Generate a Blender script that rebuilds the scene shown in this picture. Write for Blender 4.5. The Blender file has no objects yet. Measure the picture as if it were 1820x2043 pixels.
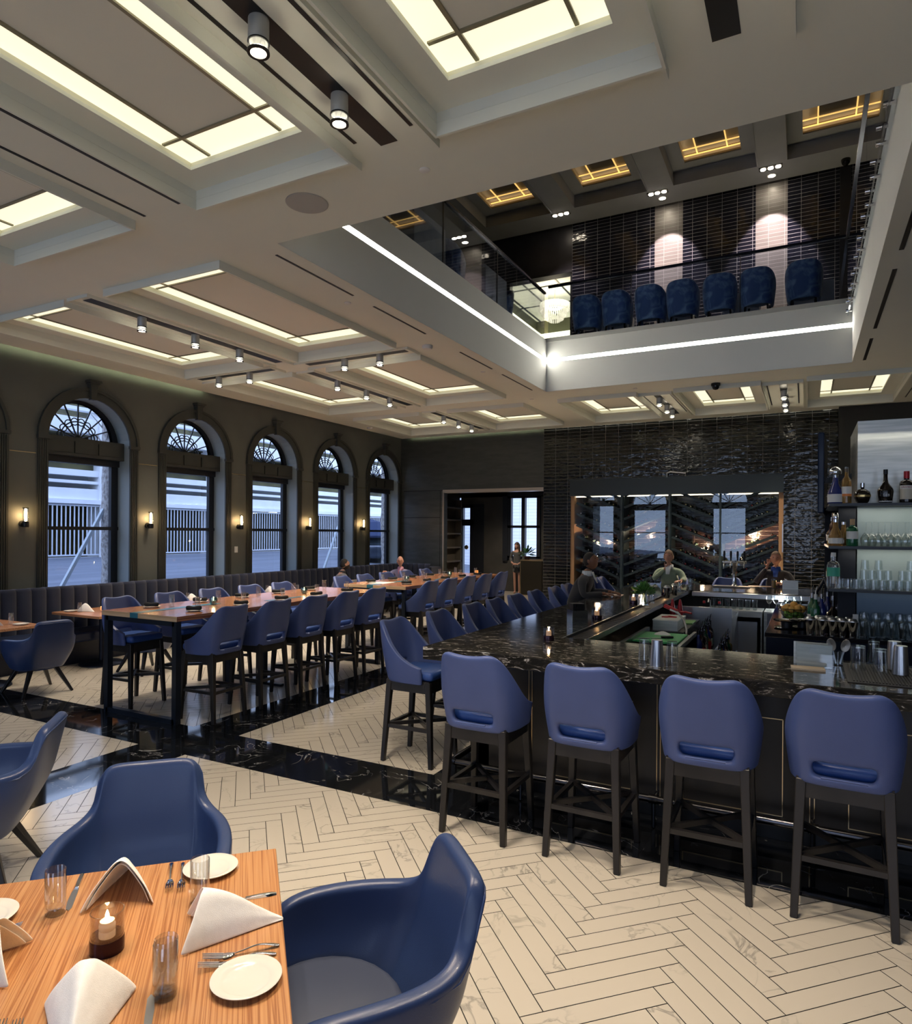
import bpy, bmesh, math, random
from mathutils import Vector, Matrix
random.seed(7)
R = math.radians; PI = math.pi
SC = bpy.context.scene; COL = SC.collection

# ------------------------------------------------------------------ camera
F_PX = 1335.15; YAW = R(27.59); ROLL = R(0.407); CX = 910.0; CY = 1062.14; EYE = 1.92
_fw = Vector((-math.sin(YAW), math.cos(YAW), 0)); _r0 = Vector((math.cos(YAW), math.sin(YAW), 0)); _u0 = Vector((0, 0, 1))
_rt = _r0 * math.cos(ROLL) + _u0 * math.sin(ROLL); _up = _u0 * math.cos(ROLL) - _r0 * math.sin(ROLL)
cam = bpy.data.cameras.new('camera'); co = bpy.data.objects.new('camera', cam); COL.objects.link(co)
M = Matrix((( _rt.x, _up.x, -_fw.x, 0), (_rt.y, _up.y, -_fw.y, 0), (_rt.z, _up.z, -_fw.z, EYE), (0, 0, 0, 1)))
co.matrix_world = M
cam.sensor_fit = 'HORIZONTAL'; cam.sensor_width = 36; cam.lens = F_PX / 1820 * 36
cam.shift_y = (CY - 2043 / 2) / 1820; cam.clip_end = 300; cam.clip_start = 0.05
SC.camera = co

# ------------------------------------------------------------------ view, world, light
SC.view_settings.view_transform = 'Standard'; SC.view_settings.look = 'None'
SC.view_settings.gamma = 1; SC.view_settings.exposure = 0.52; SC.view_settings.use_curve_mapping = False
try:
    SC.cycles.use_denoising = True; SC.cycles.max_bounces = 7; SC.cycles.diffuse_bounces = 3
    SC.cycles.glossy_bounces = 3; SC.cycles.transmission_bounces = 4; SC.cycles.transparent_max_bounces = 12; SC.cycles.adaptive_threshold = 0.03
    SC.cycles.caustics_reflective = False; SC.cycles.caustics_refractive = False
    SC.cycles.sample_clamp_indirect = 4.0; SC.cycles.use_light_tree = True
except Exception: pass
W = bpy.data.worlds.new('dusk_sky'); SC.world = W; W.use_nodes = True
_n = W.node_tree.nodes; _l = W.node_tree.links
for q in list(_n): _n.remove(q)
_o = _n.new('ShaderNodeOutputWorld'); _b = _n.new('ShaderNodeBackground'); _tc = _n.new('ShaderNodeTexCoord')
_s = _n.new('ShaderNodeSeparateXYZ'); _r = _n.new('ShaderNodeValToRGB')
_l.new(_tc.outputs['Generated'], _s.inputs[0]); _l.new(_s.outputs['Z'], _r.inputs[0]); _l.new(_r.outputs[0], _b.inputs[0]); _l.new(_b.outputs[0], _o.inputs[0])
_r.color_ramp.elements[0].color = (0.60, 0.73, 1.0, 1); _r.color_ramp.elements[1].color = (0.42, 0.56, 0.95, 1)
_r.color_ramp.elements[0].position = 0.0; _r.color_ramp.elements[1].position = 0.7
_b.inputs[1].default_value = 2.6
LED_W = 23.0       # strips in the gallery edge
PANEL_W = 1.75      # lit coffer panes
SPOT_W = 125.0      # each cylinder downlight
DAY_W = 1.0

# pixel helpers: a point of the 1820x2043 photograph put on a plane of the place
def _ray(x, y): return _fw + _rt * ((x - CX) / F_PX) - _up * ((y - CY) / F_PX)
def PZ(x, y, z=0.0):
    d = _ray(x, y); t = (z - EYE) / d.z; return Vector((d.x * t, d.y * t, z))
def PX(x, y, X):
    d = _ray(x, y); t = X / d.x; return Vector((X, d.y * t, EYE + d.z * t))
def PY(x, y, Y):
    d = _ray(x, y); t = Y / d.y; return Vector((d.x * t, Y, EYE + d.z * t))

# ------------------------------------------------------------------ materials
MATS = {}
def mat(name, col=(0.5, 0.5, 0.5), rough=0.5, metal=0.0, emis=None, es=0.0, trans=0.0, ior=1.45, coat=0.0, spec=0.5, alpha=1.0, sheen=0.0):
    if name in MATS: return MATS[name]
    m = bpy.data.materials.new(name); m.use_nodes = True; b = m.node_tree.nodes['Principled BSDF']
    b.inputs['Base Color'].default_value = (*col, 1); b.inputs['Roughness'].default_value = rough
    b.inputs['Metallic'].default_value = metal; b.inputs['IOR'].default_value = ior
    b.inputs['Specular IOR Level'].default_value = spec
    b.inputs['Transmission Weight'].default_value = trans; b.inputs['Coat Weight'].default_value = coat
    b.inputs['Sheen Weight'].default_value = sheen
    if emis: b.inputs['Emission Color'].default_value = (*emis, 1); b.inputs['Emission Strength'].default_value = es
    MATS[name] = m; return m
def nt(m): return m.node_tree.nodes, m.node_tree.links, m.node_tree.nodes['Principled BSDF']
def noise_col(m, c1, c2, scale=5.0, detail=3.0, lo=0.35, hi=0.65, stretch=None, bump=0.0, bscale=None, dist=0.0):
    N, L, b = nt(m); tc = N.new('ShaderNodeTexCoord'); mp = N.new('ShaderNodeMapping'); no = N.new('ShaderNodeTexNoise'); cr = N.new('ShaderNodeValToRGB')
    L.new(tc.outputs['Object'], mp.inputs[0]); L.new(mp.outputs[0], no.inputs['Vector']); L.new(no.outputs['Fac'], cr.inputs[0]); L.new(cr.outputs[0], b.inputs['Base Color'])
    if stretch: mp.inputs['Scale'].default_value = stretch
    no.inputs['Scale'].default_value = scale; no.inputs['Detail'].default_value = detail; no.inputs['Distortion'].default_value = dist
    cr.color_ramp.elements[0].position = lo; cr.color_ramp.elements[1].position = hi
    cr.color_ramp.elements[0].color = (*c1, 1); cr.color_ramp.elements[1].color = (*c2, 1)
    if bump:
        n2 = N.new('ShaderNodeTexNoise'); n2.inputs['Scale'].default_value = bscale or scale * 4; L.new(mp.outputs[0], n2.inputs['Vector'])
        bp = N.new('ShaderNodeBump'); bp.inputs['Strength'].default_value = bump; bp.inputs['Distance'].default_value = 0.01
        L.new(n2.outputs['Fac'], bp.inputs['Height']); L.new(bp.outputs[0], b.inputs['Normal'])
    return m
def pane_glass(name, tint=(1, 1, 1), rough=0.0, ior=1.5, gl=(1, 1, 1), base=0.0):
    """a sheet of glass: clear, with the reflection a flat pane gives"""
    m = bpy.data.materials.new(name); m.use_nodes = True; N = m.node_tree.nodes; L = m.node_tree.links
    for q in list(N): N.remove(q)
    o = N.new('ShaderNodeOutputMaterial'); mx = N.new('ShaderNodeMixShader'); t = N.new('ShaderNodeBsdfTransparent'); g = N.new('ShaderNodeBsdfGlossy'); f = N.new('ShaderNodeLayerWeight'); f.inputs[0].default_value = 0.5
    t.inputs[0].default_value = (*tint, 1); g.inputs['Roughness'].default_value = rough; g.inputs['Color'].default_value = (*gl, 1)
    pw = N.new('ShaderNodeMath'); pw.operation = 'POWER'; pw.inputs[1].default_value = 3.2; L.new(f.outputs['Facing'], pw.inputs[0])
    ad = N.new('ShaderNodeMath'); ad.operation = 'ADD'; ad.inputs[1].default_value = base + ((ior - 1) / (ior + 1)) ** 2; ad.use_clamp = True
    L.new(pw.outputs[0], ad.inputs[0]); L.new(ad.outputs[0], mx.inputs[0]); L.new(t.outputs[0], mx.inputs[1]); L.new(g.outputs[0], mx.inputs[2]); L.new(mx.outputs[0], o.inputs[0])
    MATS[name] = m; return m

ceil_m = noise_col(mat('ceiling_plaster', rough=0.9), (0.765, 0.77, 0.68), (0.79, 0.795, 0.70), 1.2)
fascia_m = noise_col(mat('fascia_plaster', rough=0.85), (0.80, 0.80, 0.76), (0.83, 0.83, 0.79), 1.0)
wall_m = noise_col(mat('olive_wall_paint', rough=0.55), (0.096, 0.104, 0.094), (0.11, 0.118, 0.107), 2.0, bump=0.05, bscale=30)
panel_m = noise_col(mat('dark_wall_panel', rough=0.38), (0.035, 0.040, 0.036), (0.05, 0.055, 0.05), 2.5, stretch=(1, 1, 5), bump=0.12, bscale=14)
trim_m = mat('dark_trim_paint', (0.04, 0.043, 0.038), 0.42)
frame_m = mat('window_frame_paint', (0.012, 0.014, 0.018), 0.45)
reveal_m = mat('reveal_paint', (0.24, 0.29, 0.30), 0.5)
black_m = mat('black_metal', (0.012, 0.013, 0.015), 0.4, 0.3)
leg_m = noise_col(mat('black_stained_wood', rough=0.33), (0.010, 0.0095, 0.010), (0.020, 0.018, 0.018), 6, stretch=(1, 1, 0.2))
steel_m = mat('stainless_steel', (0.55, 0.56, 0.58), 0.28, 1.0)
brush_m = noise_col(mat('brushed_steel', rough=0.42, metal=0.85), (0.42, 0.43, 0.40), (0.55, 0.55, 0.51), 3, stretch=(1, 1, 14))
chrome_m = mat('polished_steel', (0.75, 0.75, 0.77), 0.08, 1.0)
brass_m = mat('brass_inlay', (0.62, 0.47, 0.26), 0.28, 1.0)
grey_m = mat('silver_lamp_housing', (0.36, 0.37, 0.37), 0.4, 0.4)
white_m = mat('white_plastic', (0.75, 0.74, 0.70), 0.4)
china_m = mat('glazed_white_china', (0.66, 0.635, 0.58), 0.14, coat=0.2)
linen_m = noise_col(mat('white_linen', rough=0.85, sheen=0.3), (0.86, 0.84, 0.80), (0.90, 0.88, 0.84), 60, bump=0.15, bscale=500)
blacknap_m = mat('black_linen', (0.012, 0.012, 0.013), 0.85)
def vinyl(name, c, c2, rough=0.42):
    return noise_col(mat(name, rough=rough, coat=0.05), c, c2, 3, bump=0.06, bscale=260)
navy_m = vinyl('navy_vinyl', (0.021, 0.038, 0.115), (0.026, 0.046, 0.135), 0.40)
stool_m = vinyl('blue_vinyl', (0.052, 0.082, 0.225), (0.060, 0.092, 0.25), 0.45)
seat_m = vinyl('bright_blue_vinyl', (0.025, 0.07, 0.26), (0.03, 0.08, 0.29), 0.38)
chair_m = vinyl('dining_navy_vinyl', (0.021, 0.040, 0.115), (0.025, 0.047, 0.13), 0.36)
banq_m = noise_col(mat('charcoal_velvet', rough=0.85, sheen=0.12), (0.007, 0.011, 0.030), (0.010, 0.015, 0.037), 4)
velvet_m = noise_col(mat('blue_crushed_velvet', rough=0.5, sheen=0.5), (0.05, 0.11, 0.32), (0.26, 0.42, 0.70), 5, lo=0.42, hi=0.72, detail=5, dist=1.5)
glass_m = pane_glass('clear_glass', (0.95, 0.96, 0.96), 0.0, 1.5, base=0.045)
tglass_m = pane_glass('thin_glass', (0.95, 0.97, 0.97), 0.02, 1.5, base=0.03)
rglass_m = pane_glass('railing_glass', (0.80, 0.84, 0.88), 0.0, 1.52)
wglass_m = pane_glass('window_glass', (0.97, 0.99, 1.0), 0.0, 1.45)
fglass_m = pane_glass('cabinet_glass', (0.90, 0.95, 0.97), 0.0, 1.52, (0.80, 0.90, 1.0), base=0.03)
flame_m = mat('candle_flame', (1, 0.7, 0.3), 0.5, emis=(1.0, 0.62, 0.25), es=60)
bulb_m = mat('warm_bulb', (1, 0.8, 0.5), 0.5, emis=(1.0, 0.66, 0.30), es=22)
lens_m = mat('downlight_lens', (1, 1, 1), 0.5, emis=(1.0, 0.86, 0.66), es=30)
panel_lit_m = mat('lit_coffer_pane', (0.8, 0.76, 0.6), 0.6, emis=(1.0, 0.94, 0.70), es=0.66)
panel_dim_m = mat('centre_coffer_pane', (0.78, 0.76, 0.66), 0.7)
led_m = mat('led_strip', (1, 1, 1), 0.5, emis=(1.0, 0.97, 0.86), es=LED_W)
bar_m = mat('pewter_bar', (0.30, 0.28, 0.20), 0.45, 0.6)

# marble planks: each plank its own veins
marble_m = mat('white_marble_plank', rough=0.16, spec=0.45)
def _marble(m, base, vein, sc, width, island=True, rough=None, wscale=1.6, amt=1.0):
    N, L, b = nt(m); tc = N.new('ShaderNodeTexCoord'); v = tc.outputs['Object']
    if island:
        g = N.new('ShaderNodeNewGeometry'); a = N.new('ShaderNodeVectorMath'); a.operation = 'MULTIPLY_ADD'
        a.inputs[1].default_value = (37, 91, 13); L.new(g.outputs['Random Per Island'], a.inputs[0]); L.new(v, a.inputs[2]); v = a.outputs[0]
    n1 = N.new('ShaderNodeTexNoise'); n1.inputs['Scale'].default_value = sc; n1.inputs['Detail'].default_value = 6; n1.inputs['Distortion'].default_value = 1.4; L.new(v, n1.inputs['Vector'])
    ab = N.new('ShaderNodeMath'); ab.operation = 'SUBTRACT'; ab.inputs[1].default_value = 0.5; L.new(n1.outputs['Fac'], ab.inputs[0])
    a2 = N.new('ShaderNodeMath'); a2.operation = 'ABSOLUTE'; L.new(ab.outputs[0], a2.inputs[0])
    cr = N.new('ShaderNodeValToRGB'); L.new(a2.outputs[0], cr.inputs[0])
    cr.color_ramp.elements[0].position = 0.0; cr.color_ramp.elements[1].position = width
    cr.color_ramp.elements[0].color = (1, 1, 1, 1); cr.color_ramp.elements[1].color = (0, 0, 0, 1)
    n2 = N.new('ShaderNodeTexNoise'); n2.inputs['Scale'].default_value = wscale; n2.inputs['Detail'].default_value = 3; L.new(v, n2.inputs['Vector'])
    c2 = N.new('ShaderNodeValToRGB'); c2.color_ramp.elements[0].position = 0.48; c2.color_ramp.elements[1].position = 0.66; L.new(n2.outputs['Fac'], c2.inputs[0])
    mu = N.new('ShaderNodeMath'); mu.operation = 'MULTIPLY'; L.new(cr.outputs[0], mu.inputs[0]); L.new(c2.outputs[0], mu.inputs[1])
    m3 = N.new('ShaderNodeMath'); m3.operation = 'MULTIPLY'; m3.inputs[1].default_value = amt; L.new(mu.outputs[0], m3.inputs[0])
    mx = N.new('ShaderNodeMix'); mx.data_type = 'RGBA'; L.new(m3.outputs[0], mx.inputs[0])
    mx.inputs[6].default_value = (*base, 1); mx.inputs[7].default_value = (*vein, 1)
    L.new(mx.outputs[2], b.inputs['Base Color'])
_marble(marble_m, (0.55, 0.505, 0.43), (0.25, 0.235, 0.21), 3.2, 0.022, amt=0.85)
grout_m = mat('dark_grout', (0.018, 0.016, 0.014), 0.8)
bmarble_m = mat('black_marble_tile', rough=0.05, spec=0.5); _marble(bmarble_m, (0.007, 0.008, 0.010), (0.55, 0.55, 0.56), 2.6, 0.007, amt=0.9, wscale=3.0)
granite_m = mat('veined_black_granite', rough=0.09, spec=0.45)
def _granite(m):
    N, L, b = nt(m); tc = N.new('ShaderNodeTexCoord'); mp = N.new('ShaderNodeMapping'); mp.inputs['Scale'].default_value = (1.0, 4.2, 3.4); mp.inputs['Rotation'].default_value = (0, 0, 0.5)
    L.new(tc.outputs['Object'], mp.inputs[0])
    n = N.new('ShaderNodeTexNoise'); n.inputs['Scale'].default_value = 7; n.inputs['Detail'].default_value = 9; n.inputs['Roughness'].default_value = 0.68; n.inputs['Distortion'].default_value = 2.2; L.new(mp.outputs[0], n.inputs['Vector'])
    c = N.new('ShaderNodeValToRGB'); L.new(n.outputs['Fac'], c.inputs[0]); e = c.color_ramp.elements
    e[0].position = 0.49; e[0].color = (0.014, 0.0135, 0.012, 1); e[1].position = 0.67; e[1].color = (0.68, 0.65, 0.60, 1)
    x = c.color_ramp.elements.new(0.585); x.color = (0.045, 0.04, 0.034, 1)
    L.new(c.outputs[0], b.inputs['Base Color'])
_granite(granite_m)
# glossy hand-made tiles on a wall standing along X
def tile_mat(name, c1, c2, mortar, w=0.311, h=0.0812, z0=0.0, x0=0.0, rough=0.10, bump=0.35, wav=9, msize=0.0035):
    m = mat(name, rough=rough, spec=0.6); N, L, b = nt(m); tc = N.new('ShaderNodeTexCoord'); s = N.new('ShaderNodeSeparateXYZ'); c = N.new('ShaderNodeCombineXYZ')
    L.new(tc.outputs['Object'], s.inputs[0]); L.new(s.outputs['X'], c.inputs[0]); L.new(s.outputs['Z'], c.inputs[1])
    mp = N.new('ShaderNodeMapping'); mp.inputs['Location'].default_value = (-x0, -z0, 0); L.new(c.outputs[0], mp.inputs[0])
    br = N.new('ShaderNodeTexBrick'); br.offset = 0; br.squash = 1; L.new(mp.outputs[0], br.inputs['Vector'])
    br.inputs['Color1'].default_value = (*c1, 1); br.inputs['Color2'].default_value = (*c2, 1); br.inputs['Mortar'].default_value = (*mortar, 1)
    br.inputs['Scale'].default_value = 1; br.inputs['Brick Width'].default_value = w; br.inputs['Row Height'].default_value = h; br.inputs['Mortar Size'].default_value = msize; br.inputs['Mortar Smooth'].default_value = 0.1
    L.new(br.outputs['Color'], b.inputs['Base Color'])
    mr = N.new('ShaderNodeMapRange'); mr.inputs[3].default_value = rough; mr.inputs[4].default_value = 0.6; L.new(br.outputs['Fac'], mr.inputs[0]); L.new(mr.outputs[0], b.inputs['Roughness'])
    no = N.new('ShaderNodeTexNoise'); no.inputs['Scale'].default_value = wav; no.inputs['Detail'].default_value = 2; mp2 = N.new('ShaderNodeMapping'); mp2.inputs['Scale'].default_value = (1, 1, 2.2); L.new(tc.outputs['Object'], mp2.inputs[0]); L.new(mp2.outputs[0], no.inputs['Vector'])
    bp = N.new('ShaderNodeBump'); bp.inputs['Strength'].default_value = bump; bp.inputs['Distance'].default_value = 0.02; L.new(no.outputs['Fac'], bp.inputs['Height'])
    L.new(bp.outputs[0], b.inputs['Normal']); return m
tile_m = tile_mat('black_glazed_tile', (0.005, 0.006, 0.006), (0.007, 0.008, 0.008), (0.13, 0.126, 0.12), x0=-5.80, bump=0.5, msize=0.003, wav=4.5)
tile_up_m = tile_mat('navy_glazed_tile', (0.010, 0.011, 0.020), (0.013, 0.014, 0.024), (0.36, 0.35, 0.36), x0=-5.10, msize=0.004, wav=4)
tile_lt_m = tile_mat('pale_pilaster_tile', (0.20, 0.185, 0.18), (0.24, 0.22, 0.215), (0.5, 0.48, 0.47), x0=-5.10, rough=0.3, bump=0.1)
# wood
def wood_mat(name, c1, c2, c3, ax=0, rough=0.3, sc=1.0, coat=0.2):
    m = mat(name, rough=rough, coat=coat); N, L, b = nt(m); tc = N.new('ShaderNodeTexCoord'); mp = N.new('ShaderNodeMapping')
    s = [14, 14, 14]; s[ax] = 0.45 / sc; mp.inputs['Scale'].default_value = [q * sc for q in s]; L.new(tc.outputs['Object'], mp.inputs[0])
    n = N.new('ShaderNodeTexNoise'); n.inputs['Scale'].default_value = 1.0; n.inputs['Detail'].default_value = 3; n.inputs['Distortion'].default_value = 0.3; L.new(mp.outputs[0], n.inputs['Vector'])
    mm = N.new('ShaderNodeMath'); mm.operation = 'MULTIPLY'; mm.inputs[1].default_value = 9; L.new(n.outputs['Fac'], mm.inputs[0])
    fr = N.new('ShaderNodeMath'); fr.operation = 'PINGPONG'; fr.inputs[1].default_value = 0.5; L.new(mm.outputs[0], fr.inputs[0])
    c = N.new('ShaderNodeValToRGB'); L.new(fr.outputs[0], c.inputs[0]); e = c.color_ramp.elements
    e[0].position = 0.0; e[0].color = (*c1, 1); e[1].position = 0.5; e[1].color = (*c3, 1); x = e.new(0.22); x.color = (*c2, 1)
    L.new(c.outputs[0], b.inputs['Base Color']); return m
pine_m = wood_mat('honey_pine', (0.28, 0.105, 0.036), (0.42, 0.19, 0.072), (0.50, 0.255, 0.105), ax=0, rough=0.32, sc=2.4)
walnut_m = wood_mat('red_walnut', (0.24, 0.085, 0.035), (0.34, 0.135, 0.06), (0.48, 0.23, 0.11), ax=1, rough=0.25, sc=0.8)
smallwood_m = wood_mat('small_table_wood', (0.34, 0.14, 0.06), (0.42, 0.19, 0.09), (0.50, 0.26, 0.13), ax=0, rough=0.3)
blond_m = wood_mat('blond_board', (0.48, 0.31, 0.17), (0.56, 0.38, 0.21), (0.62, 0.44, 0.27), ax=0, rough=0.4)
teal_m = mat('teal_resin_inlay', (0.03, 0.14, 0.20), 0.3)

# ------------------------------------------------------------------ mesh builder
class MB:
    def __init__(s): s.v = []; s.f = []; s.mi = []
    def add(s, vs, fs, mi=0):
        o = len(s.v); s.v += [tuple(q) for q in vs]; s.f += [tuple(i + o for i in f) for f in fs]; s.mi += [mi] * len(fs); return s
    def box(s, x0, y0, z0, x1, y1, z1, mi=0, M=None):
        v = [Vector(p) for p in ((x0, y0, z0), (x1, y0, z0), (x1, y1, z0), (x0, y1, z0), (x0, y0, z1), (x1, y0, z1), (x1, y1, z1), (x0, y1, z1))]
        if M: v = [M @ p for p in v]
        return s.add(v, [(0, 3, 2, 1), (4, 5, 6, 7), (0, 1, 5, 4), (1, 2, 6, 5), (2, 3, 7, 6), (3, 0, 4, 7)], mi)
    def prism(s, pts, z0, z1, mi=0):
        n = len(pts); s.add([(x, y, z0) for x, y in pts] + [(x, y, z1) for x, y in pts], [tuple(range(n))[::-1], tuple(range(n, 2 * n))] + [(i, (i + 1) % n, (i + 1) % n + n, i + n) for i in range(n)], mi); return s
    def bar(s, a, b, w=0.03, w2=None, h=None, mi=0, up=(0, 0, 1)):
        """four-sided bar from a to b, tapering from w to w2"""
        a = Vector(a); b = Vector(b); d = (b - a).normalized(); u = Vector(up)
        if abs(d.dot(u)) > 0.95: u = Vector((0, 1, 0))
        x = d.cross(u).normalized(); y = x.cross(d).normalized(); w2 = w if w2 is None else w2; h = h or w; h2 = h * w2 / w
        v = []
        for p, ww, hh in ((a, w, h), (b, w2, h2)):
            for i, j in ((-1, -1), (1, -1), (1, 1), (-1, 1)): v.append(p + x * i * ww / 2 + y * j * hh / 2)
        return s.add(v, [(3, 2, 1, 0), (4, 5, 6, 7), (0, 1, 5, 4), (1, 2, 6, 5), (2, 3, 7, 6), (3, 0, 4, 7)], mi)
    def tube(s, pts, r=0.01, n=8, mi=0, cap=True):
        pts = [Vector(p) for p in pts]; rs = r if isinstance(r, (list, tuple)) else [r] * len(pts); v = []; f = []; pu = None
        for i, p in enumerate(pts):
            d = (pts[min(i + 1, len(pts) - 1)] - pts[max(i - 1, 0)]).normalized()
            u = pu if pu is not None else (Vector((0, 0, 1)) if abs(d.z) < 0.9 else Vector((1, 0, 0)))
            x = d.cross(u).normalized(); y = x.cross(d).normalized(); pu = y
            for k in range(n): a = 2 * PI * k / n; v.append(p + (x * math.cos(a) + y * math.sin(a)) * rs[i])
        for i in range(len(pts) - 1):
            for k in range(n): k2 = (k + 1) % n; f.append((i * n + k, i * n + k2, (i + 1) * n + k2, (i + 1) * n + k))
        if cap: f.append(tuple(range(n))); f.append(tuple(range((len(pts) - 1) * n, len(pts) * n))[::-1])
        return s.add(v, f, mi)
    def lathe(s, prof, n=24, c=(0, 0, 0), mi=0, close=False, M=None):
        """prof: (radius, z) pairs; points of radius 0 close the shape"""
        v = []; f = []; rows = []
        for r, z in prof:
            if r < 1e-6: rows.append([len(v)]); v.append(Vector((c[0], c[1], c[2] + z)))
            else:
                rows.append(list(range(len(v), len(v) + n)))
                for k in range(n): a = 2 * PI * k / n; v.append(Vector((c[0] + r * math.cos(a), c[1] + r * math.sin(a), c[2] + z)))
        for i in range(len(rows) - 1 + (1 if close else 0)):
            A = rows[i]; B = rows[(i + 1) % len(rows)]
            for k in range(n):
                k2 = (k + 1) % n
                if len(A) == 1 and len(B) == 1: continue
                if len(A) == 1: f.append((A[0], B[k2], B[k]))
                elif len(B) == 1: f.append((A[k], A[k2], B[0]))
                else: f.append((A[k], A[k2], B[k2], B[k]))
        if M: v = [M @ p for p in v]
        return s.add(v, f, mi)
    def ring(s, x0, x1, y0, y1, z0, z1, t, mi=0):
        s.box(x0, y0, z0, x1, y0 + t, z1, mi); s.box(x0, y1 - t, z0, x1, y1, z1, mi)
        s.box(x0, y0 + t, z0, x0 + t, y1 - t, z1, mi); s.box(x1 - t, y0 + t, z0, x1, y1 - t, z1, mi); return s
    def mesh(s, name, mats, smooth=0):
        me = bpy.data.meshes.new(name); me.from_pydata([tuple(p) for p in s.v], [], s.f)
        for m in (mats if isinstance(mats, (list, tuple)) else [mats]): me.materials.append(m)
        me.polygons.foreach_set('material_index', s.mi)
        b = bmesh.new(); b.from_mesh(me); bmesh.ops.recalc_face_normals(b, faces=b.faces)
        if smooth:
            for fc in b.faces: fc.smooth = True
            for e in b.edges:
                if len(e.link_faces) == 2 and e.calc_face_angle(0) > R(smooth): e.smooth = False
        b.to_mesh(me); b.free(); me.update(); return me
    def build(s, name, mats, parent=None, smooth=0, loc=None, rz=0, bevel=0, sub=0, solid=0, bseg=2):
        o = bpy.data.objects.new(name, s.mesh(name, mats, smooth)); COL.objects.link(o)
        if parent: o.parent = parent
        if loc is not None: o.location = loc
        o.rotation_euler = (0, 0, rz)
        if solid or bevel or sub:
            if solid: q = o.modifiers.new('s', 'SOLIDIFY'); q.thickness = solid; q.offset = 0
            if bevel: q = o.modifiers.new('b', 'BEVEL'); q.width = bevel; q.segments = bseg; q.limit_method = 'ANGLE'; q.angle_limit = R(40)
            if sub: q = o.modifiers.new('u', 'SUBSURF'); q.levels = sub; q.render_levels = sub
            bake(o)
            if bevel or sub:
                for p in o.data.polygons: p.use_smooth = True
                if bevel and not sub: o.data.set_sharp_from_angle(angle=R(15 if bseg <= 2 else 35))
        return o
def bake(o):
    dg = bpy.context.evaluated_depsgraph_get(); dg.update()
    me = bpy.data.meshes.new_from_object(o.evaluated_get(dg)); old = o.data; o.modifiers.clear(); o.data = me; me.name = o.name
    if old.users == 0: bpy.data.meshes.remove(old)
def tag(o, label=None, cat=None, group=None, kind=None):
    if label: o['label'] = label
    if cat: o['category'] = cat
    if group: o['group'] = group
    if kind: o['kind'] = kind
    return o
def thing(name, label, cat, loc=(0, 0, 0), rz=0, group=None):
    o = bpy.data.objects.new(name, None); COL.objects.link(o); o.empty_display_size = 0.05
    o.location = loc; o.rotation_euler = (0, 0, rz); return tag(o, label, cat, group)
def struct(mb, name, m, smooth=0, **k):
    return tag(mb.build(name, m, None, smooth, **k), kind='structure')
KIDS = {}
def kids(o): return [c for c in bpy.data.objects if c.parent == o]
def dup(root, loc, rz=0, label=None, group=None, sc=None):
    """a copy of a thing with copies of its parts and sub-parts"""
    if root.name not in KIDS: KIDS[root.name] = [(c, kids(c)) for c in kids(root)]
    r = root.copy(); COL.objects.link(r); r.location = loc; r.rotation_euler = (0, 0, rz)
    if sc: r.scale = (sc, sc, sc) if not isinstance(sc, tuple) else sc
    if label: r['label'] = label
    if group: r['group'] = group
    for c, gs in KIDS[root.name]:
        d = c.copy(); COL.objects.link(d); d.parent = r
        for g in gs: e = g.copy(); COL.objects.link(e); e.parent = d
    return r
class Kit:
    """first use moves the original, later uses copy it"""
    def __init__(s, root): s.r = root; s.used = False
    def put(s, loc, rz=0, label=None, group=None, sc=None):
        if not s.used:
            s.used = True; KIDS[s.r.name] = [(c, kids(c)) for c in kids(s.r)]; s.src = s.r
            s.r.location = loc; s.r.rotation_euler = (0, 0, rz)
            if sc: s.r.scale = (sc, sc, sc) if not isinstance(sc, tuple) else sc
            if label: s.r['label'] = label
            if group: s.r['group'] = group
            return s.r
        return dup(s.r, loc, rz, label, group, sc or (1, 1, 1))
def light(name, kind, loc, power, col, parent=None, **k):
    l = bpy.data.lights.new(name, kind); l.energy = power; l.color = col; o = bpy.data.objects.new(name, l); COL.objects.link(o); o.location = loc
    if parent: o.parent = parent
    for a, b in k.items(): setattr(l, a, b)
    return o
NTH = ['first', 'second', 'third', 'fourth', 'fifth', 'sixth', 'seventh', 'eighth', 'ninth', 'tenth', 'eleventh', 'twelfth', 'thirteenth', 'fourteenth', 'fifteenth', 'sixteenth', 'seventeenth', 'eighteenth', 'nineteenth', 'twentieth']
# ================================================================== THE SETTING
# floor: herringbone planks cut around the black marble bands
XB = (4.01, 4.62); YB = (-5.30, -4.70)
FX0, FX1, FY0, FY1 = -9.98, 4.6, -1.6, 15.8
bands = [(FX0, FX1, XB[0], XB[1]), (YB[0], YB[1], FY0, XB[0]), (YB[0], YB[1], XB[1], FY1), (-2.60, -2.0, XB[1], 12.6), (-2.0, FX1, 4.62, 5.2)]
zones = [(FX0, YB[0], FY0, XB[0]), (YB[1], FX1, FY0, XB[0]), (FX0, YB[0], XB[1], FY1), (YB[1], -2.60, XB[1], FY1), (-2.60, FX1, 12.6, FY1), (-2.0, FX1, 5.2, 12.6)]
def clip(poly, ax, lim, keep):
    out = []
    for i, p in enumerate(poly):
        q = poly[(i + 1) % len(poly)]; a = (p[ax] - lim) * keep; b = (q[ax] - lim) * keep
        if a >= 0: out.append(p)
        if (a > 0 and b < 0) or (a < 0 and b > 0):
            t = a / (a - b); out.append((p[0] + (q[0] - p[0]) * t, p[1] + (q[1] - p[1]) * t))
    return out
fl = MB(); WD, LN, G = 0.1035, 0.611, 0.0023; S2 = math.sqrt(0.5)
fl.add([(-12, FY0, -0.004), (FX1, FY0, -0.004), (FX1, 21.5, -0.004), (-12, 21.5, -0.004)], [(0, 1, 2, 3)], 1)
def uvxy(u, v): return ((u - v) * S2, (u + v) * S2)
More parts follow.
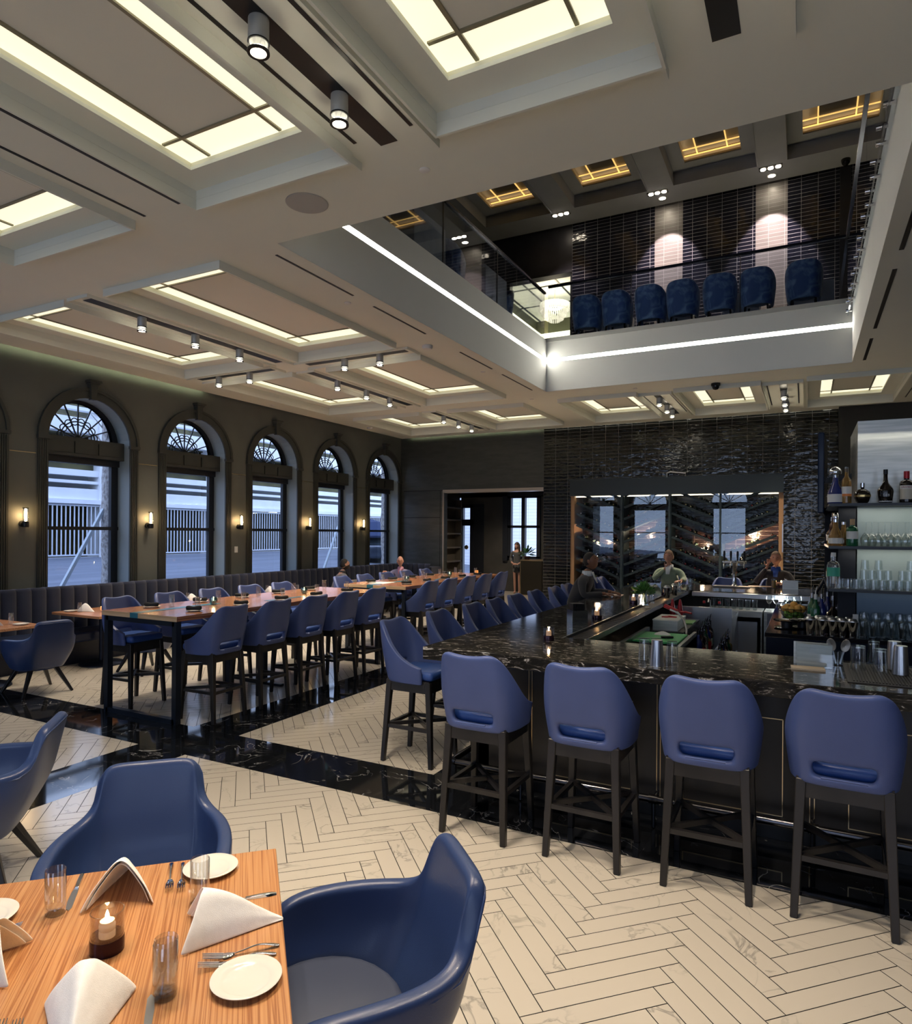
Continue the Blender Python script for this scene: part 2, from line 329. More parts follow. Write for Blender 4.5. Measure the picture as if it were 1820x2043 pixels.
for a in range(-160, 190):
    for b in range(-16, 17):
        for k in (0, 1):
            u0 = 2.0715 + a * WD + b * LN; v0 = 2.255 + a * WD - b * LN
            r = (u0, u0 + WD, v0, v0 + LN) if k == 0 else (u0, u0 + LN, v0 - WD, v0)
            cx, cy = uvxy((r[0] + r[1]) / 2, (r[2] + r[3]) / 2)
            if cx < FX0 - 0.5 or cx > FX1 + 0.5 or cy < FY0 - 0.5 or cy > FY1 + 0.5: continue
            if cy < 1.0 and not (-5.5 < cx < 2.5): continue
            q = [uvxy(*p) for p in ((r[0] + G, r[2] + G), (r[1] - G, r[2] + G), (r[1] - G, r[3] - G), (r[0] + G, r[3] - G))]
            for z in zones:
                w = q
                for ax, lim, kp in ((0, z[0], 1), (0, z[1], -1), (1, z[2], 1), (1, z[3], -1)):
                    if w: w = clip(w, ax, lim, kp)
                if len(w) > 2: fl.add([(x, y, 0) for x, y in w], [tuple(range(len(w)))], 0)
for x0, x1, y0, y1 in bands:                                   # 0.6 m tiles
    nx = max(1, round((x1 - x0) / 0.61)); ny = max(1, round((y1 - y0) / 0.61)); g = 0.0008
    for i in range(nx):
        for j in range(ny):
            a = x0 + (x1 - x0) * i / nx + g; b = x0 + (x1 - x0) * (i + 1) / nx - g; c = y0 + (y1 - y0) * j / ny + g; d = y0 + (y1 - y0) * (j + 1) / ny - g
            fl.add([(a, c, 0), (b, c, 0), (b, d, 0), (a, d, 0)], [(0, 1, 2, 3)], 2)
fl.add([(-12, FY1, 0.0), (FX1, FY1, 0.0), (FX1, 21.5, 0.0), (-12, 21.5, 0.0)], [(0, 1, 2, 3)], 3)
struct(fl, 'floor', [marble_m, grout_m, bmarble_m, mat('pale_hall_floor', (0.46, 0.40, 0.33), 0.25)])
sub = MB(); sub.box(-12, FY0 - 3, -0.3, 7, 21.5, -0.006); struct(sub, 'floor_slab', grout_m)

# ---- arched windows along the street wall
NW = 7; WC = [6.68 + 2.07 * (k - 2) for k in range(NW)]        # window centres along Y (two lie beside and behind the camera)
WIN_W, WIN_R, IMP = 0.68, 0.68, 3.30; XW = -10.0; XG = -10.33
ARC = [PI * i / 20 for i in range(21)]
wl = MB()
Z1 = 4.68
ys = [-4.6]
for c in WC: ys += [c - WIN_W, c + WIN_W]
ys += [15.85]
for x, t in ((XW, 0),):
    for i in range(0, len(ys), 2):
        wl.add([(x, ys[i], 0), (x, ys[i + 1], 0), (x, ys[i + 1], Z1), (x, ys[i], Z1)], [(0, 1, 2, 3)])
    for c in WC:
        ar = [(c - WIN_R * math.cos(a), IMP + WIN_R * math.sin(a)) for a in ARC]
        for (y0, z0), (y1, z1) in zip(ar[:-1], ar[1:]):
            wl.add([(x, y0, z0), (x, y1, z1), (x, y1, Z1), (x, y0, Z1)], [(0, 1, 2, 3)])
        wl.add([(x, c - WIN_W, 0), (x, c + WIN_W, 0), (x, c + WIN_W, 0.55), (x, c - WIN_W, 0.55)], [(0, 1, 2, 3)])
struct(wl, 'wall_left', wall_m)
wo = MB()                                                       # outer skin of the same wall
for i in range(0, len(ys), 2): wo.box(-10.42, ys[i], 0, -10.40, ys[i + 1], 5.2)
wo.box(-10.42, -4.6, 4.1, -10.40, 15.85, 5.2); struct(wo, 'wall_left_outer', mat('outer_stone', (0.3, 0.3, 0.3), 0.8))
for k, c in enumerate(WC):
    m = MB()                                                    # reveal: jambs and arch soffit
    out = [(c - WIN_W, 0.55)] + [(c - WIN_R * math.cos(a), IMP + WIN_R * math.sin(a)) for a in ARC] + [(c + WIN_W, 0.55)]
    for (y0, z0), (y1, z1) in zip(out[:-1], out[1:]):
        m.add([(XW, y0, z0), (XW, y1, z1), (-10.40, y1, z1), (-10.40, y0, z0)], [(0, 1, 2, 3)])
    m.add([(XW, c - WIN_W, 0.55), (XW, c + WIN_W, 0.55), (-10.40, c + WIN_W, 0.55), (-10.40, c - WIN_W, 0.55)], [(0, 1, 2, 3)])
    w = tag(m.build('window_%d' % (k + 1), reveal_m, None, 30), kind='structure')
    # casing: fluted pilasters, archivolt, impost blocks, keystone
    m = MB()
    for s in (-1, 1):
        y = c + s * (WIN_W + 0.075)
        m.box(XW, y - 0.075, 0.5, XW + 0.03, y + 0.075, IMP)
        for q in (-0.045, -0.015, 0.015, 0.045): m.box(XW + 0.03, y + q - 0.009, 0.6, XW + 0.042, y + q + 0.009, IMP - 0.05)
        m.box(XW, y - 0.09, IMP - 0.035, XW + 0.06, y + 0.09, IMP + 0.015)
    ra, rb = WIN_R, WIN_R + 0.15
    for i in range(20):
        a, b = ARC[i], ARC[i + 1]
        for r0, r1, d in ((ra, rb, 0.03), (rb - 0.035, rb + 0.012, 0.05)):
            v = [(XW, c - r0 * math.cos(a), IMP + r0 * math.sin(a)), (XW, c - r1 * math.cos(a), IMP + r1 * math.sin(a)), (XW, c - r1 * math.cos(b), IMP + r1 * math.sin(b)), (XW, c - r0 * math.cos(b), IMP + r0 * math.sin(b))]
            m.add(v + [(x + d, y, z) for x, y, z in v], [(4, 5, 6, 7), (0, 1, 5, 4), (1, 2, 6, 5), (2, 3, 7, 6), (3, 0, 4, 7)])
    m.add([(XW, c - 0.04, IMP + 0.66), (XW, c + 0.04, IMP + 0.66), (XW, c + 0.065, IMP + 0.93), (XW, c - 0.065, IMP + 0.93)] + [(XW + 0.075, c - 0.04, IMP + 0.66), (XW + 0.075, c + 0.04, IMP + 0.66), (XW + 0.09, c + 0.065, IMP + 0.93), (XW + 0.09, c - 0.065, IMP + 0.93)],
          [(4, 5, 6, 7), (0, 1, 5, 4), (1, 2, 6, 5), (2, 3, 7, 6), (3, 0, 4, 7)])
    m.box(XW, c - 0.10, IMP + 0.93, XW + 0.13, c + 0.10, IMP + 0.965); m.box(XW, c - 0.08, IMP + 0.905, XW + 0.11, c + 0.08, IMP + 0.93)
    m.build('window_casing', trim_m, w)
    # frame: sash stiles, mid rail, transom panel
    m = MB(); X0, X1 = XG - 0.03, XG + 0.04
    for s in (-1, 1):
        y0, y1 = sorted((c + s * WIN_W, c + s * (WIN_W - 0.12))); m.box(X0, y0, 0.55, X1, y1, IMP + 0.05)
    m.box(X0, c - WIN_W, 1.915, X1 + 0.02, c + WIN_W, 1.97); m.box(X0, c - WIN_W, 0.55, X1, c + WIN_W, 0.66)
    m.box(X0, c - WIN_W, 2.97, X1 + 0.04, c + WIN_W, 3.07)
    m.build('sash_frame', frame_m, w)
    m = MB(); m.box(X0, c - WIN_W, 3.07, X1 + 0.16, c + WIN_W, 3.36)
    for a, b in ((-0.60, -0.22), (-0.18, 0.18), (0.22, 0.60)):
        m.ring(XG + 0.20, XG + 0.215, c + a, c + b, 3.12, 3.30, 0.0001); m.box(XG + 0.20, c + a, 3.12, XG + 0.212, c + b, 3.135); m.box(XG + 0.20, c + a, 3.285, XG + 0.212, c + b, 3.30)
        m.box(XG + 0.20, c + a, 3.12, XG + 0.212, c + a + 0.015, 3.30); m.box(XG + 0.20, c + b - 0.015, 3.12, XG + 0.212, c + b, 3.30)
    m.build('transom_panel', trim_m, w)
    # fanlight tracery
    m = MB(); RG = 0.58; zc = 3.36
    for i in range(20):
        a, b = ARC[i], ARC[i + 1]; r0, r1 = RG, WIN_R + 0.005
        v = [(X0, c - r0 * math.cos(a), zc - 0.04 + r0 * math.sin(a) * 1.05), (X0, c - r1 * math.cos(a), IMP + r1 * math.sin(a)), (X0, c - r1 * math.cos(b), IMP + r1 * math.sin(b)), (X0, c - r0 * math.cos(b), zc - 0.04 + r0 * math.sin(b) * 1.05)]
        m.add(v + [(x + 0.07, y, z) for x, y, z in v], [(4, 5, 6, 7), (3, 2, 1, 0), (0, 1, 5, 4), (2, 3, 7, 6)])
    for i in range(1, 8):
        a = PI * i / 8; m.bar((XG, c - 0.05 * math.cos(a), zc + 0.05 * math.sin(a)), (XG, c - 0.62 * math.cos(a), zc - 0.02 + 0.62 * math.sin(a)), 0.019, up=(1, 0, 0))
    for rr in (0.285,):
        m.tube([(XG, c - rr * math.cos(a), zc + rr * math.sin(a)) for a in ARC], 0.011, 6)
    for i in range(8):                                          # scallops between the spokes
        am = PI * (i + 0.5) / 8; cy, cz = c - 0.285 * math.cos(am), zc + 0.285 * math.sin(am); rr = 0.056
        m.tube([(XG, cy + rr * math.cos(t), cz + rr * math.sin(t)) for t in [am * -1 + PI / 2 * 0 + 2 * PI * q / 14 for q in range(15)]], 0.009, 5)
    m.tube([(XG, c - 0.06 * math.cos(a), zc + 0.06 * math.sin(a)) for a in ARC], 0.02, 6); m.box(XG - 0.01, c - 0.06, zc - 0.01, XG + 0.02, c + 0.06, zc + 0.04)
    m.build('fanlight_tracery', frame_m, w)
    m = MB(); m.add([(XG, c - WIN_W + 0.1, 0.6), (XG, c + WIN_W - 0.1, 0.6), (XG, c + WIN_W - 0.1, 3.0), (XG, c - WIN_W + 0.1, 3.0)], [(0, 1, 2, 3)])
    ar = [(XG, c - 0.62 * math.cos(a), zc - 0.02 + 0.62 * math.sin(a)) for a in ARC]; m.add(ar, [tuple(range(21))])
    m.build('glass_pane', wglass_m, w)
    p = light('window_portal', 'AREA', (XW - 0.02, c, 2.25), 1, (1, 1, 1), shape='RECTANGLE', size=3.5, size_y=1.36); p.rotation_euler = (0, R(-90), 0); p.data.cycles.is_portal = True
m = MB()
for a, b in [(-4.6, WC[0] - 0.85)] + [(WC[i] + 0.85, WC[i + 1] - 0.85) for i in range(NW - 1)]:
    m.box(XW, a, 3.035, XW + 0.006, b, 3.045)
struct(m, 'trim_1', brass_m)

# ---- end wall: plain dark panels, hall opening, glazed tile with the wine cabinet set in
m = MB(); Y = 15.8
for x0, x1, z0, z1 in ((-10, -8.74, 0, 4.5), (-8.74, -5.8, 3.06, 4.5), (-8.74, -8.66, 0, 3.06)):
    m.box(x0, Y, z0, x1, Y + 0.25, 4.68 if z1 == 4.5 else z1)
struct(m, 'wall_back', panel_m)
m = MB()
for z in (3.04, 2.31, 0.95): m.box(-9.9, Y - 0.004, z, -8.74 if z < 3 else -5.8, Y, z + 0.012)
m.box(-8.75, Y - 0.004, 0.4, -8.738, Y, 3.04); struct(m, 'trim_2', mat('dark_joint', (0.006, 0.006, 0.006), 0.9))  # thin dark strips along the panel joints
m = MB(); m.box(-8.66, Y - 0.02, 2.98, -5.8, Y + 0.27, 3.06); m.box(-8.66, Y - 0.02, 0, -8.635, Y + 0.03, 3.0)
m.box(-8.66, Y - 0.03, 3.005, -5.8, Y - 0.02, 3.02); struct(m, 'door_1', mat('champagne_metal_jamb', (0.42, 0.37, 0.31), 0.35, 0.6))
m = MB(); TX = (-5.80, 0.58); CABX = (-5.10, -0.42)
m.box(TX[0], Y, 0, CABX[0], Y + 0.2, 4.68); m.box(CABX[1], Y, 0, TX[1], Y + 0.2, 4.68); m.box(CABX[0], Y, 3.20, CABX[1], Y + 0.2, 4.68)
struct(m, 'wall_back_tiled', tile_m)
m = MB(); m.box(TX[1], Y - 0.35, 0, 4.7, Y, 4.495); m.box(TX[1], Y, 0, 4.7, Y + .2, 4.68); struct(m, 'wall_back_side', mat('dark_side_wall', (0.022, 0.022, 0.018), 0.6))
m = MB(); m.box(4.6, FY0 - 3, 0, 4.75, 15.8, 4.495); struct(m, 'wall_right', wall_m)
# wall behind the camera, with three tall street windows, plus a pair added for more light
m = MB(); YN = -2.0; op = [(-9.75, -8.55), (-7.65, -6.0), (-3.95, -2.4), (-0.6, 0.9), (2.4, 3.9)]; xs = [-10] + [v for o in op for v in o] + [4.7]
for i in range(0, len(xs), 2): m.box(xs[i], YN - 0.3, 0, xs[i + 1], YN, 4.495)
for a, b in op:
    m.box(a, YN - 0.3, 0, b, YN, 0.6); r_ = (b - a) / 2; c_ = (a + b) / 2; za = 4.2 - r_
    for i in range(20):
        p0, p1 = ARC[i], ARC[i + 1]; x0, z0, x1, z1 = c_ - r_ * math.cos(p0), za + r_ * math.sin(p0), c_ - r_ * math.cos(p1), za + r_ * math.sin(p1)
        v = [(x0, YN, z0), (x1, YN, z1), (x1, YN, 4.495), (x0, YN, 4.495)]; m.add(v + [(x, y - .3, z) for x, y, z in v], [(0, 1, 2, 3), (7, 6, 5, 4), (0, 4, 5, 1)])
struct(m, 'wall_front', wall_m)
for i, (a, b) in enumerate(op):
    r_ = (b - a) / 2; za = 4.2 - r_; q = MB(); q.box(a, YN - 0.2, 1.95, b, YN - 0.14, 2.0); q.box(a, YN - 0.2, za - .3, b, YN - 0.1, za); q.box(a, YN - 0.2, 0.6, a + .08, YN - 0.14, za); q.box(b - .08, YN - 0.2, 0.6, b, YN - 0.14, za)
    for k in range(1, 6): an = PI * k / 6; q.bar(((a + b) / 2, YN - .17, za), ((a + b) / 2 + r_ * math.cos(an), YN - .17, za + r_ * math.sin(an)), .03, up=(0, 1, 0))
    tag(q.build('window_%d' % (NW + 1 + i), frame_m), kind='structure')
    p = light('window_portal', 'AREA', ((a + b) / 2, YN + 0.02, 2.35), 1, (1, 1, 1), shape='RECTANGLE', size=b - a, size_y=3.6); p.rotation_euler = (R(90), 0, 0); p.data.cycles.is_portal = True
m = MB(); m.box(-12, YN - .3, -0.005, 4.7, FY0, 0.0); struct(m, 'floor_front', mat('plain_pale_floor', (0.55, 0.5, 0.42), 0.3))

# ---- ceiling with coffers and the opening to the gallery
ZC = 4.5; VX0, VX1, VY0, VY1 = -4.22, 0.60, 4.57, 11.60
COF = []   # x0,x1,y0,y1 outer frame
colA = [(-9.12, -7.38), (-6.70, -4.97), (-4.25, -2.75), (-2.10, -0.68), (0.0, 1.45)]
rows = [(8.36, 11.50), (4.60, 7.72)]
for cx0, cx1 in colA[:2]:
    COF += [(cx0, cx1, 12.36, 14.88), (cx0, cx1, 8.36, 11.50), (cx0, cx1, 4.60, 7.72), (cx0, cx1, 0.60, 3.70)]
for cx0, cx1 in colA[2:]:
    COF += [(cx0, cx1, 12.30, 14.88)]
for cx0, cx1 in colA[2:4]: COF += [(cx0, cx1, 0.60, 3.70)]
holes = [(a + 0.02, b - 0.02, c + 0.02, d - 0.02) for a, b, c, d in COF] + [(VX0, VX1, VY0, VY1)]
CXS = sorted({-10.0, 4.7, *[h[0] for h in holes], *[h[1] for h in holes]}); CYS = sorted({-4.6, 15.8, *[h[2] for h in holes], *[h[3] for h in holes]})
m = MB()
for i in range(len(CXS) - 1):
    for j in range(len(CYS) - 1):
        cx, cy = (CXS[i] + CXS[i + 1]) / 2, (CYS[j] + CYS[j + 1]) / 2
        if any(h[0] < cx < h[1] and h[2] < cy < h[3] for h in holes): continue
        x0 = CXS[i]; y1 = CYS[j + 1]
        if i == 0: x0 = -9.93                                    # light slot along the street wall
        if j == len(CYS) - 2: y1 = 15.74                         # light slot along the end wall
        m.add([(x0, CYS[j], ZC), (CXS[i + 1], CYS[j], ZC), (CXS[i + 1], y1, ZC), (x0, y1, ZC)], [(0, 1, 2, 3)])
struct(m, 'ceiling', ceil_m)
m = MB(); e_ = .12; m.box(-10, -4.6, 4.66, VX0 - e_, 15.8, 4.7); m.box(VX1 + e_, -4.6, 4.66, 4.7, 15.8, 4.7); m.box(VX0 - e_, VY1 + e_, 4.66, VX1 + e_, 15.8, 4.7); m.box(VX0 - e_, -4.6, 4.66, VX1 + e_, VY0 - e_, 4.7)
struct(m, 'ceiling_upper', mat('plenum', (0.3, 0.3, 0.28), 0.9))
# cove strips in the slots
m = MB(); m.box(-9.92, 3.4, 4.53, -9.90, 8.9, 4.545); q = m.build('cove_light', mat('cove_led', (1, 1, 1), 0.5, emis=(0.95, 1.0, 0.60), es=7.5)); tag(q, 'hidden cove light washing the olive wall above the arched windows', 'cove light')
m = MB(); m.box(-9.7, 15.70, 4.53, -5.85, 15.72, 4.545); q = m.build('cove_light', MATS['cove_led']); tag(q, 'hidden cove light above the hall opening', 'cove light')
m = MB(); m.box(-5.7, 15.70, 4.53, 0.5, 15.72, 4.545); q = m.build('cove_light', mat('tile_cove_led', (1, 1, 1), 0.5, emis=(1.0, 0.97, 0.8), es=5)); tag(q, 'hidden cove light grazing the black glazed tiles', 'cove light')
def coffer(x0, x1, y0, y1, lab):
    t = thing('ceiling_coffer', lab, 'ceiling coffer', ((x0 + x1) / 2, (y0 + y1) / 2, 4.42), 0, 'lit coffers of the dining room ceiling')
    hx, hy = (x1 - x0) / 2, (y1 - y0) / 2; ox, oy = hx - 0.225, hy - 0.25
    m = MB(); m.ring(-hx, hx, -hy, hy, 0, 0.155, 0.018); m.build('frame', ceil_m, t)
    m = MB(); m.box(-hx, -hy, 0.15, hx, -oy, 0.175); m.box(-hx, oy, 0.15, hx, hy, 0.175); m.box(-hx, -oy, 0.15, -ox, oy, 0.175); m.box(ox, -oy, 0.15, hx, oy, 0.175)
    m.build('ledge', ceil_m, t)
    zp = 0.215; sx, sy = ox - 0.19, oy - 0.24
    m = MB()
    xs = [-ox - 0.03, -sx, sx, ox + 0.03]; ysn = [-oy - 0.03, -sy, sy, oy + 0.03]
    for i in range(3):
        for j in range(3):
            if i == 1 and j == 1: continue
            m.add([(xs[i], ysn[j], zp), (xs[i + 1], ysn[j], zp), (xs[i + 1], ysn[j + 1], zp), (xs[i], ysn[j + 1], zp)], [(0, 1, 2, 3)])
    m.build('lit_pane', panel_lit_m, t)
    m = MB(); m.box(-sx, -sy, zp, sx, sy, zp + 0.01); m.build('centre_pane', panel_dim_m, t)
    m = MB(); b = 0.012
    for x in (-sx, sx): m.box(x - b, -oy, zp - 0.012, x + b, oy, zp)
    for y in (-sy, sy): m.box(-ox, y - b, zp - 0.011, ox, y + b, zp)
    m.build('dividing_bar', bar_m, t)
    m = MB(); m.ring(-ox - 0.03, ox + 0.03, -oy - 0.03, oy + 0.03, 0.175, zp, 0.012); m.build('light_rim', mat('lit_rim', (0.7, 0.68, 0.55), 0.6), t)
    return t
rown = {14.88: 'by the end wall', 11.50: 'in the third row from the camera', 7.72: 'in the second row from the camera', 3.70: 'in the row over the near tables'}
coln = {-9.12: 'beside the street windows', -6.70: 'over the communal tables', -4.25: 'before the gallery opening', -2.10: 'on the bar side', 0.0: 'above the back bar'}
for c in COF: coffer(*c, 'lit plaster coffer %s, %s' % (coln[c[0]], rown[c[3]]))
# ---- gallery edge around the opening
m = MB(); T = 0.25; ZF = 5.47
m.box(VX0 - T, VY0 - T, ZC + .003, VX0, VY1 + T, 5.035); m.box(VX0 - T, VY0 - T, 5.10, VX0, VY1 + T, 5.44)
m.box(VX0, VY1, ZC + .003, VX1, VY1 + T, 5.035); m.box(VX0, VY1, 5.10, VX1, VY1 + T, 5.40)
m.box(VX0 - T, VY0, 5.035, VX0 - 0.02, VY1 + T, 5.10); m.box(VX0, VY1 + 0.02, 5.035, VX1, VY1 + T, 5.10)
m.box(VX1, VY0 - T, ZC + .003, VX1 + T, VY1 + T, 5.44); m.box(VX0, VY0 - T, ZC + .003, VX1, VY0, 5.44)
struct(m, 'wall_gallery_edge', fascia_m)
m = MB(); m.box(VX0 - T, VY1 - 0.02, 5.40, VX1 + T, VY1 + T, ZF); struct(m, 'trim_3', mat('curb_plaster', (0.5, 0.5, 0.47), 0.8))
for nm, b in (('along the long side of the gallery opening', (VX0 - 0.02, VY0, 5.04, VX0 - 0.004, VY1, 5.095)), ('across the far side of the gallery opening', (VX0, VY1 + 0.004, 5.04, VX1, VY1 + 0.02, 5.095))):
    m = MB(); m.box(*b); tag(m.build('light_strip', led_m), 'white glowing light strip ' + nm, 'light strip')
# upper floor and upper room
m = MB(); m.box(-10, VY0 - 6, 5.40, VX0 - T, 19, 5.45); m.box(VX1 + T, VY0 - 6, 5.40, 4.7, 19, 5.45); m.box(VX0 - T, VY1 + T, 5.40, VX1 + T, 19, 5.45); m.box(VX0 - T, VY0 - 6, 5.40, VX1 + T, VY0 - T, 5.45)
m.box(-10, 15.8, 4.7, 4.7, 16.2, 5.45); struct(m, 'floor_gallery', mat('gallery_carpet', (0.05, 0.045, 0.03), 0.9))
UZ = 9.45
m = MB(); PIL = [(-3.13, -2.51), (-1.00, -0.38)]
xs = [-5.1, PIL[0][0], PIL[0][1], PIL[1][0], PIL[1][1], 0.58]
for i in (0, 2, 4): m.box(xs[i], Y, 5.45, xs[i + 1], Y + 0.2, 9.95)
m.box(0.78, Y, 5.45, 4.7, Y + 0.2, 9.95); struct(m, 'wall_gallery_back', tile_up_m)
m = MB()
for a, b in PIL: m.box(a, Y - 0.004, 5.45, b, Y + 0.2, 9.95)
struct(m, 'wall_gallery_pilaster', tile_lt_m)
dk = mat('gallery_dark_paint', (0.018, 0.018, 0.024), 0.45)
m = MB(); m.box(0.58, Y - 0.03, 5.45, 0.78, Y + 0.2, 9.95); m.box(-10, Y, 8.36, -5.1, Y + 0.2, 9.95); m.box(-10, Y, 5.45, -6.75, Y + 0.2, 8.36); m.box(4.6, -1, 4.7, 4.75, 16, 9.95); m.box(-10.1, -1, 4.7, -10, 16, 9.95); m.box(-10, -1.2, 4.7, 4.7, -1, 9.95)
struct(m, 'wall_gallery', noise_col(mat('gallery_panel', rough=0.32), (0.022, 0.022, 0.028), (0.032, 0.032, 0.04), 3, bump=0.2, bscale=12))
m = MB(); m.box(-6.75, Y - 0.04, 8.30, -5.1, Y + 0.24, 8.36); m.box(-5.14, Y - 0.02, 5.45, -5.1, Y + 0.22, 8.36); struct(m, 'door_2', frame_m)
# gallery ceiling with its own coffers
UC = [(-6.75, -5.62), (-4.50, -3.40), (-2.30, -1.20), (-0.10, 1.05)]; UY = (12.0, 14.62)
uh = [(a - 0.28, b + 0.28, UY[0] - 0.3, UY[1] + 0.3) for a, b in UC]
uceil = noise_col(mat('gallery_ceiling_paint', rough=0.8), (0.30, 0.33, 0.42), (0.33, 0.36, 0.45), 1.5)
m = MB(); X_ = sorted({-10.0, 4.7, *[h[0] for h in uh], *[h[1] for h in uh]}); Y_ = [-1.0, UY[0] - 0.3, UY[1] + 0.3, 15.74]
for i in range(len(X_) - 1):
    for j in range(3):
        cx = (X_[i] + X_[i + 1]) / 2
        if j == 1 and any(h[0] < cx < h[1] for h in uh): continue
        m.add([(X_[i], Y_[j], UZ), (X_[i + 1], Y_[j], UZ), (X_[i + 1], Y_[j + 1], UZ), (X_[i], Y_[j + 1], UZ)], [(0, 1, 2, 3)])
struct(m, 'ceiling_gallery', uceil)
m = MB(); m.box(-10, -1.2, 9.95, 4.7, 16, 10.0); struct(m, 'ceiling_gallery_upper', mat('gallery_plenum', (0.02, 0.02, 0.02), 0.9))
amber_m = mat('amber_glowing_bar', (0.9, 0.6, 0.2), 0.4, 0.3, emis=(1.0, 0.62, 0.18), es=0.7)  # brass bars given emission of their own to look lit
umid = mat('gallery_coffer_centre', (0.03, 0.028, 0.032), 0.6); ubor = mat('gallery_coffer_border', (0.30, 0.24, 0.16), 0.6)
for k, (a, b) in enumerate(UC):
    t = thing('gallery_coffer', 'dark gallery ceiling coffer with amber bars, %s from the chandelier room' % NTH[k], 'ceiling coffer', ((a + b) / 2, (UY[0] + UY[1]) / 2, UZ), 0, 'coffers of the gallery ceiling')
    hx, hy = (b - a) / 2, (UY[1] - UY[0]) / 2
    m = MB(); m.ring(-hx - 0.29, hx + 0.29, -hy - 0.31, hy + 0.31, -0.03, 0.28, 0.02); m.build('frame', uceil, t)
    m = MB(); m.ring(-hx - 0.28, hx + 0.28, -hy - 0.3, hy + 0.3, 0.25, 0.27, 0.28); m.build('ledge', uceil, t)
    m = MB(); m.ring(-hx, hx, -hy, hy, 0.40, 0.42, 0.26); m.ring(-hx - .01, hx + .01, -hy - .01, hy + .01, 0.27, 0.42, 0.01); m.build('border_pane', ubor, t)
    m = MB(); m.box(-hx + 0.26, -hy + 0.26, 0.40, hx - 0.26, hy - 0.26, 0.42); m.build('centre_pane', umid, t)
    m = MB()
    for x in (-hx + 0.26, hx - 0.26): m.box(x - 0.012, -hy, 0.36, x + 0.012, hy, 0.38)
    for y in (-hy + 0.26, hy - 0.26, hy - 0.01): m.box(-hx, y - 0.008, 0.36, hx, y + 0.008, 0.38)
    m.build('dividing_bar', amber_m, t)
    light('coffer_glow', 'AREA', (0, hy - 0.05, 0.30), 0.45, (1.0, 0.80, 0.55), t, shape='RECTANGLE', size=2 * hx, size_y=0.06).rotation_euler = (R(180), 0, 0)
    light('coffer_glow', 'AREA', (-hx + 0.05, 0, 0.30), 0.55, (1.0, 0.80, 0.55), t, shape='RECTANGLE', size=0.06, size_y=2 * hy).rotation_euler = (R(180), 0, 0)
# chandelier room beyond the gallery
m = MB(); m.box(-7.6, 16.0, 8.62, -4.6, 20, 8.66); struct(m, 'ceiling_side_room', mat('glowing_ceiling', (0.75, 0.73, 0.62), 0.8, emis=(1.0, 0.96, 0.72), es=0.28))  # plaster given a faint glow of its own, as if chandelier-lit
m = MB(); m.box(-7.65, 16.0, 5.45, -7.6, 20, 8.66); m.box(-4.6, 16, 5.45, -4.55, 20, 8.66); m.box(-7.6, 20, 5.45, -4.6, 20.05, 8.66); struct(m, 'wall_side_room', mat('side_room_panel', (0.10, 0.10, 0.06), 0.5))
m = MB(); m.box(-7.58, 19.7, 8.05, -4.62, 19.98, 8.12); m.box(-7.58, 16.1, 8.05, -7.35, 19.98, 8.12); tag(m.build('cove_light', mat('side_cove', (1, 1, 1), 0.5, emis=(1.0, 0.93, 0.6), es=2.2)), 'pale yellow cove light around the chandelier room', 'cove light')
m = MB()
for x in (-6.8, -5.9, -5.0): m.box(x - 0.02, 16.0, 8.60, x + 0.02, 20, 8.62)
for y in (17.2, 18.6): m.box(-7.6, y - 0.02, 8.60, -4.6, y + 0.02, 8.62)
m.box(-7.5, 16.3, 8.59, -7.46, 20, 8.62); struct(m, 'trim_4', frame_m)
m = MB(); m.box(-7.6, 19.4, 5.45, -4.6, 19.5, 7.35); m.box(-7.5, 16.0, 5.45, -7.4, 19.5, 7.3); struct(m, 'wall_side_room_lower', mat('side_dark_panel', (0.04, 0.04, 0.028), 0.5))
# hall beyond the opening
hd = noise_col(mat('hall_panel', rough=0.5), (0.045, 0.042, 0.034), (0.06, 0.055, 0.045), 2)
m = MB(); HY = 20.3; HW = (-8.62, -7.55)
m.box(-9.55, HY, 0, HW[0] - 0.05, HY + 0.2, 3.3); m.box(HW[1], HY, 0, -4, HY + 0.2, 3.3); m.box(HW[0] - 0.05, HY, 0, HW[1], HY + 0.2, 1.12); m.box(-10.6, HY, 3.1, -4, HY + 0.2, 3.6); m.box(-10.42, HY, 2.85, -9.55, HY + 0.2, 3.3)
struct(m, 'wall_hall_back', hd)
m = MB(); m.box(-10.6, 16, 0, -10.46, HY, 3.6); m.box(-4, 16, 0, -3.9, HY, 3.6); struct(m, 'wall_hall_side', panel_m)
m = MB(); m.box(-10.6, 16, 3.3, -4, HY, 3.35); struct(m, 'ceiling_hall', dk); q = light('hall_fill', 'SPOT', (-8.2, 18.2, 3.25), 160, (1, .86, .7), spot_size=R(140), spot_blend=.8, shadow_soft_size=.05)  # spot without a fixture, added to brighten the host
m = MB()
for x in (HW[0], (HW[0] + HW[1]) / 2 - 0.05, HW[1] - 0.06): m.box(x - 0.05, HY - 0.06, 1.10, x + 0.07, HY + 0.1, 3.12)
for z in (1.08, 2.08, 3.05): m.box(HW[0] - 0.05, HY - 0.06, z, HW[1], HY + 0.1, z + 0.08)
m.box(HW[0] - 0.22, HY - 0.08, 1.0, HW[0] - 0.05, HY, 3.2); m.box(HW[0] - 0.22, HY - 0.08, 3.12, HW[1] + 0.1, HY, 3.22)
tag(m.build('window_13', frame_m), kind='structure')
m = MB(); m.box(-10.42, HY - 0.05, 0.1, -10.32, HY + .1, 2.85); m.box(-10.05, HY - 0.05, 0.1, -9.93, HY + .1, 2.85); m.box(-10.42, HY - 0.05, 2.15, -9.55, HY + .1, 2.36); m.box(-10.42, HY - 0.05, 2.75, -9.55, HY + .1, 2.87)
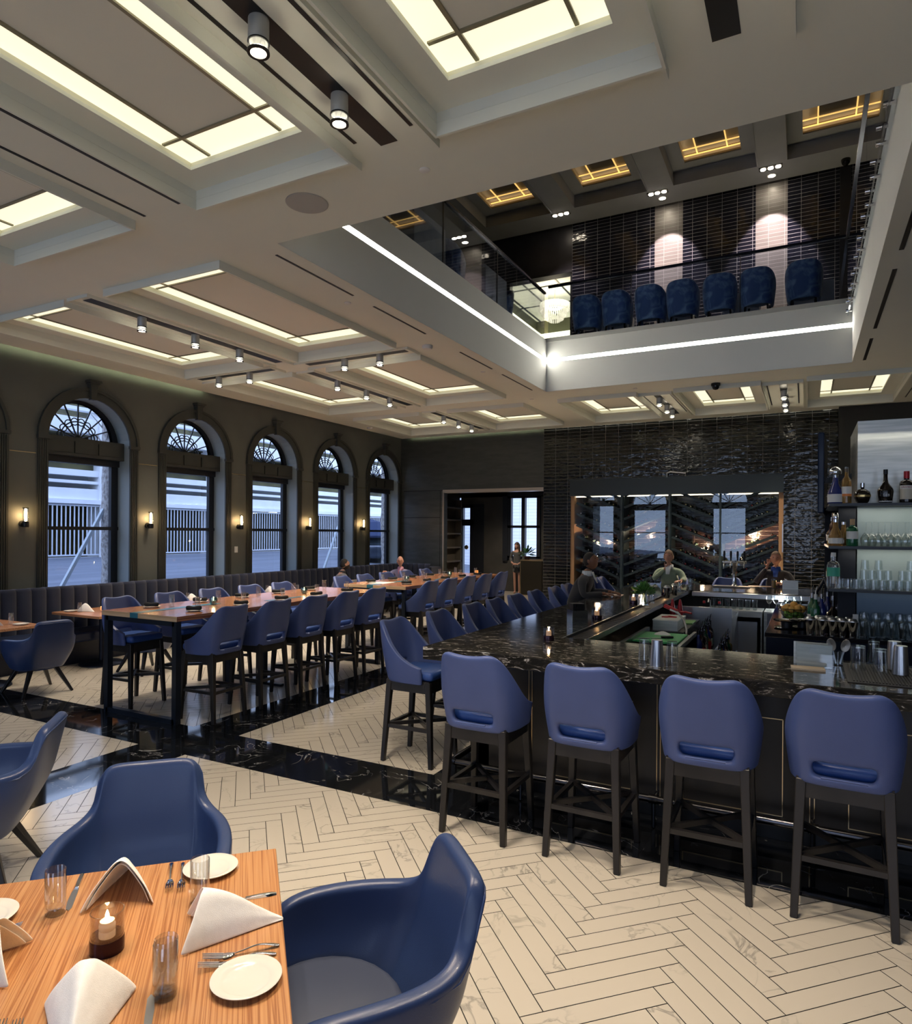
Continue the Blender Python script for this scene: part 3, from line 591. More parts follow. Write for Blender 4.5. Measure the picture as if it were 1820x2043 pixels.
m.box(-10.42, HY - 0.05, 0, -9.55, HY + .1, 0.25); m.box(-9.93, HY - 0.02, 0.25, -9.55, HY + .1, 2.8)
tag(m.build('door_3', frame_m), kind='structure')
m = MB(); m.lathe([(0, 0), (0.06, 0), (0.075, 0.01), (0.06, 0.025), (0, 0.025)], 16, M=Matrix.Translation((-10.16, HY - 0.08, 1.42)) @ Matrix.Rotation(R(90), 4, 'X')); tag(m.build('door_handle', brass_m, smooth=40), 'round brass handle on the glazed hall door', 'door handle')
nb = thing('white_brick_building', 'bright white brick building seen through the hall windows', 'building', (-9, 27, 0)); m = MB(); m.box(-9, 0, 0, 9, .3, 9); m.build('brick_wall', tile_mat('white_brick', (.86, .87, .88), (.90, .90, .91), (.7, .7, .72), w=.4, h=.14, rough=.8, bump=.1, msize=.01), nb)
m = MB(); m.box(-4.6, -.05, 4.2, -3.9, 0, 6.4); m.build('window_slot', frame_m, nb)
# ---- street outside: parking garage, palms, road
conc = noise_col(mat('garage_concrete', rough=0.85), (0.70, 0.72, 0.74), (0.76, 0.78, 0.80), 1.5)
gdark = noise_col(mat('garage_inside', rough=0.9), (0.05, 0.05, 0.035), (0.12, 0.11, 0.05), 0.7)
m = MB(); m.box(-60, -30, -0.35, -10.6, 60, -0.25); m.add([(-22, -30, .97), (-10.6, -30, .30), (-10.6, 60, .30), (-22, 60, .97)], [(0, 1, 2, 3)]); struct(m, 'floor_street', noise_col(mat('asphalt', rough=0.8), (0.12, 0.135, 0.165), (0.17, 0.185, 0.22), 1.2, stretch=(2, 0.2, 1)))
g = thing('parking_garage', 'pale concrete parking garage across the street with slatted ground floor fence', 'building', (-22, 8, 0))
m = MB(); m.box(-0.4, -30, -0.25, 0, 60, 0.98); m.build('podium_wall', conc, g)
m = MB()
for z0, z1 in ((2.95, 3.33), (3.50, 3.60), (3.76, 3.97), (4.40, 4.85), (5.25, 5.75), (6.0, 6.12), (6.35, 6.85)): m.box(-0.5 if z1 - z0 > 0.3 else -0.3, -30, z0, 0, 60, z1)
m.box(-0.2, -30, 2.80, 0.12, 60, 2.95); m.build('parapet_band', conc, g)
m = MB()
for y in range(-28, 66, 5): m.box(-0.6, y, -0.2, 0.08, y + 0.55, 6.9)
m.build('column', conc, g); m = MB(); m.box(-2.6, -30, 3.0, -2.5, 60, 4.0); m.build('inner_ramp_wall', mat('ramp_wall', (.62, .68, .72), .8), g)
m = MB(); m.box(-6, -30, -0.2, -5.8, 60, 7.5); m.box(-6, -30, 2.9, -0.5, 60, 3.0); m.box(-6, -30, 5.2, -0.5, 60, 5.3); m.box(-.9, -30, 4.0, -.3, 60, 4.35); m.box(-6, -30, 0.9, -0.4, 60, 0.95); m.build('dim_interior', gdark, g)
m = MB(); y = -20.0
while y < 52: m.box(0, y, 1.05, 0.03, y + 0.035, 2.78); y += 0.15
m.box(-0.01, -20, 1.03, 0.04, 52, 1.08); m.box(-0.01, -20, 2.72, 0.04, 52, 2.78); m.build('slatted_fence', mat('white_fence_paint', (0.62, 0.66, 0.72), 0.6), g)
m = MB()
for i, y in enumerate((-6, 2, 10, 18)): m.box(-4, y, 2.84, -2, y + 0.12, 2.88)
m.build('ceiling_lamp', mat('garage_lamp', (1, 1, 0.8), 0.5, emis=(1.0, 0.95, 0.55), es=6), g)
g2 = thing('office_block', 'tall pale office block rising behind the parking garage', 'building', (-58, 16, 0))
m = MB(); m.box(-6, -40, 0, 0, 34, 15.5)
m.build('facade', noise_col(mat('far_facade', rough=0.9), (0.46, 0.50, 0.58), (0.52, 0.56, 0.64), 0.4), g2)
m = MB(); y = -38.0
while y < 34:
    m.box(0.0, y, 13.2, 0.12, y + 0.5, 15.0); y += 1.25
for z in (5.0, 7.4, 9.8): m.box(0.0, -38, z, 0.1, 33, z + 0.7)
m.build('window_slot', mat('far_windows', (0.22, 0.26, 0.36), 0.5), g2)
bark = noise_col(mat('palm_bark', rough=0.9), (0.22, 0.20, 0.18), (0.50, 0.48, 0.46), 22, stretch=(1, 1, 0.6), bump=0.6, bscale=25)
for k, (px, X, lab) in enumerate(((214, -14.5, 'young street palm with leaning props outside the second arched window'), (684, -14.5, 'young street palm with leaning props outside the window beside the seated diners'), (767, -13.6, 'slim street palm at the edge of the end window'))):
    p = PX(px, 1100, X); t = thing('street_palm', lab, 'palm tree', (p.x, p.y, 0.3), 0, 'street palms'); m = MB()
    m.tube([(0.02 * math.sin(i), 0, i * 0.4) for i in range(15)], [0.13 + 0.02 * ((i % 2) - 0.5) for i in range(15)], 10); m.build('trunk', bark, t, 40)
    m = MB()
    for q in range(16):
        a = q * 2.4; z = 3.0 + q * 0.14; m.bar((0.1 * math.cos(a), 0.1 * math.sin(a), z), (0.36 * math.cos(a), 0.36 * math.sin(a), z + 0.32), 0.09, 0.02, 0.02)
    m.build('frond_stub', bark, t)
    m = MB()
    for q in range(26):
        a = q * 2.4; L_ = 1.6 + 0.4 * (q % 3); m.tube([(0, 0, 5.6), (L_ * .5 * math.cos(a), L_ * .5 * math.sin(a), 6.3 - 0.2 * (q % 4)), (L_ * math.cos(a), L_ * math.sin(a), 5.7 - 0.3 * (q % 4))], [0.05, 0.09, 0.01], 4)
    m.build('frond', mat('palm_green', (0.08, 0.13, 0.08), 0.7), t)
    if k < 2:
        m = MB(); m.bar((0, -0.1, 2.1), (0.1, -1.35, 0), 0.07); m.bar((0, 0.1, 2.1), (-0.2, 1.3, 0), 0.07); m.build('wooden_prop', mat('prop_wood', (0.45, 0.5, 0.52), 0.8), t)
p = PX(738, 1035, -17); m = MB(); m.lathe([(0, 0.75), (0.5, 0.6), (1.15, 0.0), (1.12, -0.08), (0.45, 0.45), (0, 0.6)], 12); t = thing('patio_umbrella', 'navy patio umbrella open outside the end window', 'umbrella', (p.x, p.y, 1.75)); m.build('canopy', mat('navy_canvas', (0.02, 0.035, 0.09), 0.8), t); m = MB(); m.tube([(0, 0, -2), (0, 0, 0.7)], 0.03); m.build('pole', black_m, t)
p = PX(748, 1125, -17); t = thing('parked_car', 'dark parked car seen low through the end window', 'car', (p.x, p.y, 0.80), R(-60)); m = MB()
m.prism([(-2.1, -0.8), (2.1, -0.8), (2.2, 0), (2.1, 0.8), (-2.1, 0.8), (-2.2, 0)], 0.0, 0.55); m.build('body', mat('car_paint', (0.02, 0.03, 0.05), 0.15, coat=1), t, bevel=0.12, bseg=3)
m = MB(); v = [(-1.5, -0.75, 0.55), (1.2, -0.75, 0.55), (1.2, 0.75, 0.55), (-1.5, 0.75, 0.55), (-1.0, -0.6, 1.0), (0.6, -0.6, 1.0), (0.6, 0.6, 1.0), (-1.0, 0.6, 1.0)]; m.add(v, [(0, 3, 2, 1), (4, 5, 6, 7), (0, 1, 5, 4), (1, 2, 6, 5), (2, 3, 7, 6), (3, 0, 4, 7)]); m.build('cabin_glass', mat('car_glass', (0.05, 0.07, 0.09), 0.05), t, bevel=0.06)
m = MB()
for x in (-1.35, 1.35):
    for y in (-0.78, 0.78): m.lathe([(0, -0.1), (0.33, -0.1), (0.33, 0.1), (0, 0.1)], 18, M=Matrix.Translation((x, y, -0.1)) @ Matrix.Rotation(R(90), 4, 'X'))
m.build('wheel', black_m, t)
# ================================================================== LIGHT FITTINGS
def downlight_kit():
    t = thing('cylinder_downlight', 'x', 'downlight')
    m = MB(); m.lathe([(0, 0), (0.052, 0), (0.052, -0.115), (0.050, -0.118), (0.046, -0.118), (0.046, -0.02), (0, -0.02)], 24); m.build('housing', grey_m, t, 40)
    m = MB(); m.lathe([(0.0525, -0.112), (0.055, -0.114), (0.055, -0.122), (0.050, -0.124), (0.046, -0.12)], 24); m.build('black_ring', black_m, t, 40)
    m = MB(); m.lathe([(0.053, -0.122), (0.053, -0.165), (0.050, -0.165), (0.050, -0.122)], 24, close=True); m.build('clear_collar', tglass_m, t, 40)
    m = MB(); m.lathe([(0.051, -0.160), (0.056, -0.163), (0.056, -0.172), (0.040, -0.172), (0.040, -0.160)], 24, close=True); m.build('trim_ring', black_m, t, 40)
    m = MB(); m.lathe([(0, -0.160), (0.040, -0.161), (0.040, -0.150), (0, -0.150)], 20); m.build('lens', lens_m, t)
    light('downlight_beam', 'SPOT', (0, 0, -0.19), SPOT_W, (1.0, 0.83, 0.64), t, spot_size=R(95), spot_blend=0.7, shadow_soft_size=0.05)
    return Kit(t)
DL = downlight_kit()
GR = 'cylinder downlights of the dining room'
def track(x0, x1, y0, y1, lab, frame=True, wide=0.0):
    """dark slot let into the ceiling, with its hanging edge strips"""
    t = thing('track_slot', lab, 'lighting track', ((x0 + x1) / 2, (y0 + y1) / 2, 4.5), 0, 'lighting tracks of the dining room'); hx, hy = (x1 - x0) / 2, (y1 - y0) / 2
    m = MB(); m.box(-hx, -hy, -0.004, hx, hy, 0.0); m.build('slot_channel', black_m, t)
    if frame:
        m = MB(); a = 0.10 + wide
        if hx < hy: m.box(-hx - a - 0.012, -hy - 0.12, -0.035 - wide * .15, -hx - a, hy + 0.12, 0); m.box(hx + a, -hy - 0.12, -0.035 - wide * .15, hx + a + 0.012, hy + 0.12, 0); m.box(-hx - a, -hy - 0.12, -0.035 - wide * .15, hx + a, -hy - 0.108, 0)
        else: m.box(-hx - 0.12, -hy - a - 0.012, -0.035, hx + 0.12, -hy - a, 0); m.box(-hx - 0.12, hy + a, -0.035, hx + 0.12, hy + a + 0.012, 0); m.box(hx + 0.108, -hy - a, -0.035, hx + 0.12, hy + a, 0)
        m.build('edge_strip', ceil_m, t)
    return t
TR = [(-7.22, -7.08, 4.72, 7.80, [(-7.15, 5.42), (-7.15, 6.22), (-7.15, 7.0)], 'between the street-side coffers of the second row'),
      (-7.22, -7.08, 8.52, 11.62, [(-7.10, 9.18), (-7.10, 10.03), (-7.10, 10.80)], 'between the street-side coffers of the third row'),
      (-7.20, -7.08, 12.48, 15.0, [(-7.12, 13.0), (-7.12, 13.72), (-7.12, 14.4)], 'between the coffers beside the end wall'),
      (-9.2, -7.55, 8.04, 8.16, [(-8.74, 8.10), (-8.05, 8.10)], 'crossing between rows beside the arched windows'),
      (-6.85, -5.05, 8.04, 8.16, [(-6.12, 8.08), (-5.49, 8.08)], 'crossing between rows over the communal tables'),
      (-2.53, -2.40, 0.9, 3.72, [(-2.46, 2.52), (-2.46, 3.18), (-2.46, 1.20), (-2.46, 1.86)], 'over the floor in front of the near stools'),
      (-0.45, -0.31, 0.9, 3.72, [(-0.38, 2.9), (-0.38, 2.1)], 'over the bar stools by the picture edge'),
      (-2.53, -2.41, 12.6, 14.9, [(-2.47, 13.0), (-2.47, 13.8), (-2.47, 14.38)], 'before the tiled wall, above the green-sweatered guest'),
      (-0.42, -0.30, 12.6, 14.9, [(-0.36, 13.3), (-0.36, 14.02), (-0.36, 14.62)], 'before the tiled wall, nearer the back bar')]
for x0, x1, y0, y1, ls, w in TR:
    track(x0, x1, y0, y1, 'dark recessed lighting track ' + w, True, 0.14 if (x0 > -3) else 0.0)
    for i, (x, y) in enumerate(ls):
        o = DL.put((x, y, 4.498), 0, NTH[i] + ' cylinder downlight on the track ' + w, GR)
# linear air slots beside them
def slot(x0, x1, y0, y1, lab, z=4.499):
    m = MB(); m.box(x0, y0, z - 0.004, x1, y1, z); o = m.build('linear_air_slot', black_m); tag(o, lab, 'air vent', 'linear air slots in the ceiling')
    return o
for q in (((-2.76 + .08, -2.655, 1.0, 3.62), 'thin black air slot beside the near lighting track, coffer side'), ((-2.245, -2.22, 1.0, 3.62), 'thin black air slot beside the near lighting track, bar side'),
          ((-4.41, -4.385, 1.0, 3.66), 'thin black air slot along the large near coffer'), ((-4.84, -4.815, 1.0, 3.68), 'thin black air slot beyond the large near coffer'),
          ((-4.41, -4.385, 4.75, 5.95), 'first thin black slot along the gallery edge'), ((-4.41, -4.385, 6.34, 7.52), 'second thin black slot along the gallery edge'),
          ((-4.41, -4.385, 8.50, 9.60), 'third thin black slot along the gallery edge'), ((-4.41, -4.385, 10.0, 11.34), 'last thin black slot along the gallery edge'),
          ((0.73, 0.77, 7.70, 9.80), 'long dark slot in the ceiling over the back bar'), ((0.73, 0.77, 10.28, 11.50), 'short dark slot in the ceiling beyond the back bar'), ((0.73, 0.77, 5.4, 7.2), 'dark slot in the ceiling over the glass shelves'),
          ((-2.72, -2.70, 12.6, 14.7), 'air slot beside the end wall track, coffer side'), ((-2.24, -2.22, 12.6, 14.7), 'air slot beside the end wall track, tap side'),
          ((-0.62, -0.60, 12.6, 14.7), 'air slot beside the last track, tap side'), ((-0.14, -0.12, 12.6, 14.7), 'air slot beside the last track, back bar side'), ((1.62, 1.64, 12.2, 14.9), 'air slot past the end coffer above the back bar')):
    slot(*q[0], q[1])
m = MB(); m.lathe([(0, 0), (0.165, 0), (0.165, -0.004), (0.158, -0.007), (0, -0.007)], 40, c=(-3.49, 4.11, 4.499)); tag(m.build('ceiling_speaker', mat('speaker_grille', (0.42, 0.41, 0.39), 0.8)), 'round flush speaker grille in the ceiling before the gallery opening', 'speaker')
def smallround(name, x, y, r, h, lab, cat, m_):
    m = MB(); m.lathe([(0, 0), (r, 0), (r, -h * 0.5), (r * 0.8, -h), (0, -h)], 20, c=(x, y, 4.499)); return tag(m.build(name, m_, smooth=40), lab, cat)
smallround('smoke_detector', -4.66, 8.02, 0.075, 0.045, 'white smoke detector beside the gallery edge', 'smoke detector', white_m)
smallround('smoke_detector', -9.58, 13.69, 0.075, 0.04, 'white smoke detector in the corner above the end window', 'smoke detector', white_m)
for x, y, l in ((-2.42, 4.11, 'small round sprinkler cover before the gallery opening'), (-4.59, 6.11, 'small round sprinkler cover along the gallery edge'), (-9.81, 6.35, 'small round sprinkler cover over the first arched window'), (-9.7, 10.4, 'small round sprinkler cover over the third arched window'), (-4.6, 9.7, 'small round sprinkler cover past the smoke detector'), (-2.7, 12.0, 'small round sprinkler cover beyond the gallery opening'), (-4.7, 12.1, 'small round sprinkler cover near the opening corner')):
    smallround('sprinkler_cover', x, y, 0.038, 0.012, l, 'sprinkler', white_m)
t = thing('dome_camera', 'black dome security camera on the ceiling before the tiled wall', 'security camera', (-1.38, 12.2, 4.5)); m = MB(); m.lathe([(0, 0), (0.075, 0), (0.075, -0.04), (0, -0.04)], 24); m.build('mount', black_m, t, 40)
m = MB(); m.lathe([(0.06, -0.04), (0.058, -0.07), (0.04, -0.1), (0, -0.112)], 24); m.build('dome', mat('smoked_dome', (0.01, 0.01, 0.01), 0.05), t, 40)
# gallery spots
for i, (px, py, w) in enumerate(((1119, 427, 'before the first dark tile bay'), (1312, 384, 'before the first pale pilaster'), (1538, 334, 'before the second pale pilaster'))):
    p = PZ(px, py, UZ); t = thing('triple_spotlight', 'recessed triple spotlight in the gallery ceiling ' + w, 'spotlight', (p.x, p.y, UZ), 0, 'triple spotlights of the gallery')
    m = MB(); m.box(-0.22, -0.075, -0.012, 0.22, 0.075, 0); m.build('trim_plate', black_m, t); m = MB()
    for x in (-0.14, 0, 0.14): m.lathe([(0, -0.014), (0.052, -0.014), (0.052, -0.022), (0, -0.022)], 16, c=(x, 0, 0))
    m.build('lamp_lens', lens_m, t)
    light('spot_beam', 'SPOT', (0, 0, -0.05), 150, (1, 0.8, 0.72), t, spot_size=R(80), spot_blend=0.6, shadow_soft_size=0.06)
    if i:
        p = PZ((1322, 1540)[i - 1], (395, 350)[i - 1], UZ); a, b = PIL[i - 1]; t = thing('wall_washer', 'round white wall washer above the %s pale pilaster' % NTH[i - 1], 'spotlight', (p.x, p.y, UZ), 0, 'gallery wall washers')
        m = MB(); m.lathe([(0.07, 0), (0.09, -0.002), (0.09, -0.012), (0.07, -0.012)], 24, close=True); m.build('trim_ring', white_m, t); m = MB(); m.lathe([(0, -0.004), (0.07, -0.004), (0.07, -0.010), (0, -0.010)], 24); m.build('lamp_lens', lens_m, t)
        sp = light('wash_beam', 'SPOT', ((a + b) / 2 - p.x, 14.9 - p.y, -0.1), 190, (1.0, 0.80, 0.76), t, spot_size=R(56), spot_blend=0.25, shadow_soft_size=0.03)
        sp.rotation_euler = (R(30), 0, 0)
p = PZ(1688, 318, UZ); t = thing('dome_camera', 'black dome camera on the gallery ceiling past the pale pilasters', 'security camera', (p.x, p.y, UZ)); m = MB(); m.lathe([(0, 0), (0.085, 0), (0.085, -0.03), (0.07, -0.08), (0.03, -0.13), (0, -0.135)], 20); m.build('dome', MATS['smoked_dome'], t, 40)
# chandelier
t = thing('crystal_chandelier', 'tiered crystal rod chandelier glowing in the room beyond the gallery', 'chandelier', (-6.14, 17.5, 8.05))
m = MB(); m.tube([(0, 0, 0.25), (0, 0, 0.58)], 0.008, 6); m.lathe([(0, 0.58), (0.06, 0.58), (0.06, 0.60), (0, 0.60)], 16); m.build('chain', brass_m, t)
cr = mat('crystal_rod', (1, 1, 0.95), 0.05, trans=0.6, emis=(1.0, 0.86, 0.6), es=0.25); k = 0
for tier, (rr, z0, ln, n) in enumerate(((0.40, 0.16, 0.20, 44), (0.33, 0.02, 0.20, 38), (0.24, -0.10, 0.18, 28), (0.14, -0.2, 0.14, 18))):
    m = MB()
    for q in range(n): a = 2 * PI * q / n; m.box(-0.011, -0.011, z0 - ln, 0.011, 0.011, z0, M=Matrix.Translation((rr * math.cos(a), rr * math.sin(a), 0)) @ Matrix.Rotation(a, 4, 'Z'))
    tag(m.build('crystal_tier', cr, t), kind=None)
m = MB(); m.lathe([(0.15, 0.05), (0.38, 0.16), (0.39, 0.14), (0.15, 0.02)], 24, close=True); m.build('glowing_ring', mat('chand_core', (1, 1, 1), 0.5, emis=(1, 0.9, 0.65), es=2.0), t)
light('chandelier_light', 'POINT', (0, 0, 0.1), 20, (1, 0.85, 0.6), t, shadow_soft_size=0.25)
light('side_room_glow', 'AREA', (0, 0.3, 0.5), 25, (1, 0.9, 0.62), t, shape='SQUARE', size=2.2)
# sconces
t = thing('wall_sconce', 'x', 'wall lamp')
m = MB(); m.lathe([(0, 0), (0.045, 0), (0.045, 0.02), (0, 0.02)], 20, M=Matrix.Rotation(R(90), 4, 'Y')); m.bar((0.02, 0, 0), (0.095, 0, 0), 0.03); m.build('back_plate', black_m, t, 40)
m = MB(); m.lathe([(0, -0.05), (0.038, -0.05), (0.042, -0.03), (0.042, 0.03), (0, 0.03)], 20, c=(0.095, 0, 0)); m.build('cup', black_m, t, 40)
m = MB(); m.lathe([(0.036, 0.03), (0.036, 0.22), (0.034, 0.22), (0.034, 0.03)], 20, c=(0.095, 0, 0), close=True); m.build('glass_shade', tglass_m, t, 40)
m = MB(); m.lathe([(0, 0.035), (0.017, 0.04), (0.019, 0.08), (0.019, 0.19), (0.012, 0.215), (0, 0.22)], 14, c=(0.095, 0, 0)); m.build('glowing_tube', bulb_m, t, 60)
m = MB(); m.lathe([(0.036, 0.218), (0.040, 0.218), (0.040, 0.23), (0.036, 0.23)], 20, c=(0.095, 0, 0), close=True); m.build('top_ring', black_m, t)
light('sconce_light', 'POINT', (0.10, 0, 0.12), 13, (1.0, 0.58, 0.26), t, shadow_soft_size=0.03)
SCK = Kit(t)
for i in range(5): SCK.put((XW, WC[i + 2] - 1.04, 2.0), 0, 'glowing tube sconce on the pier before the %s arched window' % NTH[i], 'sconces between the arched windows')
m = MB(); m.box(XW, 9.69, 1.49, XW + 0.008, 9.77, 1.61); m.box(XW, 9.72, 1.52, XW + 0.014, 9.74, 1.58); tag(m.build('light_switch', white_m), 'white light switch plate on the olive pier', 'light switch')

# ================================================================== SEATING
def shell(path, ztop, z0, rows, hole=None, lean=0.0, taper=None, thick=0.045, sub=1, dome=0.0):
    """upholstered wrap: path = half plan outline from the back centre to the front of the wing"""
    full = [(-x, y, i) for i, (x, y) in list(enumerate(path))[:0:-1]] + [(x, y, i) for i, (x, y) in enumerate(path)]
    zt = max(ztop); v = []; n = len(full); f = []
    for rz_ in rows:
        for x, y, i in full:
            z = z0 + (ztop[i] - z0) * rz_; q = (z - z0) / (zt - z0)
            w = max(0.0, min(1.0, (-y + 0.05) / 0.25)); tx = taper(q, i) if taper else 1.0
            v.append((x * tx, y - lean * q * w, z))
    for r in range(len(rows) - 1):
        for c in range(n - 1):
            xm = (full[c][0] + full[c + 1][0]) / 2
            if hole and r in hole[0] and abs(xm) < hole[1]: continue
            f.append((r * n + c, r * n + c + 1, (r + 1) * n + c + 1, (r + 1) * n + c))
    m = MB(); m.add(v, f); return m
def make_stool():
    t = thing('bar_stool', 'x', 'bar stool')
    P_ = [(0, -.215), (.05, -.215), (.10, -.214), (.145, -.21), (.185, -.197), (.222, -.165), (.243, -.11), (.25, -.04), (.25, .03), (.247, .09), (.243, .145)]
    Z_ = [1.158, 1.16, 1.165, 1.172, 1.17, 1.135, 1.0, .90, .85, .825, .81]
    rows = [0, .07, .10, .255, .34, .5, .66, .82, .94, 1.0]
    s = shell(P_, Z_, .675, rows, hole=((2,), .125), lean=.10, taper=lambda q, i: 0.90 + .12 * math.sin(min(1, q * 1.6) * PI / 2) - 0.13 * max(0, q - .55) / .45)
    o = s.build('backrest', stool_m, t, solid=.042, sub=2)
    m = MB(); m.box(-.205, -.19, .70, .205, .225, .775); m.build('seat_cushion', seat_m, t, bevel=.03, bseg=3)
    m = MB(); m.box(-.21, -.2, .655, .21, .2, .70); m.box(-.205, -.205, .60, .205, -.18, .69); m.box(-.205, .18, .60, .205, .205, .69); m.box(-.205, -.2, .60, -.18, .2, .69); m.box(.18, -.2, .60, .205, .2, .69); m.build('seat_rail', leg_m, t)
    for sx in (-1, 1):
        for y0, y1 in ((-.185, -.235), (.185, .225)):
            m = MB(); m.bar((sx * .188, y0, .69), (sx * .215, y1, 0.0), .050, .036, up=(0, 1, 0)); m.build('leg', leg_m, t, bevel=.004, bseg=1)
    m = MB(); m.bar((-.2, -.21, .30), (-.2, .21, .30), .028); m.bar((.2, -.21, .30), (.2, .21, .30), .028); m.bar((-.2, -.215, .30), (.2, -.215, .30), .028); m.build('stretcher', leg_m, t)
    m = MB(); m.bar((-.19, -.2, .31), (.19, .2, .31), .022, h=.03); m.bar((.19, -.2, .31), (-.19, .2, .31), .022, h=.03); m.build('cross_brace', leg_m, t)
    m = MB(); m.tube([(-.10, -.262, .728), (.10, -.262, .728)], .006, 6); m.build('piping', stool_m, t)
    return t
ST = Kit(make_stool())
def put_stools(spots, rz, lab, grp):
    for i, (x, y) in enumerate(spots): ST.put((x, y, 0), rz + random.uniform(-.03, .03), lab % NTH[i], grp)
put_stools([(-1.84, 4.005), (-1.14, 4.01), (-.465, 4.01), (.18, 4.005)], 0, '%s blue bar stool from the corner, along the near side of the granite bar', 'stools along the near side of the bar')
put_stools([(-2.90, 4.92), (-2.88, 5.66), (-2.88, 6.42), (-2.88, 7.0), (-2.88, 7.62), (-2.88, 8.28), (-2.88, 9.62), (-2.88, 10.35), (-2.88, 10.98), (-2.88, 11.5)], -PI / 2, '%s blue bar stool along the long side of the granite bar, counted from the corner', 'stools along the long side of the bar')
ST.put((-2.86, 9.0, 0), -PI / 2, 'blue bar stool under the guest in the dark jacket', 'stools along the long side of the bar')
put_stools([(-2.10, 12.34), (-1.2, 12.25), (-.45, 12.35)], PI, '%s blue bar stool on the far side of the granite bar', 'stools on the far side of the bar')
CR = [4.97, 5.63, 6.28, 6.92, 7.55]; CL = [4.95, 5.62, 6.28, 6.95, 7.6]
put_stools([(-5.42, y) for y in CR], PI / 2, '%s blue stool on the aisle side of the first communal table', 'aisle stools of the first communal table')
put_stools([(-6.62, y) for y in CL], -PI / 2, '%s blue stool on the window side of the first communal table', 'window stools of the first communal table')
put_stools([(-5.48, y) for y in (9.15, 9.80, 10.5, 11.2, 11.95)], PI / 2, '%s blue stool on the aisle side of the second communal table', 'aisle stools of the second communal table')
put_stools([(-6.7, y) for y in (9.15, 9.80, 10.5, 11.2, 11.95)], -PI / 2, '%s blue stool on the window side of the second communal table', 'window stools of the second communal table')

def make_armchair():
    t = thing('dining_armchair', 'x', 'dining chair')
    P_ = [(0, -.275), (.06, -.275), (.12, -.274), (.165, -.271), (.192, -.266), (.206, -.260), (.216, -.254), (.228, -.245), (.262, -.212), (.30, -.15), (.322, -.07), (.328, .01), (.322, .09), (.308, .15), (.29, .20)]
    Z_ = [.878, .878, .878, .875, .86, .83, .75, .705, .675, .668, .665, .66, .65, .625, .57]
    rows = [0, .10, .25, .42, .6, .78, .92, 1.0]
    def tp(q, i): return (.70 + .30 * math.sin(min(1, q * 2.0) * PI / 2)) * (1.0 - (.03 * max(0, q - .5) / .5 if i < 7 else 0))
    s = shell(P_, Z_, .30, rows, lean=.14, taper=tp); s.v = [(x, y * (0.72 + 0.28 * min(1, (z - .30) / .22)) if z < .52 else y, z) for x, y, z in s.v]
    s.build('upholstered_shell', chair_m, t, solid=.058, sub=2)
    full = [(-x, y, i) for i, (x, y) in list(enumerate(P_))[:0:-1]] + [(x, y, i) for i, (x, y) in enumerate(P_)]; pts = []
    for x, y, i in full:
        q = (Z_[i] - .30) / (max(Z_) - .30); w = max(0.0, min(1.0, (-y + .05) / .25)); tx = tp(q, i); X, Yy = x * tx, y - .14 * q * w
        nx, ny = (x, y * 1.0 - .0) ; l = math.hypot(nx, ny) or 1; pts.append((X + nx / l * .021, Yy + ny / l * .021, Z_[i] - .030))
    m = MB(); m.tube(pts[1:-1], .0045, 6); m.build('piping', chair_m, t, 60)
    m = MB(); c = [(0.262 * math.cos(a) * (1 if math.sin(a) < 0.3 else 1.0), 0.03 + .25 * math.sin(a)) for a in [2 * PI * k / 28 for k in range(28)]]; m.prism(c, .37, .465); m.build('seat_cushion', mat('grey_navy_vinyl', (0.045, 0.055, 0.09), 0.4), t, bevel=.028, bseg=3)
    m = MB(); c = [(0.22 * math.cos(a), 0.02 + .21 * math.sin(a)) for a in [2 * PI * k / 24 for k in range(24)]]; m.prism(c, .28, .37); m.build('seat_base', chair_m, t)
    for sx in (-1, 1):
        for y0, y1 in ((-.13, -.27), (.15, .27)):
            m = MB(); m.bar((sx * .12, y0, .33), (sx * .27, y1, 0.0), .05, .028, up=(0, 1, 0)); m.build('leg', leg_m, t, bevel=.004, bseg=1)
    return t
DC = Kit(make_armchair())
TA = Vector((-1.725, 1.885, 0)); U_ = Vector((S2, -S2, 0)); V_ = Vector((-S2, -S2, 0)); TS = 0.96
def TP(u, v, z=0.75): p = TA + U_ * u + V_ * v; return Vector((p.x, p.y, z))
def face(d): return math.atan2(d.y, d.x) - PI / 2          # rotation that turns local +Y to d
p = TP(-.345, .515, 0); DC.put(p, face(U_), 'navy leather armchair across the near pine table, back to the herringbone floor', 'armchairs at the near table')
p = TP(.475, -.155, 0); DC.put(p, face(V_), 'navy leather armchair at the near pine table, turned side-on beside the plate', 'armchairs at the near table')
DC.put((-3.98, 1.98, 0), face(Vector((-.72, -.70, 0))), 'navy leather armchair cut off by the picture edge, back turned to the aisle', 'armchairs at the near table')
DC.put((-8.05, 4.73, 0), face(Vector((-1, 0.12, 0))), 'navy armchair facing the banquette at the nearest window table')
DC.put((-7.95, 6.15, 0), face(Vector((-1, 0.05, 0))), 'navy armchair half hidden behind the end of the first communal table')
DC.put((-8.65, 13.75, 0), PI, 'navy armchair under the bald diner by the end window')

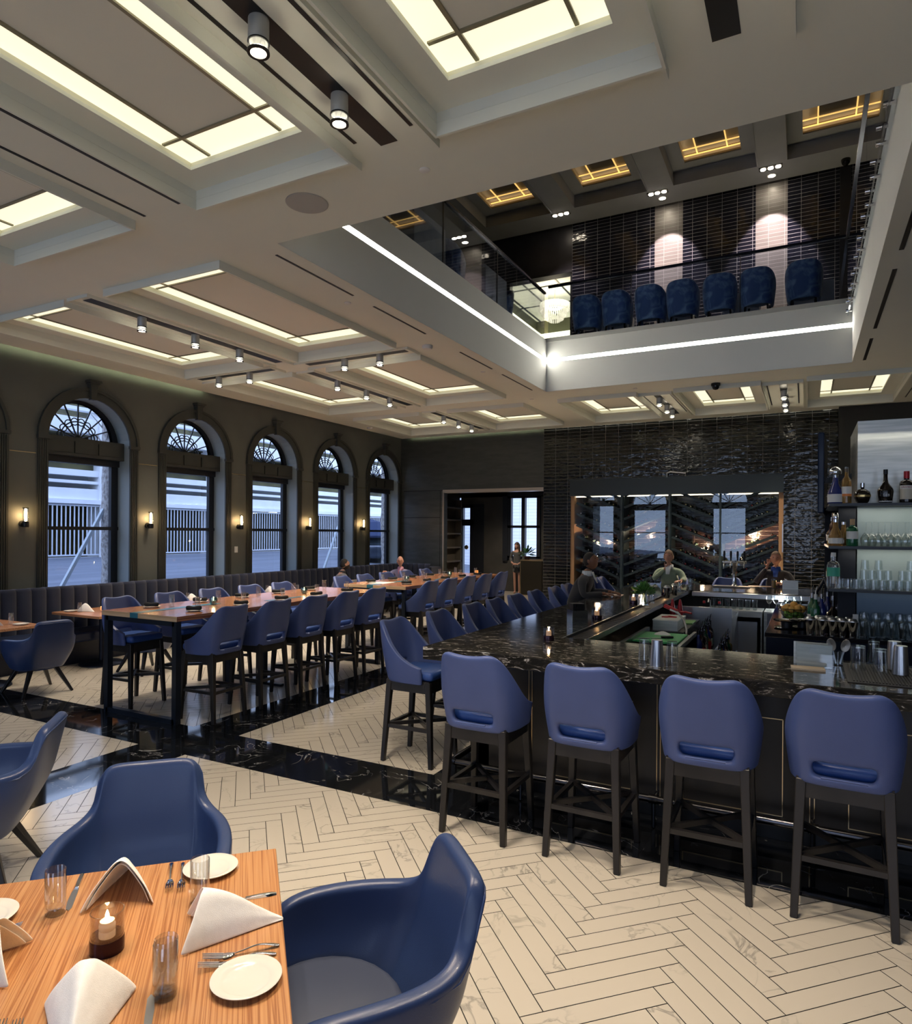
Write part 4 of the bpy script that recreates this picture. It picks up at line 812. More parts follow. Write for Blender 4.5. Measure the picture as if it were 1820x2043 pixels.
# banquette: channelled velvet back, seat, plinth
t = thing('banquette', 'long charcoal velvet banquette with vertical channels under the arched windows', 'banquette')
ys_ = []; y = -1.0
while y < 14.6: ys_.append(y); y += .205
m = MB(); v = []; f = []; nz = 7
cols = []
for y in ys_:
    for q in (0.0, .12, .3, .5, .7, .88): cols.append((-9.60 + 0.055 * math.sin(PI * q) ** .6, y + .205 * q))
cx, cy, rr = -9.05, 14.60, .55
na = 6
for k in range(na):
    for q in (0.0, .12, .3, .5, .7, .88):
        a = PI - (PI / 2) * (k + q) / na; r2 = rr - 0.055 * math.sin(PI * q) ** .6; cols.append((cx + r2 * math.cos(a), cy + r2 * math.sin(a)))
for k in range(2):
    for q in (0.0, .12, .3, .5, .7, .88, ): cols.append((cx + .2 * (k + q), cy + rr - 0.055 * math.sin(PI * q) ** .6))
zs = [(.40, 0), (.7, 0), (.95, -.005), (1.05, -.01), (1.085, -.03), (1.095, -.07), (1.09, -.12)]
def outward(i):
    x, y = cols[i]
    if y <= 14.6: return (-1, 0)
    a = math.atan2(y - cy, x - cx) if x < cx else PI / 2; return (math.cos(a), math.sin(a))
for z, d in zs:
    for i, (x, y) in enumerate(cols):
        ox, oy = outward(i); v.append((x - ox * d * -1 if False else x + ox * (-d), y + oy * (-d), z))
n = len(cols)
for r in range(len(zs) - 1):
    for c in range(n - 1): f.append((r * n + c, r * n + c + 1, (r + 1) * n + c + 1, (r + 1) * n + c))
m.add(v, f); m.build('channelled_back', banq_m, t, 80)
m = MB(); m.box(-9.96, -1.0, 0.0, -9.70, 15.3, 1.06); m.box(-9.7, 15.2, 0, -8.66, 15.75, 1.0); m.build('back_core', banq_m, t)
m = MB(); m.box(-9.62, -1.0, .33, -9.05, 14.8, .47); m.box(-9.1, 14.4, .33, -8.7, 15.0, .47); m.build('seat', mat('banquette_seat_navy', (0.012, 0.022, 0.06), 0.45), t, bevel=.03)
m = MB(); m.box(-9.6, -1.0, 0.0, -9.26, 14.7, .33); m.build('plinth', mat('plinth_dark', (0.01, 0.014, 0.03), 0.4), t)

# ================================================================== TABLES
def small_table(cx, cy, w, d, lab, wood=None, rz=0, base=.30):
    t = thing('dining_table', lab, 'dining table', (cx, cy, 0), rz, 'tables along the banquette' if wood is None else None)
    m = MB(); m.box(-w / 2, -d / 2, .715, w / 2, d / 2, .75); m.build('tabletop', wood or smallwood_m, t, bevel=.003, bseg=1)
    m = MB(); m.lathe([(0, 0), (base, 0), (base, .015), (base * .95, .028), (.06, .04), (0.038, .06), (.038, .68), (.0, .68)], 32); m.build('pedestal', mat('navy_black_metal', (0.01, 0.013, 0.025), 0.35, 0.5), t, 40)
    m = MB(); m.bar((-w * .35, 0, .70), (w * .35, 0, .70), .04, h=.03); m.bar((0, -d * .35, .70), (0, d * .35, .70), .04, h=.03); m.build('spider', black_m, t)
    return t
ct = TP(TS / 2, TS / 2, 0)
NT = thing('dining_table', 'near square dining table of striped honey pine, laid for four', 'dining table', (ct.x, ct.y, 0), R(-45))
m = MB(); m.box(-TS / 2, -TS / 2, .71, TS / 2, TS / 2, .75); m.build('tabletop', pine_m, NT, bevel=.003, bseg=1)
m = MB(); m.lathe([(0, 0), (.3, 0), (.3, .015), (.28, .028), (.06, .04), (0.04, .06), (.04, .68), (.0, .68)], 32); m.build('pedestal', MATS.get('navy_black_metal') or mat('navy_black_metal', (0.01, 0.013, 0.025), 0.35, 0.5), NT, 40)
TW = [(-8.85, 4.55, 'nearest table along the banquette, set with a faceted amber votive'), (-8.95, 6.17, 'second table along the banquette, behind the navy armchair'), (-8.9, 8.0, 'third table along the banquette, behind the communal table'), (-8.9, 9.85, 'fourth table along the banquette, behind the communal table'), (-8.6, 12.45, 'table between the hooded diner and the bald diner')]
for x, y, l in TW: small_table(x, y, 1.05, .82 if y < 12 else .9, l)
def communal(x0, x1, y0, y1, lab):
    t = thing('communal_table', lab, 'communal table', ((x0 + x1) / 2, (y0 + y1) / 2, 0)); hx, hy = (x1 - x0) / 2, (y1 - y0) / 2
    m = MB(); m.box(-hx, -hy, 1.02, hx, hy, 1.07); m.build('tabletop', [walnut_m], t, bevel=.002, bseg=1)
    m = MB(); m.box(-hx - .001, -hy - .004, 1.021, hx + .001, -hy, 1.071)
    m.build('end_board', blond_m, t)
    m = MB(); m.box(-hx + .45, -hy - .006, 1.02, -hx + .57, -hy + 1.1, 1.0725); m.box(-hx + .75, -hy + 1.6, 1.07, -hx + .83, -hy + 2.3, 1.0725); m.build('resin_inlay', teal_m, t)
    for sy in (-1, 1):
        y = sy * (hy - .04); m = MB()
        for sx in (-1, 1): m.box(sx * (hx - .05) - .03, y - .03, 0, sx * (hx - .05) + .03, y + .03, 1.02)
        m.box(-hx + .05, y - .03, 0, hx - .05, y + .03, .05); m.box(-hx + .05, y - .03, .97, hx - .05, y + .03, 1.02); m.build('leg_frame', mat('blue_black_steel', (0.014, 0.02, 0.032), 0.35, 0.4), t)
    m = MB(); m.box(-.03, -hy + .1, .96, .03, hy - .1, 1.02); m.box(-.03, -.03, 0, .03, .03, 1.0); m.box(-.03, -hy + 1.2, 0, .03, -hy + 1.26, 1.0); m.box(-.3, -.03, 0, .3, .03, .03); m.build('spine_rail', MATS['blue_black_steel'], t)
    return t
C1 = (-6.60, -5.46, 4.55, 8.15); C2 = (-6.68, -5.50, 8.85, 12.6)
communal(*C1, 'long walnut communal high table with a teal inlay at its exposed end'); communal(*C2, 'long walnut communal high table behind the first')

# ================================================================== THE BAR
bar = thing('granite_bar', 'U-shaped bar with veined black granite counter and brass-lined dark panels', 'bar', (0, 0, 0))
m = MB(); pts = [(-2.52, 4.30), (1.9, 4.30), (1.9, 5.25), (-1.74, 5.25), (-1.74, 10.62), (1.9, 10.62), (1.9, 11.85), (-2.52, 11.85)]
m.prism(pts, .975, 1.07); m.build('counter_top', granite_m, bar, bevel=.006, bseg=2)
bwood = noise_col(mat('ebony_panel', rough=0.4), (0.010, 0.009, 0.008), (0.018, 0.016, 0.014), 5, stretch=(1, 1, .3))
m = MB(); m.box(-2.22, 4.62, .10, 1.9, 4.72, .975); m.box(-2.22, 4.62, .10, -2.12, 11.5, .975); m.box(-2.22, 11.4, .10, 1.9, 11.5, .975); m.box(-2.16, 4.68, 0, 1.9, 4.75, .10); m.box(-2.16, 4.68, 0, -2.1, 11.45, .10)
for x in (-1.86, -1.80, -.93, -.87, -.005, .05, .9): m.box(x - .04, 4.605, .1, x + .04, 4.62, .975) if x in (-1.83,) else None
m.build('front_panel', bwood, bar)
m = MB()
def inl(x0, x1, z0, z1, y=4.617, t_=.005):
    m.box(x0, y - .002, z0, x1, y + .004, z0 + t_); m.box(x0, y - .002, z1 - t_, x1, y + .004, z1); m.box(x0, y - .002, z0, x0 + t_, y + .004, z1); m.box(x1 - t_, y - .002, z0, x1, y + .004, z1)
for x0 in (-2.02, -1.04, -.71, .235, 1.1): pass
for x0, x1 in ((-1.63, -1.04), (-.71, -.115), (.235, .83), (1.1, 1.7)): inl(x0, x1, .17, .775)
for x in (-1.80, -1.775, -.88, -.857, .03, .055, .95): m.box(x, 4.615, .10, x + .005, 4.622, .975)
m.build('brass_inlay', brass_m, bar); m = MB()
for y0 in (5.0, 5.9, 6.8, 7.7, 8.6, 9.5, 10.4):
    for a in (0, .6): m.box(-2.222, y0 + a, .17, -2.215, y0 + a + .005, .775)
    m.box(-2.222, y0, .17, -2.215, y0 + .6, .175); m.box(-2.222, y0, .77, -2.215, y0 + .6, .775)
m.build('side_inlay', brass_m, bar)
m = MB(); m.tube([(1.9, 4.47, .19), (-2.32, 4.47, .19)], .024, 12); m.tube([(-2.37, 4.52, .19), (-2.37, 11.5, .19)], .024, 12); m.tube([(-2.32, 4.47, .19), (-2.36, 4.485, .19), (-2.37, 4.52, .19)], .024, 12)
for x in (-1.8, -.87, .05, 1.0): m.tube([(x, 4.47, .19), (x, 4.47, .01)], .013, 8); m.tube([(x, 4.47, .19), (x, 4.62, .19)], .011, 8); m.lathe([(.03, -.028), (.03, .028)], 12, M=Matrix.Translation((x, 4.47, .19)) @ Matrix.Rotation(R(90), 4, 'Y'))
m.build('foot_rail', mat('dark_steel_rail', (0.10, 0.10, 0.11), 0.22, 1.0), bar, 40)
m = MB(); m.box(-1.74, 5.25, 1.03, -1.54, 10.62, 1.045); m.box(-1.75, 5.2, 1.045, -1.735, 10.62, 1.072); m.box(-1.55, 5.25, 1.03, -1.535, 10.62, 1.075)
y = 5.3
while y < 8.0: m.box(-1.73, y, 1.045, -1.56, y + .012, 1.052); y += .05
m.build('drip_rail', mat('dark_drip_steel', (.10, .10, .10), .3, .9), bar)
m = MB(); m.box(-1.5, 10.5, 1.0, 1.9, 10.62, 1.06); m.build('steel_edge', steel_m, bar)
# inside the bar: steel stations
def box_thing(name, lab, cat, b, mt, parts=()):
    cx, cy, z = (b[0] + b[3]) / 2, (b[1] + b[4]) / 2, b[2]; t = thing(name, lab, cat, (cx, cy, z)); return t, cx, cy, z
t = thing('ice_station', 'stainless steel ice station inside the bar corner', 'bar equipment', (-1.30, 6.2, 0))
m = MB(); m.box(-.22, -.9, 0, .30, 1.15, .86); m.box(-.22, -.9, .86, -.18, 1.15, .92); m.box(.27, -.9, .6, .30, 1.15, .90); m.build('body', steel_m, t)
m = MB(); m.box(-.17, -.75, .865, .2, -.2, .875); m.build('ice_lid', mat('lid_steel', (0.35, 0.38, 0.42), 0.2, 1.0), t)
t = thing('work_bench', 'dark topped prep bench beside the ice station', 'bar equipment', (-1.33, 7.75, 0)); m = MB(); m.box(-.18, -.35, 0, .18, .9, .86); m.build('cabinet', mat('prep_dark', (0.015, 0.016, 0.02), 0.3), t); m = MB(); m.box(-.19, -.36, .86, .19, .91, .875); m.build('bench_top', black_m, t)
def flat_thing(name, lab, cat, p, s, mt, rz=0, group=None, bevel=.004):
    m = MB(); m.box(-s[0] / 2, -s[1] / 2, 0, s[0] / 2, s[1] / 2, s[2]); o = m.build(name, mt, None, loc=p, rz=rz, bevel=bevel, bseg=2); return tag(o, lab, cat, group)
green_m = mat('green_cutting_board', (0.05, 0.42, 0.12), 0.45)
flat_thing('cutting_board', 'large green cutting board on the steel station', 'cutting board', (-1.27, 6.85, .875), (.42, .62, .02), green_m)
flat_thing('cutting_board', 'small pale green cutting board on the dark bench', 'cutting board', (-1.26, 8.25, .876), (.22, .30, .015), mat('lime_board', (0.22, 0.5, 0.16), 0.5))
t = thing('garnish_tray', 'steel garnish tray with a white lid beside the green board', 'tray', (-1.34, 7.72, .876)); m = MB(); m.box(-.13, -.26, 0, .13, .26, .10); m.build('tray_body', brush_m, t); m = MB(); m.box(-.135, -.265, .10, .135, .265, .115); m.build('lid', white_m, t, bevel=.004)
for x, y, r, l in ((-1.34, 7.7, .3, 'red lemon squeezer lying on the garnish tray'), (-1.25, 8.25, -.4, 'red and black tool lying on the small green board')):
    m = MB(); m.tube([(-.08, 0, 0), (0, 0, .01), (.08, 0, 0)], .012, 8); m.lathe([(0, 0), (.03, .005), (.03, .02), (0, .03)], 12, c=(-.03, 0, -.01)); tag(m.build('squeezer', mat('red_plastic', (0.45, 0.02, 0.03), 0.35), None, 40, loc=(x, y, .99 if x < -1.2 else .90), rz=r), l, 'bar tool')
t = thing('knife', 'chef knife lying across the large green cutting board', 'knife', (-1.25, 6.75, .897), .5); m = MB(); m.prism([(-.25, -.015), (0, -.02), (0, .02), (-.2, .02)], 0, .002); m.build('blade', steel_m, t); m = MB(); m.box(0, -.014, 0, .12, .014, .02); m.build('handle', black_m, t, bevel=.005)
m = MB(); m.add([(-.09, -.07, 0), (.1, -.06, 0), (.12, .05, 0), (-.06, .08, 0), (0, 0, .05), (.05, .03, .04)], [(0, 1, 4), (1, 5, 4), (1, 2, 5), (2, 3, 5), (3, 4, 5), (3, 0, 4)]); tag(m.build('bar_towel', linen_m, None, loc=(-1.3, 7.0, .897), sub=1), 'crumpled white towel on the green cutting board', 'towel')
t = thing('soda_gun', 'red and steel soda gun on a curved hose inside the bar', 'soda gun', (-1.0, 7.0, .9)); m = MB(); q = [PY(*s_) for s_ in ((1337, 1216, 7.6), (1352, 1222, 7.6), (1364, 1236, 7.55), (1370, 1256, 7.5), (1368, 1280, 7.45), (1357, 1300, 7.4))]
m.tube([v_ - Vector((-1.0, 7.0, .9)) for v_ in q], .013, 8); m.build('hose', steel_m, t, 60); m = MB(); q2 = [PY(1326, 1208, 7.62), PY(1352, 1220, 7.62)]; m.tube([v_ - Vector((-1.0, 7.0, .9)) for v_ in q2], .022, 8); m.build('gun_handle', MATS['red_plastic'], t, 60)
for i, (px_, l) in enumerate(((1342, 'red tapered bottle beside the garnish tray'), (1357, 'taller red tapered bottle beside the soda gun'))):
    p = PY(px_, 1235, 8.7); m = MB(); m.lathe([(0, 0), (.035, 0), (.036, .10), (.02, .2), (.012, .24), (0, .245)], 14); tag(m.build('squeeze_bottle', MATS['red_plastic'], None, 40, loc=(p.x, p.y, .86)), l, 'bottle')
t = thing('bar_sink', 'steel bar sink unit with splash panel near the far counter', 'sink', (-1.18, 9.55, 0)); m = MB(); m.box(-.36, -.4, 0, .36, .5, .85); m.box(-.36, -.45, .0, .36, -.4, .98); m.build('sink_body', steel_m, t); m = MB(); m.box(-.25, -.3, .84, .25, .35, .86); m.build('basin', mat('basin_dark', (0.05, 0.08, 0.14), 0.15, 0.9), t)
m = MB(); m.tube([(0, .42, .85), (0, .42, 1.0), (0, .25, 1.02), (0, .2, .98)], .012, 8); m.build('tap', chrome_m, t, 60); m = MB(); m.lathe([(0, 0), (.018, 0), (.018, .03), (0, .035)], 10, c=(-.08, .42, .95)); m.lathe([(0, 0), (.018, 0), (.018, .03), (0, .035)], 10, c=(.12, .42, .95)); m.build('red_knob', MATS['red_plastic'], t)
# under-counter fridge and cabinets on the far side
t = thing('under_counter_fridge', 'glass door wine fridge under the far bar counter', 'fridge', (-.88, 10.3, 0)); m = MB(); m.box(-.36, -.25, 0, .36, .3, .86); m.build('body', brush_m, t)
m = MB(); m.box(-.30, -.262, .16, .30, -.252, .72); m.build('glass_door', mat('black_fridge_glass', (0.008, 0.01, 0.018), 0.04), t); m = MB(); m.ring(-.34, .34, -.275, -.262, .1, .78, .0065); m.box(-.34, -.275, .1, .34, -.262, .16); m.box(-.34, -.275, .72, .34, -.262, .78); m.box(-.34, -.275, .1, -.30, -.262, .78); m.box(.30, -.275, .1, .34, -.262, .78); m.build('door_frame', steel_m, t)
m = MB(); m.box(-.32, -.256, .80, -.16, -.25, .84); m.build('control_panel', black_m, t)
t = thing('steel_cabinet', 'steel cabinet with drawers beside the under counter fridge', 'cabinet', (-.10, 10.3, 0)); m = MB(); m.box(-.4, -.22, 0, 1.2, .3, .86); m.build('body', brush_m, t)
for z in (.1, .36, .62): m = MB(); m.box(-.36, -.235, z, .30, -.22, z + .22); dr = m.build('drawer', mat('drawer_steel', (0.22, 0.22, 0.24), 0.3, 0.9), t); m = MB(); m.box(-.2, -.255, z + .17, .15, -.235, z + .185); m.build('handle', steel_m, dr)
# beer tap
t = thing('beer_tap_tower', 'chrome column beer tap tower with dark handles on the far counter', 'beer tap', (-1.02, 11.7, 1.07)); m = MB(); m.lathe([(0, 0), (.09, 0), (.09, .012), (.04, .03), (.032, .05), (.032, .36), (.04, .37), (.04, .42), (0, .43)], 20); m.tube([(-.18, 0, .40), (.18, 0, .40)], .022, 12); m.build('column', chrome_m, t, 50)
for x in (-.15, -.05, .05, .15):
    m = MB(); m.tube([(x, -.02, .40), (x, -.09, .38), (x, -.1, .31)], .010, 8); fa = m.build('faucet', chrome_m, t, 60); m = MB(); m.lathe([(0, .42), (.010, .42), (.018, .52), (.014, .58), (0, .585)], 10, c=(x, -.03, 0)); m.build('tap_handle', black_m, fa, 60)
flat_thing('drip_tray', 'grey slab drip tray under the beer tap tower', 'drip tray', (-1.05, 11.6, 1.07), (.55, .22, .02), mat('grey_slab', (0.2, 0.19, 0.2), 0.4))

t = thing('task_lamp', 'small bright work lamp shining under the far bar counter', 'lamp', (-.30, 10.42, 1.0)); m = MB(); m.lathe([(0, -.012), (.012, 0), (0, .012)], 12); m.build('bulb', mat('cold_bulb', (1, 1, 1), .5, emis=(.85, .93, 1), es=120), t); m = MB(); m.box(-.03, .02, -.02, .03, .07, .02); m.build('housing', steel_m, t); light('lamp_light', 'POINT', (0, -.03, 0), 9, (.85, .93, 1), t, shadow_soft_size=.02)
# wine cabinet
wc = thing('wine_cabinet', 'tall glass fronted wine cabinet set into the tiled wall', 'wine cabinet', (-2.76, 15.8, 0)); X0c, X1c = -2.34, 2.34
m = MB(); m.box(X0c, -.08, 2.82, X1c, .75, 3.22); m.box(X0c - .02, -.09, 3.205, X1c + .02, .75, 3.225); m.build('top_fascia', mat('blue_black_fascia', (0.012, 0.019, 0.021), 0.3), wc)
m = MB(); m.box(X0c, .02, 0, X0c + .09, .75, 2.82); m.box(X1c - .09, .02, 0, X1c, .75, 2.82); m.build('wooden_jamb', mat('oak_jamb', (0.38, 0.22, 0.11), 0.45), wc)
m = MB(); m.box(X0c, .70, 0, X1c, .75, 2.82); m.box(X0c, 0, 0, X1c, .7, .12); m.build('back_panel', tile_mat('cabinet_tile', (0.03, 0.014, 0.010), (0.035, 0.018, 0.012), (0.25, 0.2, 0.16), w=.45, h=.1, rough=.15, msize=.005), wc)
xm = [X0c + .09, -1.09, 0.0, 1.09, X1c - .09]
m = MB()
for x in xm[1:-1]: m.box(x - .02, -.03, 0.1, x + .02, .0, 2.82); m.box(x - .035, .05, .1, x + .035, .62, 2.82)
m.build('mullion', mat('teal_black_frame', (0.02, 0.035, 0.04), 0.4), wc)
for i in range(4): m = MB(); m.add([(xm[i] + .02, -.015, .1), (xm[i + 1] - .02, -.015, .1), (xm[i + 1] - .02, -.015, 2.82), (xm[i] + .02, -.015, 2.82)], [(0, 1, 2, 3)]); m.build('glass_pane', fglass_m, wc)
m = MB(); WR = []
for b in range(4):
    sl = -.42 if b % 2 == 0 else .42
    for r in range(11):
        xa, xb = xm[b] + .05, xm[b + 1] - .05; za = .10 + .27 * r + (.40 if sl < 0 else 0); zb = za + sl * (xb - xa)
        m.bar((xa, .30, za), (xb, .30, zb), .50, h=.02)
        if True: m.bar((xa, .04, za), (xb, .04, zb), .02, h=.055)
        WR.append((b, r, xa, xb, za, zb))
m.build('slanted_shelf', mat('shelf_black_teal', (0.02, 0.03, 0.033), 0.45), wc)
m = MB(); m.box(X0c + .1, .1, 2.80, X1c - .1, .13, 2.815); m.build('inner_light_strip', mat('cabinet_led', (1, 1, 1), 0.5, emis=(1, 0.85, 0.6), es=4), wc)
m = MB(); m.box(X1c - .02, -.12, 1.55, X1c, -.09, 2.15); m.box(X1c - .02, -.09, 1.6, X1c, 0, 1.63); m.build('door_pull', steel_m, wc)
for i, (dx, dz) in enumerate(((-.65, 1.9), (.7, 1.6), (1.7, 1.9), (-1.7, 1.7))): light('cabinet_fill', 'POINT', (dx, .18, dz), 48, (1.0, 0.66, 0.42), wc, shadow_soft_size=.05)  # bare point lights added to bring out the bottles
pipe = MB(); q = [PY(1331, 952, 15.72), PY(1331, 944, 15.72), PY(1338, 941, 15.72), PY(1368, 944, 15.72), PY(1368, 950, 15.72)]; pipe.tube(q, .02, 8); tag(pipe.build('exposed_pipe', steel_m, None, 60), 'short bent steel pipe above the wine cabinet', 'pipe')
wb_m = mat('dark_wine_bottle', (0.02, 0.032, 0.024), 0.06, coat=0.4); cap_ms = [mat('foil_' + c, v, 0.35, 0.5) for c, v in (('gold', (0.4, 0.3, 0.12)), ('red', (0.25, 0.02, 0.02)), ('black', (0.02, 0.02, 0.02)), ('cream', (0.5, 0.45, 0.38)))]
wm = []
for cmx in cap_ms:
    b = MB(); Mx = Matrix.Rotation(R(90), 4, 'X')
    b.lathe([(0, -.28), (.037, -.28), (.038, -.27), (.038, -.09), (.03, -.06), (.0145, -.03), (.0145, .0), (0, .0)], 12, M=Mx, mi=0)
    b.lathe([(.0155, -.025), (.0155, .012), (0, .013)], 10, M=Mx, mi=1); wm.append(b.mesh('wine_bottle', [wb_m, cmx], 50))
bays = ['first', 'second', 'third', 'fourth']; cnt = 0
for b, r, xa, xb, za, zb in WR:
    n_ = int((xb - xa) / .095) - 1
    zm = (za + zb) / 2
    if zm < .75 or zm > 2.75: continue
    for i in range(n_):
        if random.random() < (.12 if b != 1 else .3): continue
        u = (i + .8) / (n_ + .6); x = xa + (xb - xa) * u; z = za + (zb - za) * u + .052
        if z > 2.74: continue
        cnt += 1
        if cnt > 298: break
        o = bpy.data.objects.new('wine_bottle', wm[random.choice((0, 1, 2, 2, 2, 3))]); COL.objects.link(o); o.location = (-2.76 + x, 15.93, z)
        tag(o, 'wine bottle lying neck-out on a slanted shelf in the %s bay of the cabinet' % bays[b], 'wine bottle', 'wine bottles in the %s cabinet bay' % bays[b])
# ================================================================== BACK BAR
BBX, BBY = -.335, 6.92
t = thing('back_bar', 'black stone topped back bar counter under the bottle shelves', 'back bar', (0, 0, 0))
m = MB(); m.box(BBX + .01, BBY + .01, 0, 1.9, 9.95, .96); m.build('cabinet', mat('navy_black_lacquer', (0.008, 0.012, 0.025), 0.25), t)
m = MB(); m.box(BBX, BBY, .96, 1.9, 10.0, 1.0); m.build('counter_top', mat('black_stone_top', (0.012, 0.012, 0.016), 0.08), t, bevel=.004)
m = MB(); m.box(BBX + .02, BBY + .0, .48, 1.9, BBY + .01, .485); m.box(BBX + .35, BBY - .001, 0.0, BBX + .355, BBY + .01, .96); m.build('door_gap', black_m, t)
SH = [2.205, 1.822, 1.437]
t = thing('bottle_shelves', 'black wraparound bottle shelves standing on the back bar', 'shelves', (0, 0, 0))
m = MB()
for z in SH: m.box(.185, 6.90, z - .022, 1.9, 7.22, z); m.box(.185, 7.22, z - .022, .40, 8.6, z)
m.build('shelf_board', mat('black_glass_shelf', (0.006, 0.007, 0.009), 0.35), t)
m = MB(); m.box(.40, 7.24, 1.0, .415, 8.5, 2.2); m.box(.19, 8.58, 1.0, .42, 8.6, 2.2); m.box(.27, 7.20, 1.0, .412, 7.22, 2.2); m.build('dark_side_panel', mat('shelf_backing', (0.004, 0.006, 0.012), 0.65), t)
m = MB()
for z in SH: m.box(.195, 6.905, z - .026, 1.9, 6.915, z - .022)
m.build('shelf_edge_trim', mat('shelf_edge_strip', (0.06, 0.065, 0.06), 0.5), t)  # plain grey strip under each shelf front, gives off nothing
t = thing('steel_display_tower', 'brushed metal tower behind the bottle shelves, pale above and sea-green below', 'display panel', (0, 0, 0))
m = MB(); m.box(.425, 7.25, 2.205, 1.9, 8.4, 2.98); m.build('upper_panel', brush_m, t)
sg = noise_col(mat('frosted_green_panel', rough=0.35, metal=0.2), (0.30, 0.36, 0.33), (0.38, 0.44, 0.41), 2)
m = MB(); m.box(.425, 7.25, 1.437, 1.9, 8.4, 2.18); m.build('middle_panel', sg, t)
m = MB(); m.box(.425, 7.25, 1.0, 1.9, 8.4, 1.41); m.build('lower_panel', mat('blue_grey_panel', (0.09, 0.13, 0.17), 0.3, 0.3), t)
for z in SH[:2] + [2.9]: light('shelf_lamp', 'AREA', (1.0, 7.12, z - .03), 1.3, (1.0, .95, .8), t, shape='RECTANGLE', size=1.4, size_y=.05)
t = thing('television', 'dark flat television hanging edge-on beside the bottle shelves', 'television', (.16, 8.2, 2.50), R(-3)); m = MB(); m.box(-.03, -.5, -.36, .03, .5, .46); m.build('screen', mat('tv_blue_black', (0.012, 0.022, 0.05), 0.12), t, bevel=.012); m = MB(); m.bar((.03, 0, 0), (.35, 0, .05), .06); m.build('wall_bracket', black_m, t)
def bcol(n, c, tr=0.0, r=0.05): return mat('bottle_' + n, c, r, trans=tr, coat=.3)
gcl = bcol('clear', (.85, .88, .88), .9); gam = bcol('amber', (.75, .42, .12), .75); gdk = bcol('dark', (.012, .008, .006)); ggr = bcol('green', (.03, .22, .09), .5); gbl = bcol('blue', (.03, .05, .25), .4); gbr = bcol('brown', (.18, .06, .02), .5); gpg = bcol('palegreen', (.35, .65, .55), .7)
lab_w = mat('white_label', (.75, .73, .68), .6); lab_g = mat('green_label', (.06, .38, .26), .5); lab_o = mat('orange_label', (.8, .25, .06), .5); lab_c = mat('cream_label', (.62, .56, .44), .6); gold_m = mat('gold_foil', (.7, .5, .2), .3, .9); red_m = mat('red_foil', (.4, .02, .03), .35, .3); cork_m = mat('cork', (.5, .33, .18), .8)
PROF = {'tall': ([(0, 0), (.036, 0), (.038, .01), (.038, .17), (.032, .20), (.015, .225), (.013, .29), (0, .29)], .262, .305, .0145),
        'square': ([(0, 0), (.042, 0), (.044, .01), (.044, .17), (.038, .19), (.014, .205), (.014, .25), (0, .25)], .235, .265, .016),
        'round': ([(0, 0), (.035, 0), (.05, .02), (.064, .065), (.055, .10), (.03, .12), (.014, .128), (.013, .17), (0, .17)], .14, .175, .0165),
        'bulb': ([(0, 0), (.046, 0), (.05, .01), (.06, .10), (.056, .12), (.022, .17), (.016, .20), (.015, .27), (0, .27)], .245, .285, .017),
        'decanter': ([(0, 0), (.052, 0), (.055, .01), (.055, .06), (.05, .09), (.022, .15), (.016, .21), (0, .21)], .195, .22, .018),
        'wide': ([(0, 0), (.05, 0), (.052, .01), (.052, .16), (.046, .18), (.02, .195), (.018, .24), (0, .24)], .205, .265, .021)}
def bottle(kind, lab, p, glass, cap, label=None, sc=1.0, text=None, ball=None, spout=False, cat='bottle', grp=None, band=None):
    prof, c0, c1, cr_ = PROF[kind]; t = thing('liquor_bottle', lab, cat, p, 0, grp); t.scale = (sc,) * 3
    m = MB(); m.lathe(prof, 20); m.build('glass_body', glass, t, 50)
    m = MB(); m.lathe([(cr_, c0), (cr_, c1), (0, c1)], 14)
    if ball: m.lathe([(0, c1 - .01), (ball * .9, c1), (ball, c1 + .012), (ball * .95, c1 + .03), (ball * .6, c1 + .05), (0, c1 + .058)], 18)
    if spout: m.tube([(0, 0, c1), (0, 0, c1 + .03), (.012, 0, c1 + .07)], [.006, .005, .003], 6)
    m.build('cap', cap, t, 50)
    if label:
        for z0, z1, lm in label:
            r = max(q[0] for q in prof if q[1] <= z1 + .03) + .0008
            if kind == 'round': r = .0645
            m = MB(); n = 14; v = []; f = []
            for i in range(n + 1):
                a = -PI / 2 - 1.25 + 2.5 * i / n; v += [(r * math.cos(a), r * math.sin(a), z0), (r * math.cos(a), r * math.sin(a), z1)]
            for i in range(n): f.append((2 * i, 2 * i + 2, 2 * i + 3, 2 * i + 1))
            m.add(v, f); m.build('label', lm, t)
    if text:
        s_, z_, mt_, sz = text; cu = bpy.data.curves.new('lettering', 'FONT'); cu.body = s_; cu.size = sz; cu.align_x = 'CENTER'; cu.align_y = 'CENTER'; cu.extrude = .0002; cu.materials.append(mt_)
        tmp = bpy.data.objects.new('lettering', cu); COL.objects.link(tmp); dg = bpy.context.evaluated_depsgraph_get(); dg.update(); me = bpy.data.meshes.new_from_object(tmp.evaluated_get(dg)); bpy.data.objects.remove(tmp); o = bpy.data.objects.new('lettering', me); COL.objects.link(o); o.parent = t; o.location = (0, -(max(q[0] for q in prof) + .002), z_); o.rotation_euler = (R(90), 0, 0)
    return t
ink = mat('dark_ink', (.05, .03, .03), .6); inkr = mat('red_ink', (.35, .03, .04), .6); silver_ink = mat('silver_ink', (.6, .6, .6), .4)
def on(z, px_, y=7.02): p = PY(px_, 1000, y); return Vector((p.x, y, z))
bottle('decanter', 'blue and clear decanter bottle with a large silver stopper on the top shelf', on(SH[0], 1667, 7.0), gbl, chrome_m, [(.01, .07, lab_w)], 1.22, ball=.042)
bottle('tall', 'slim amber bottle with white and orange label on the top shelf', on(SH[0], 1689, 6.98), gam, gcl, [(.08, .14, lab_w), (.06, .08, lab_o)], 1.08)
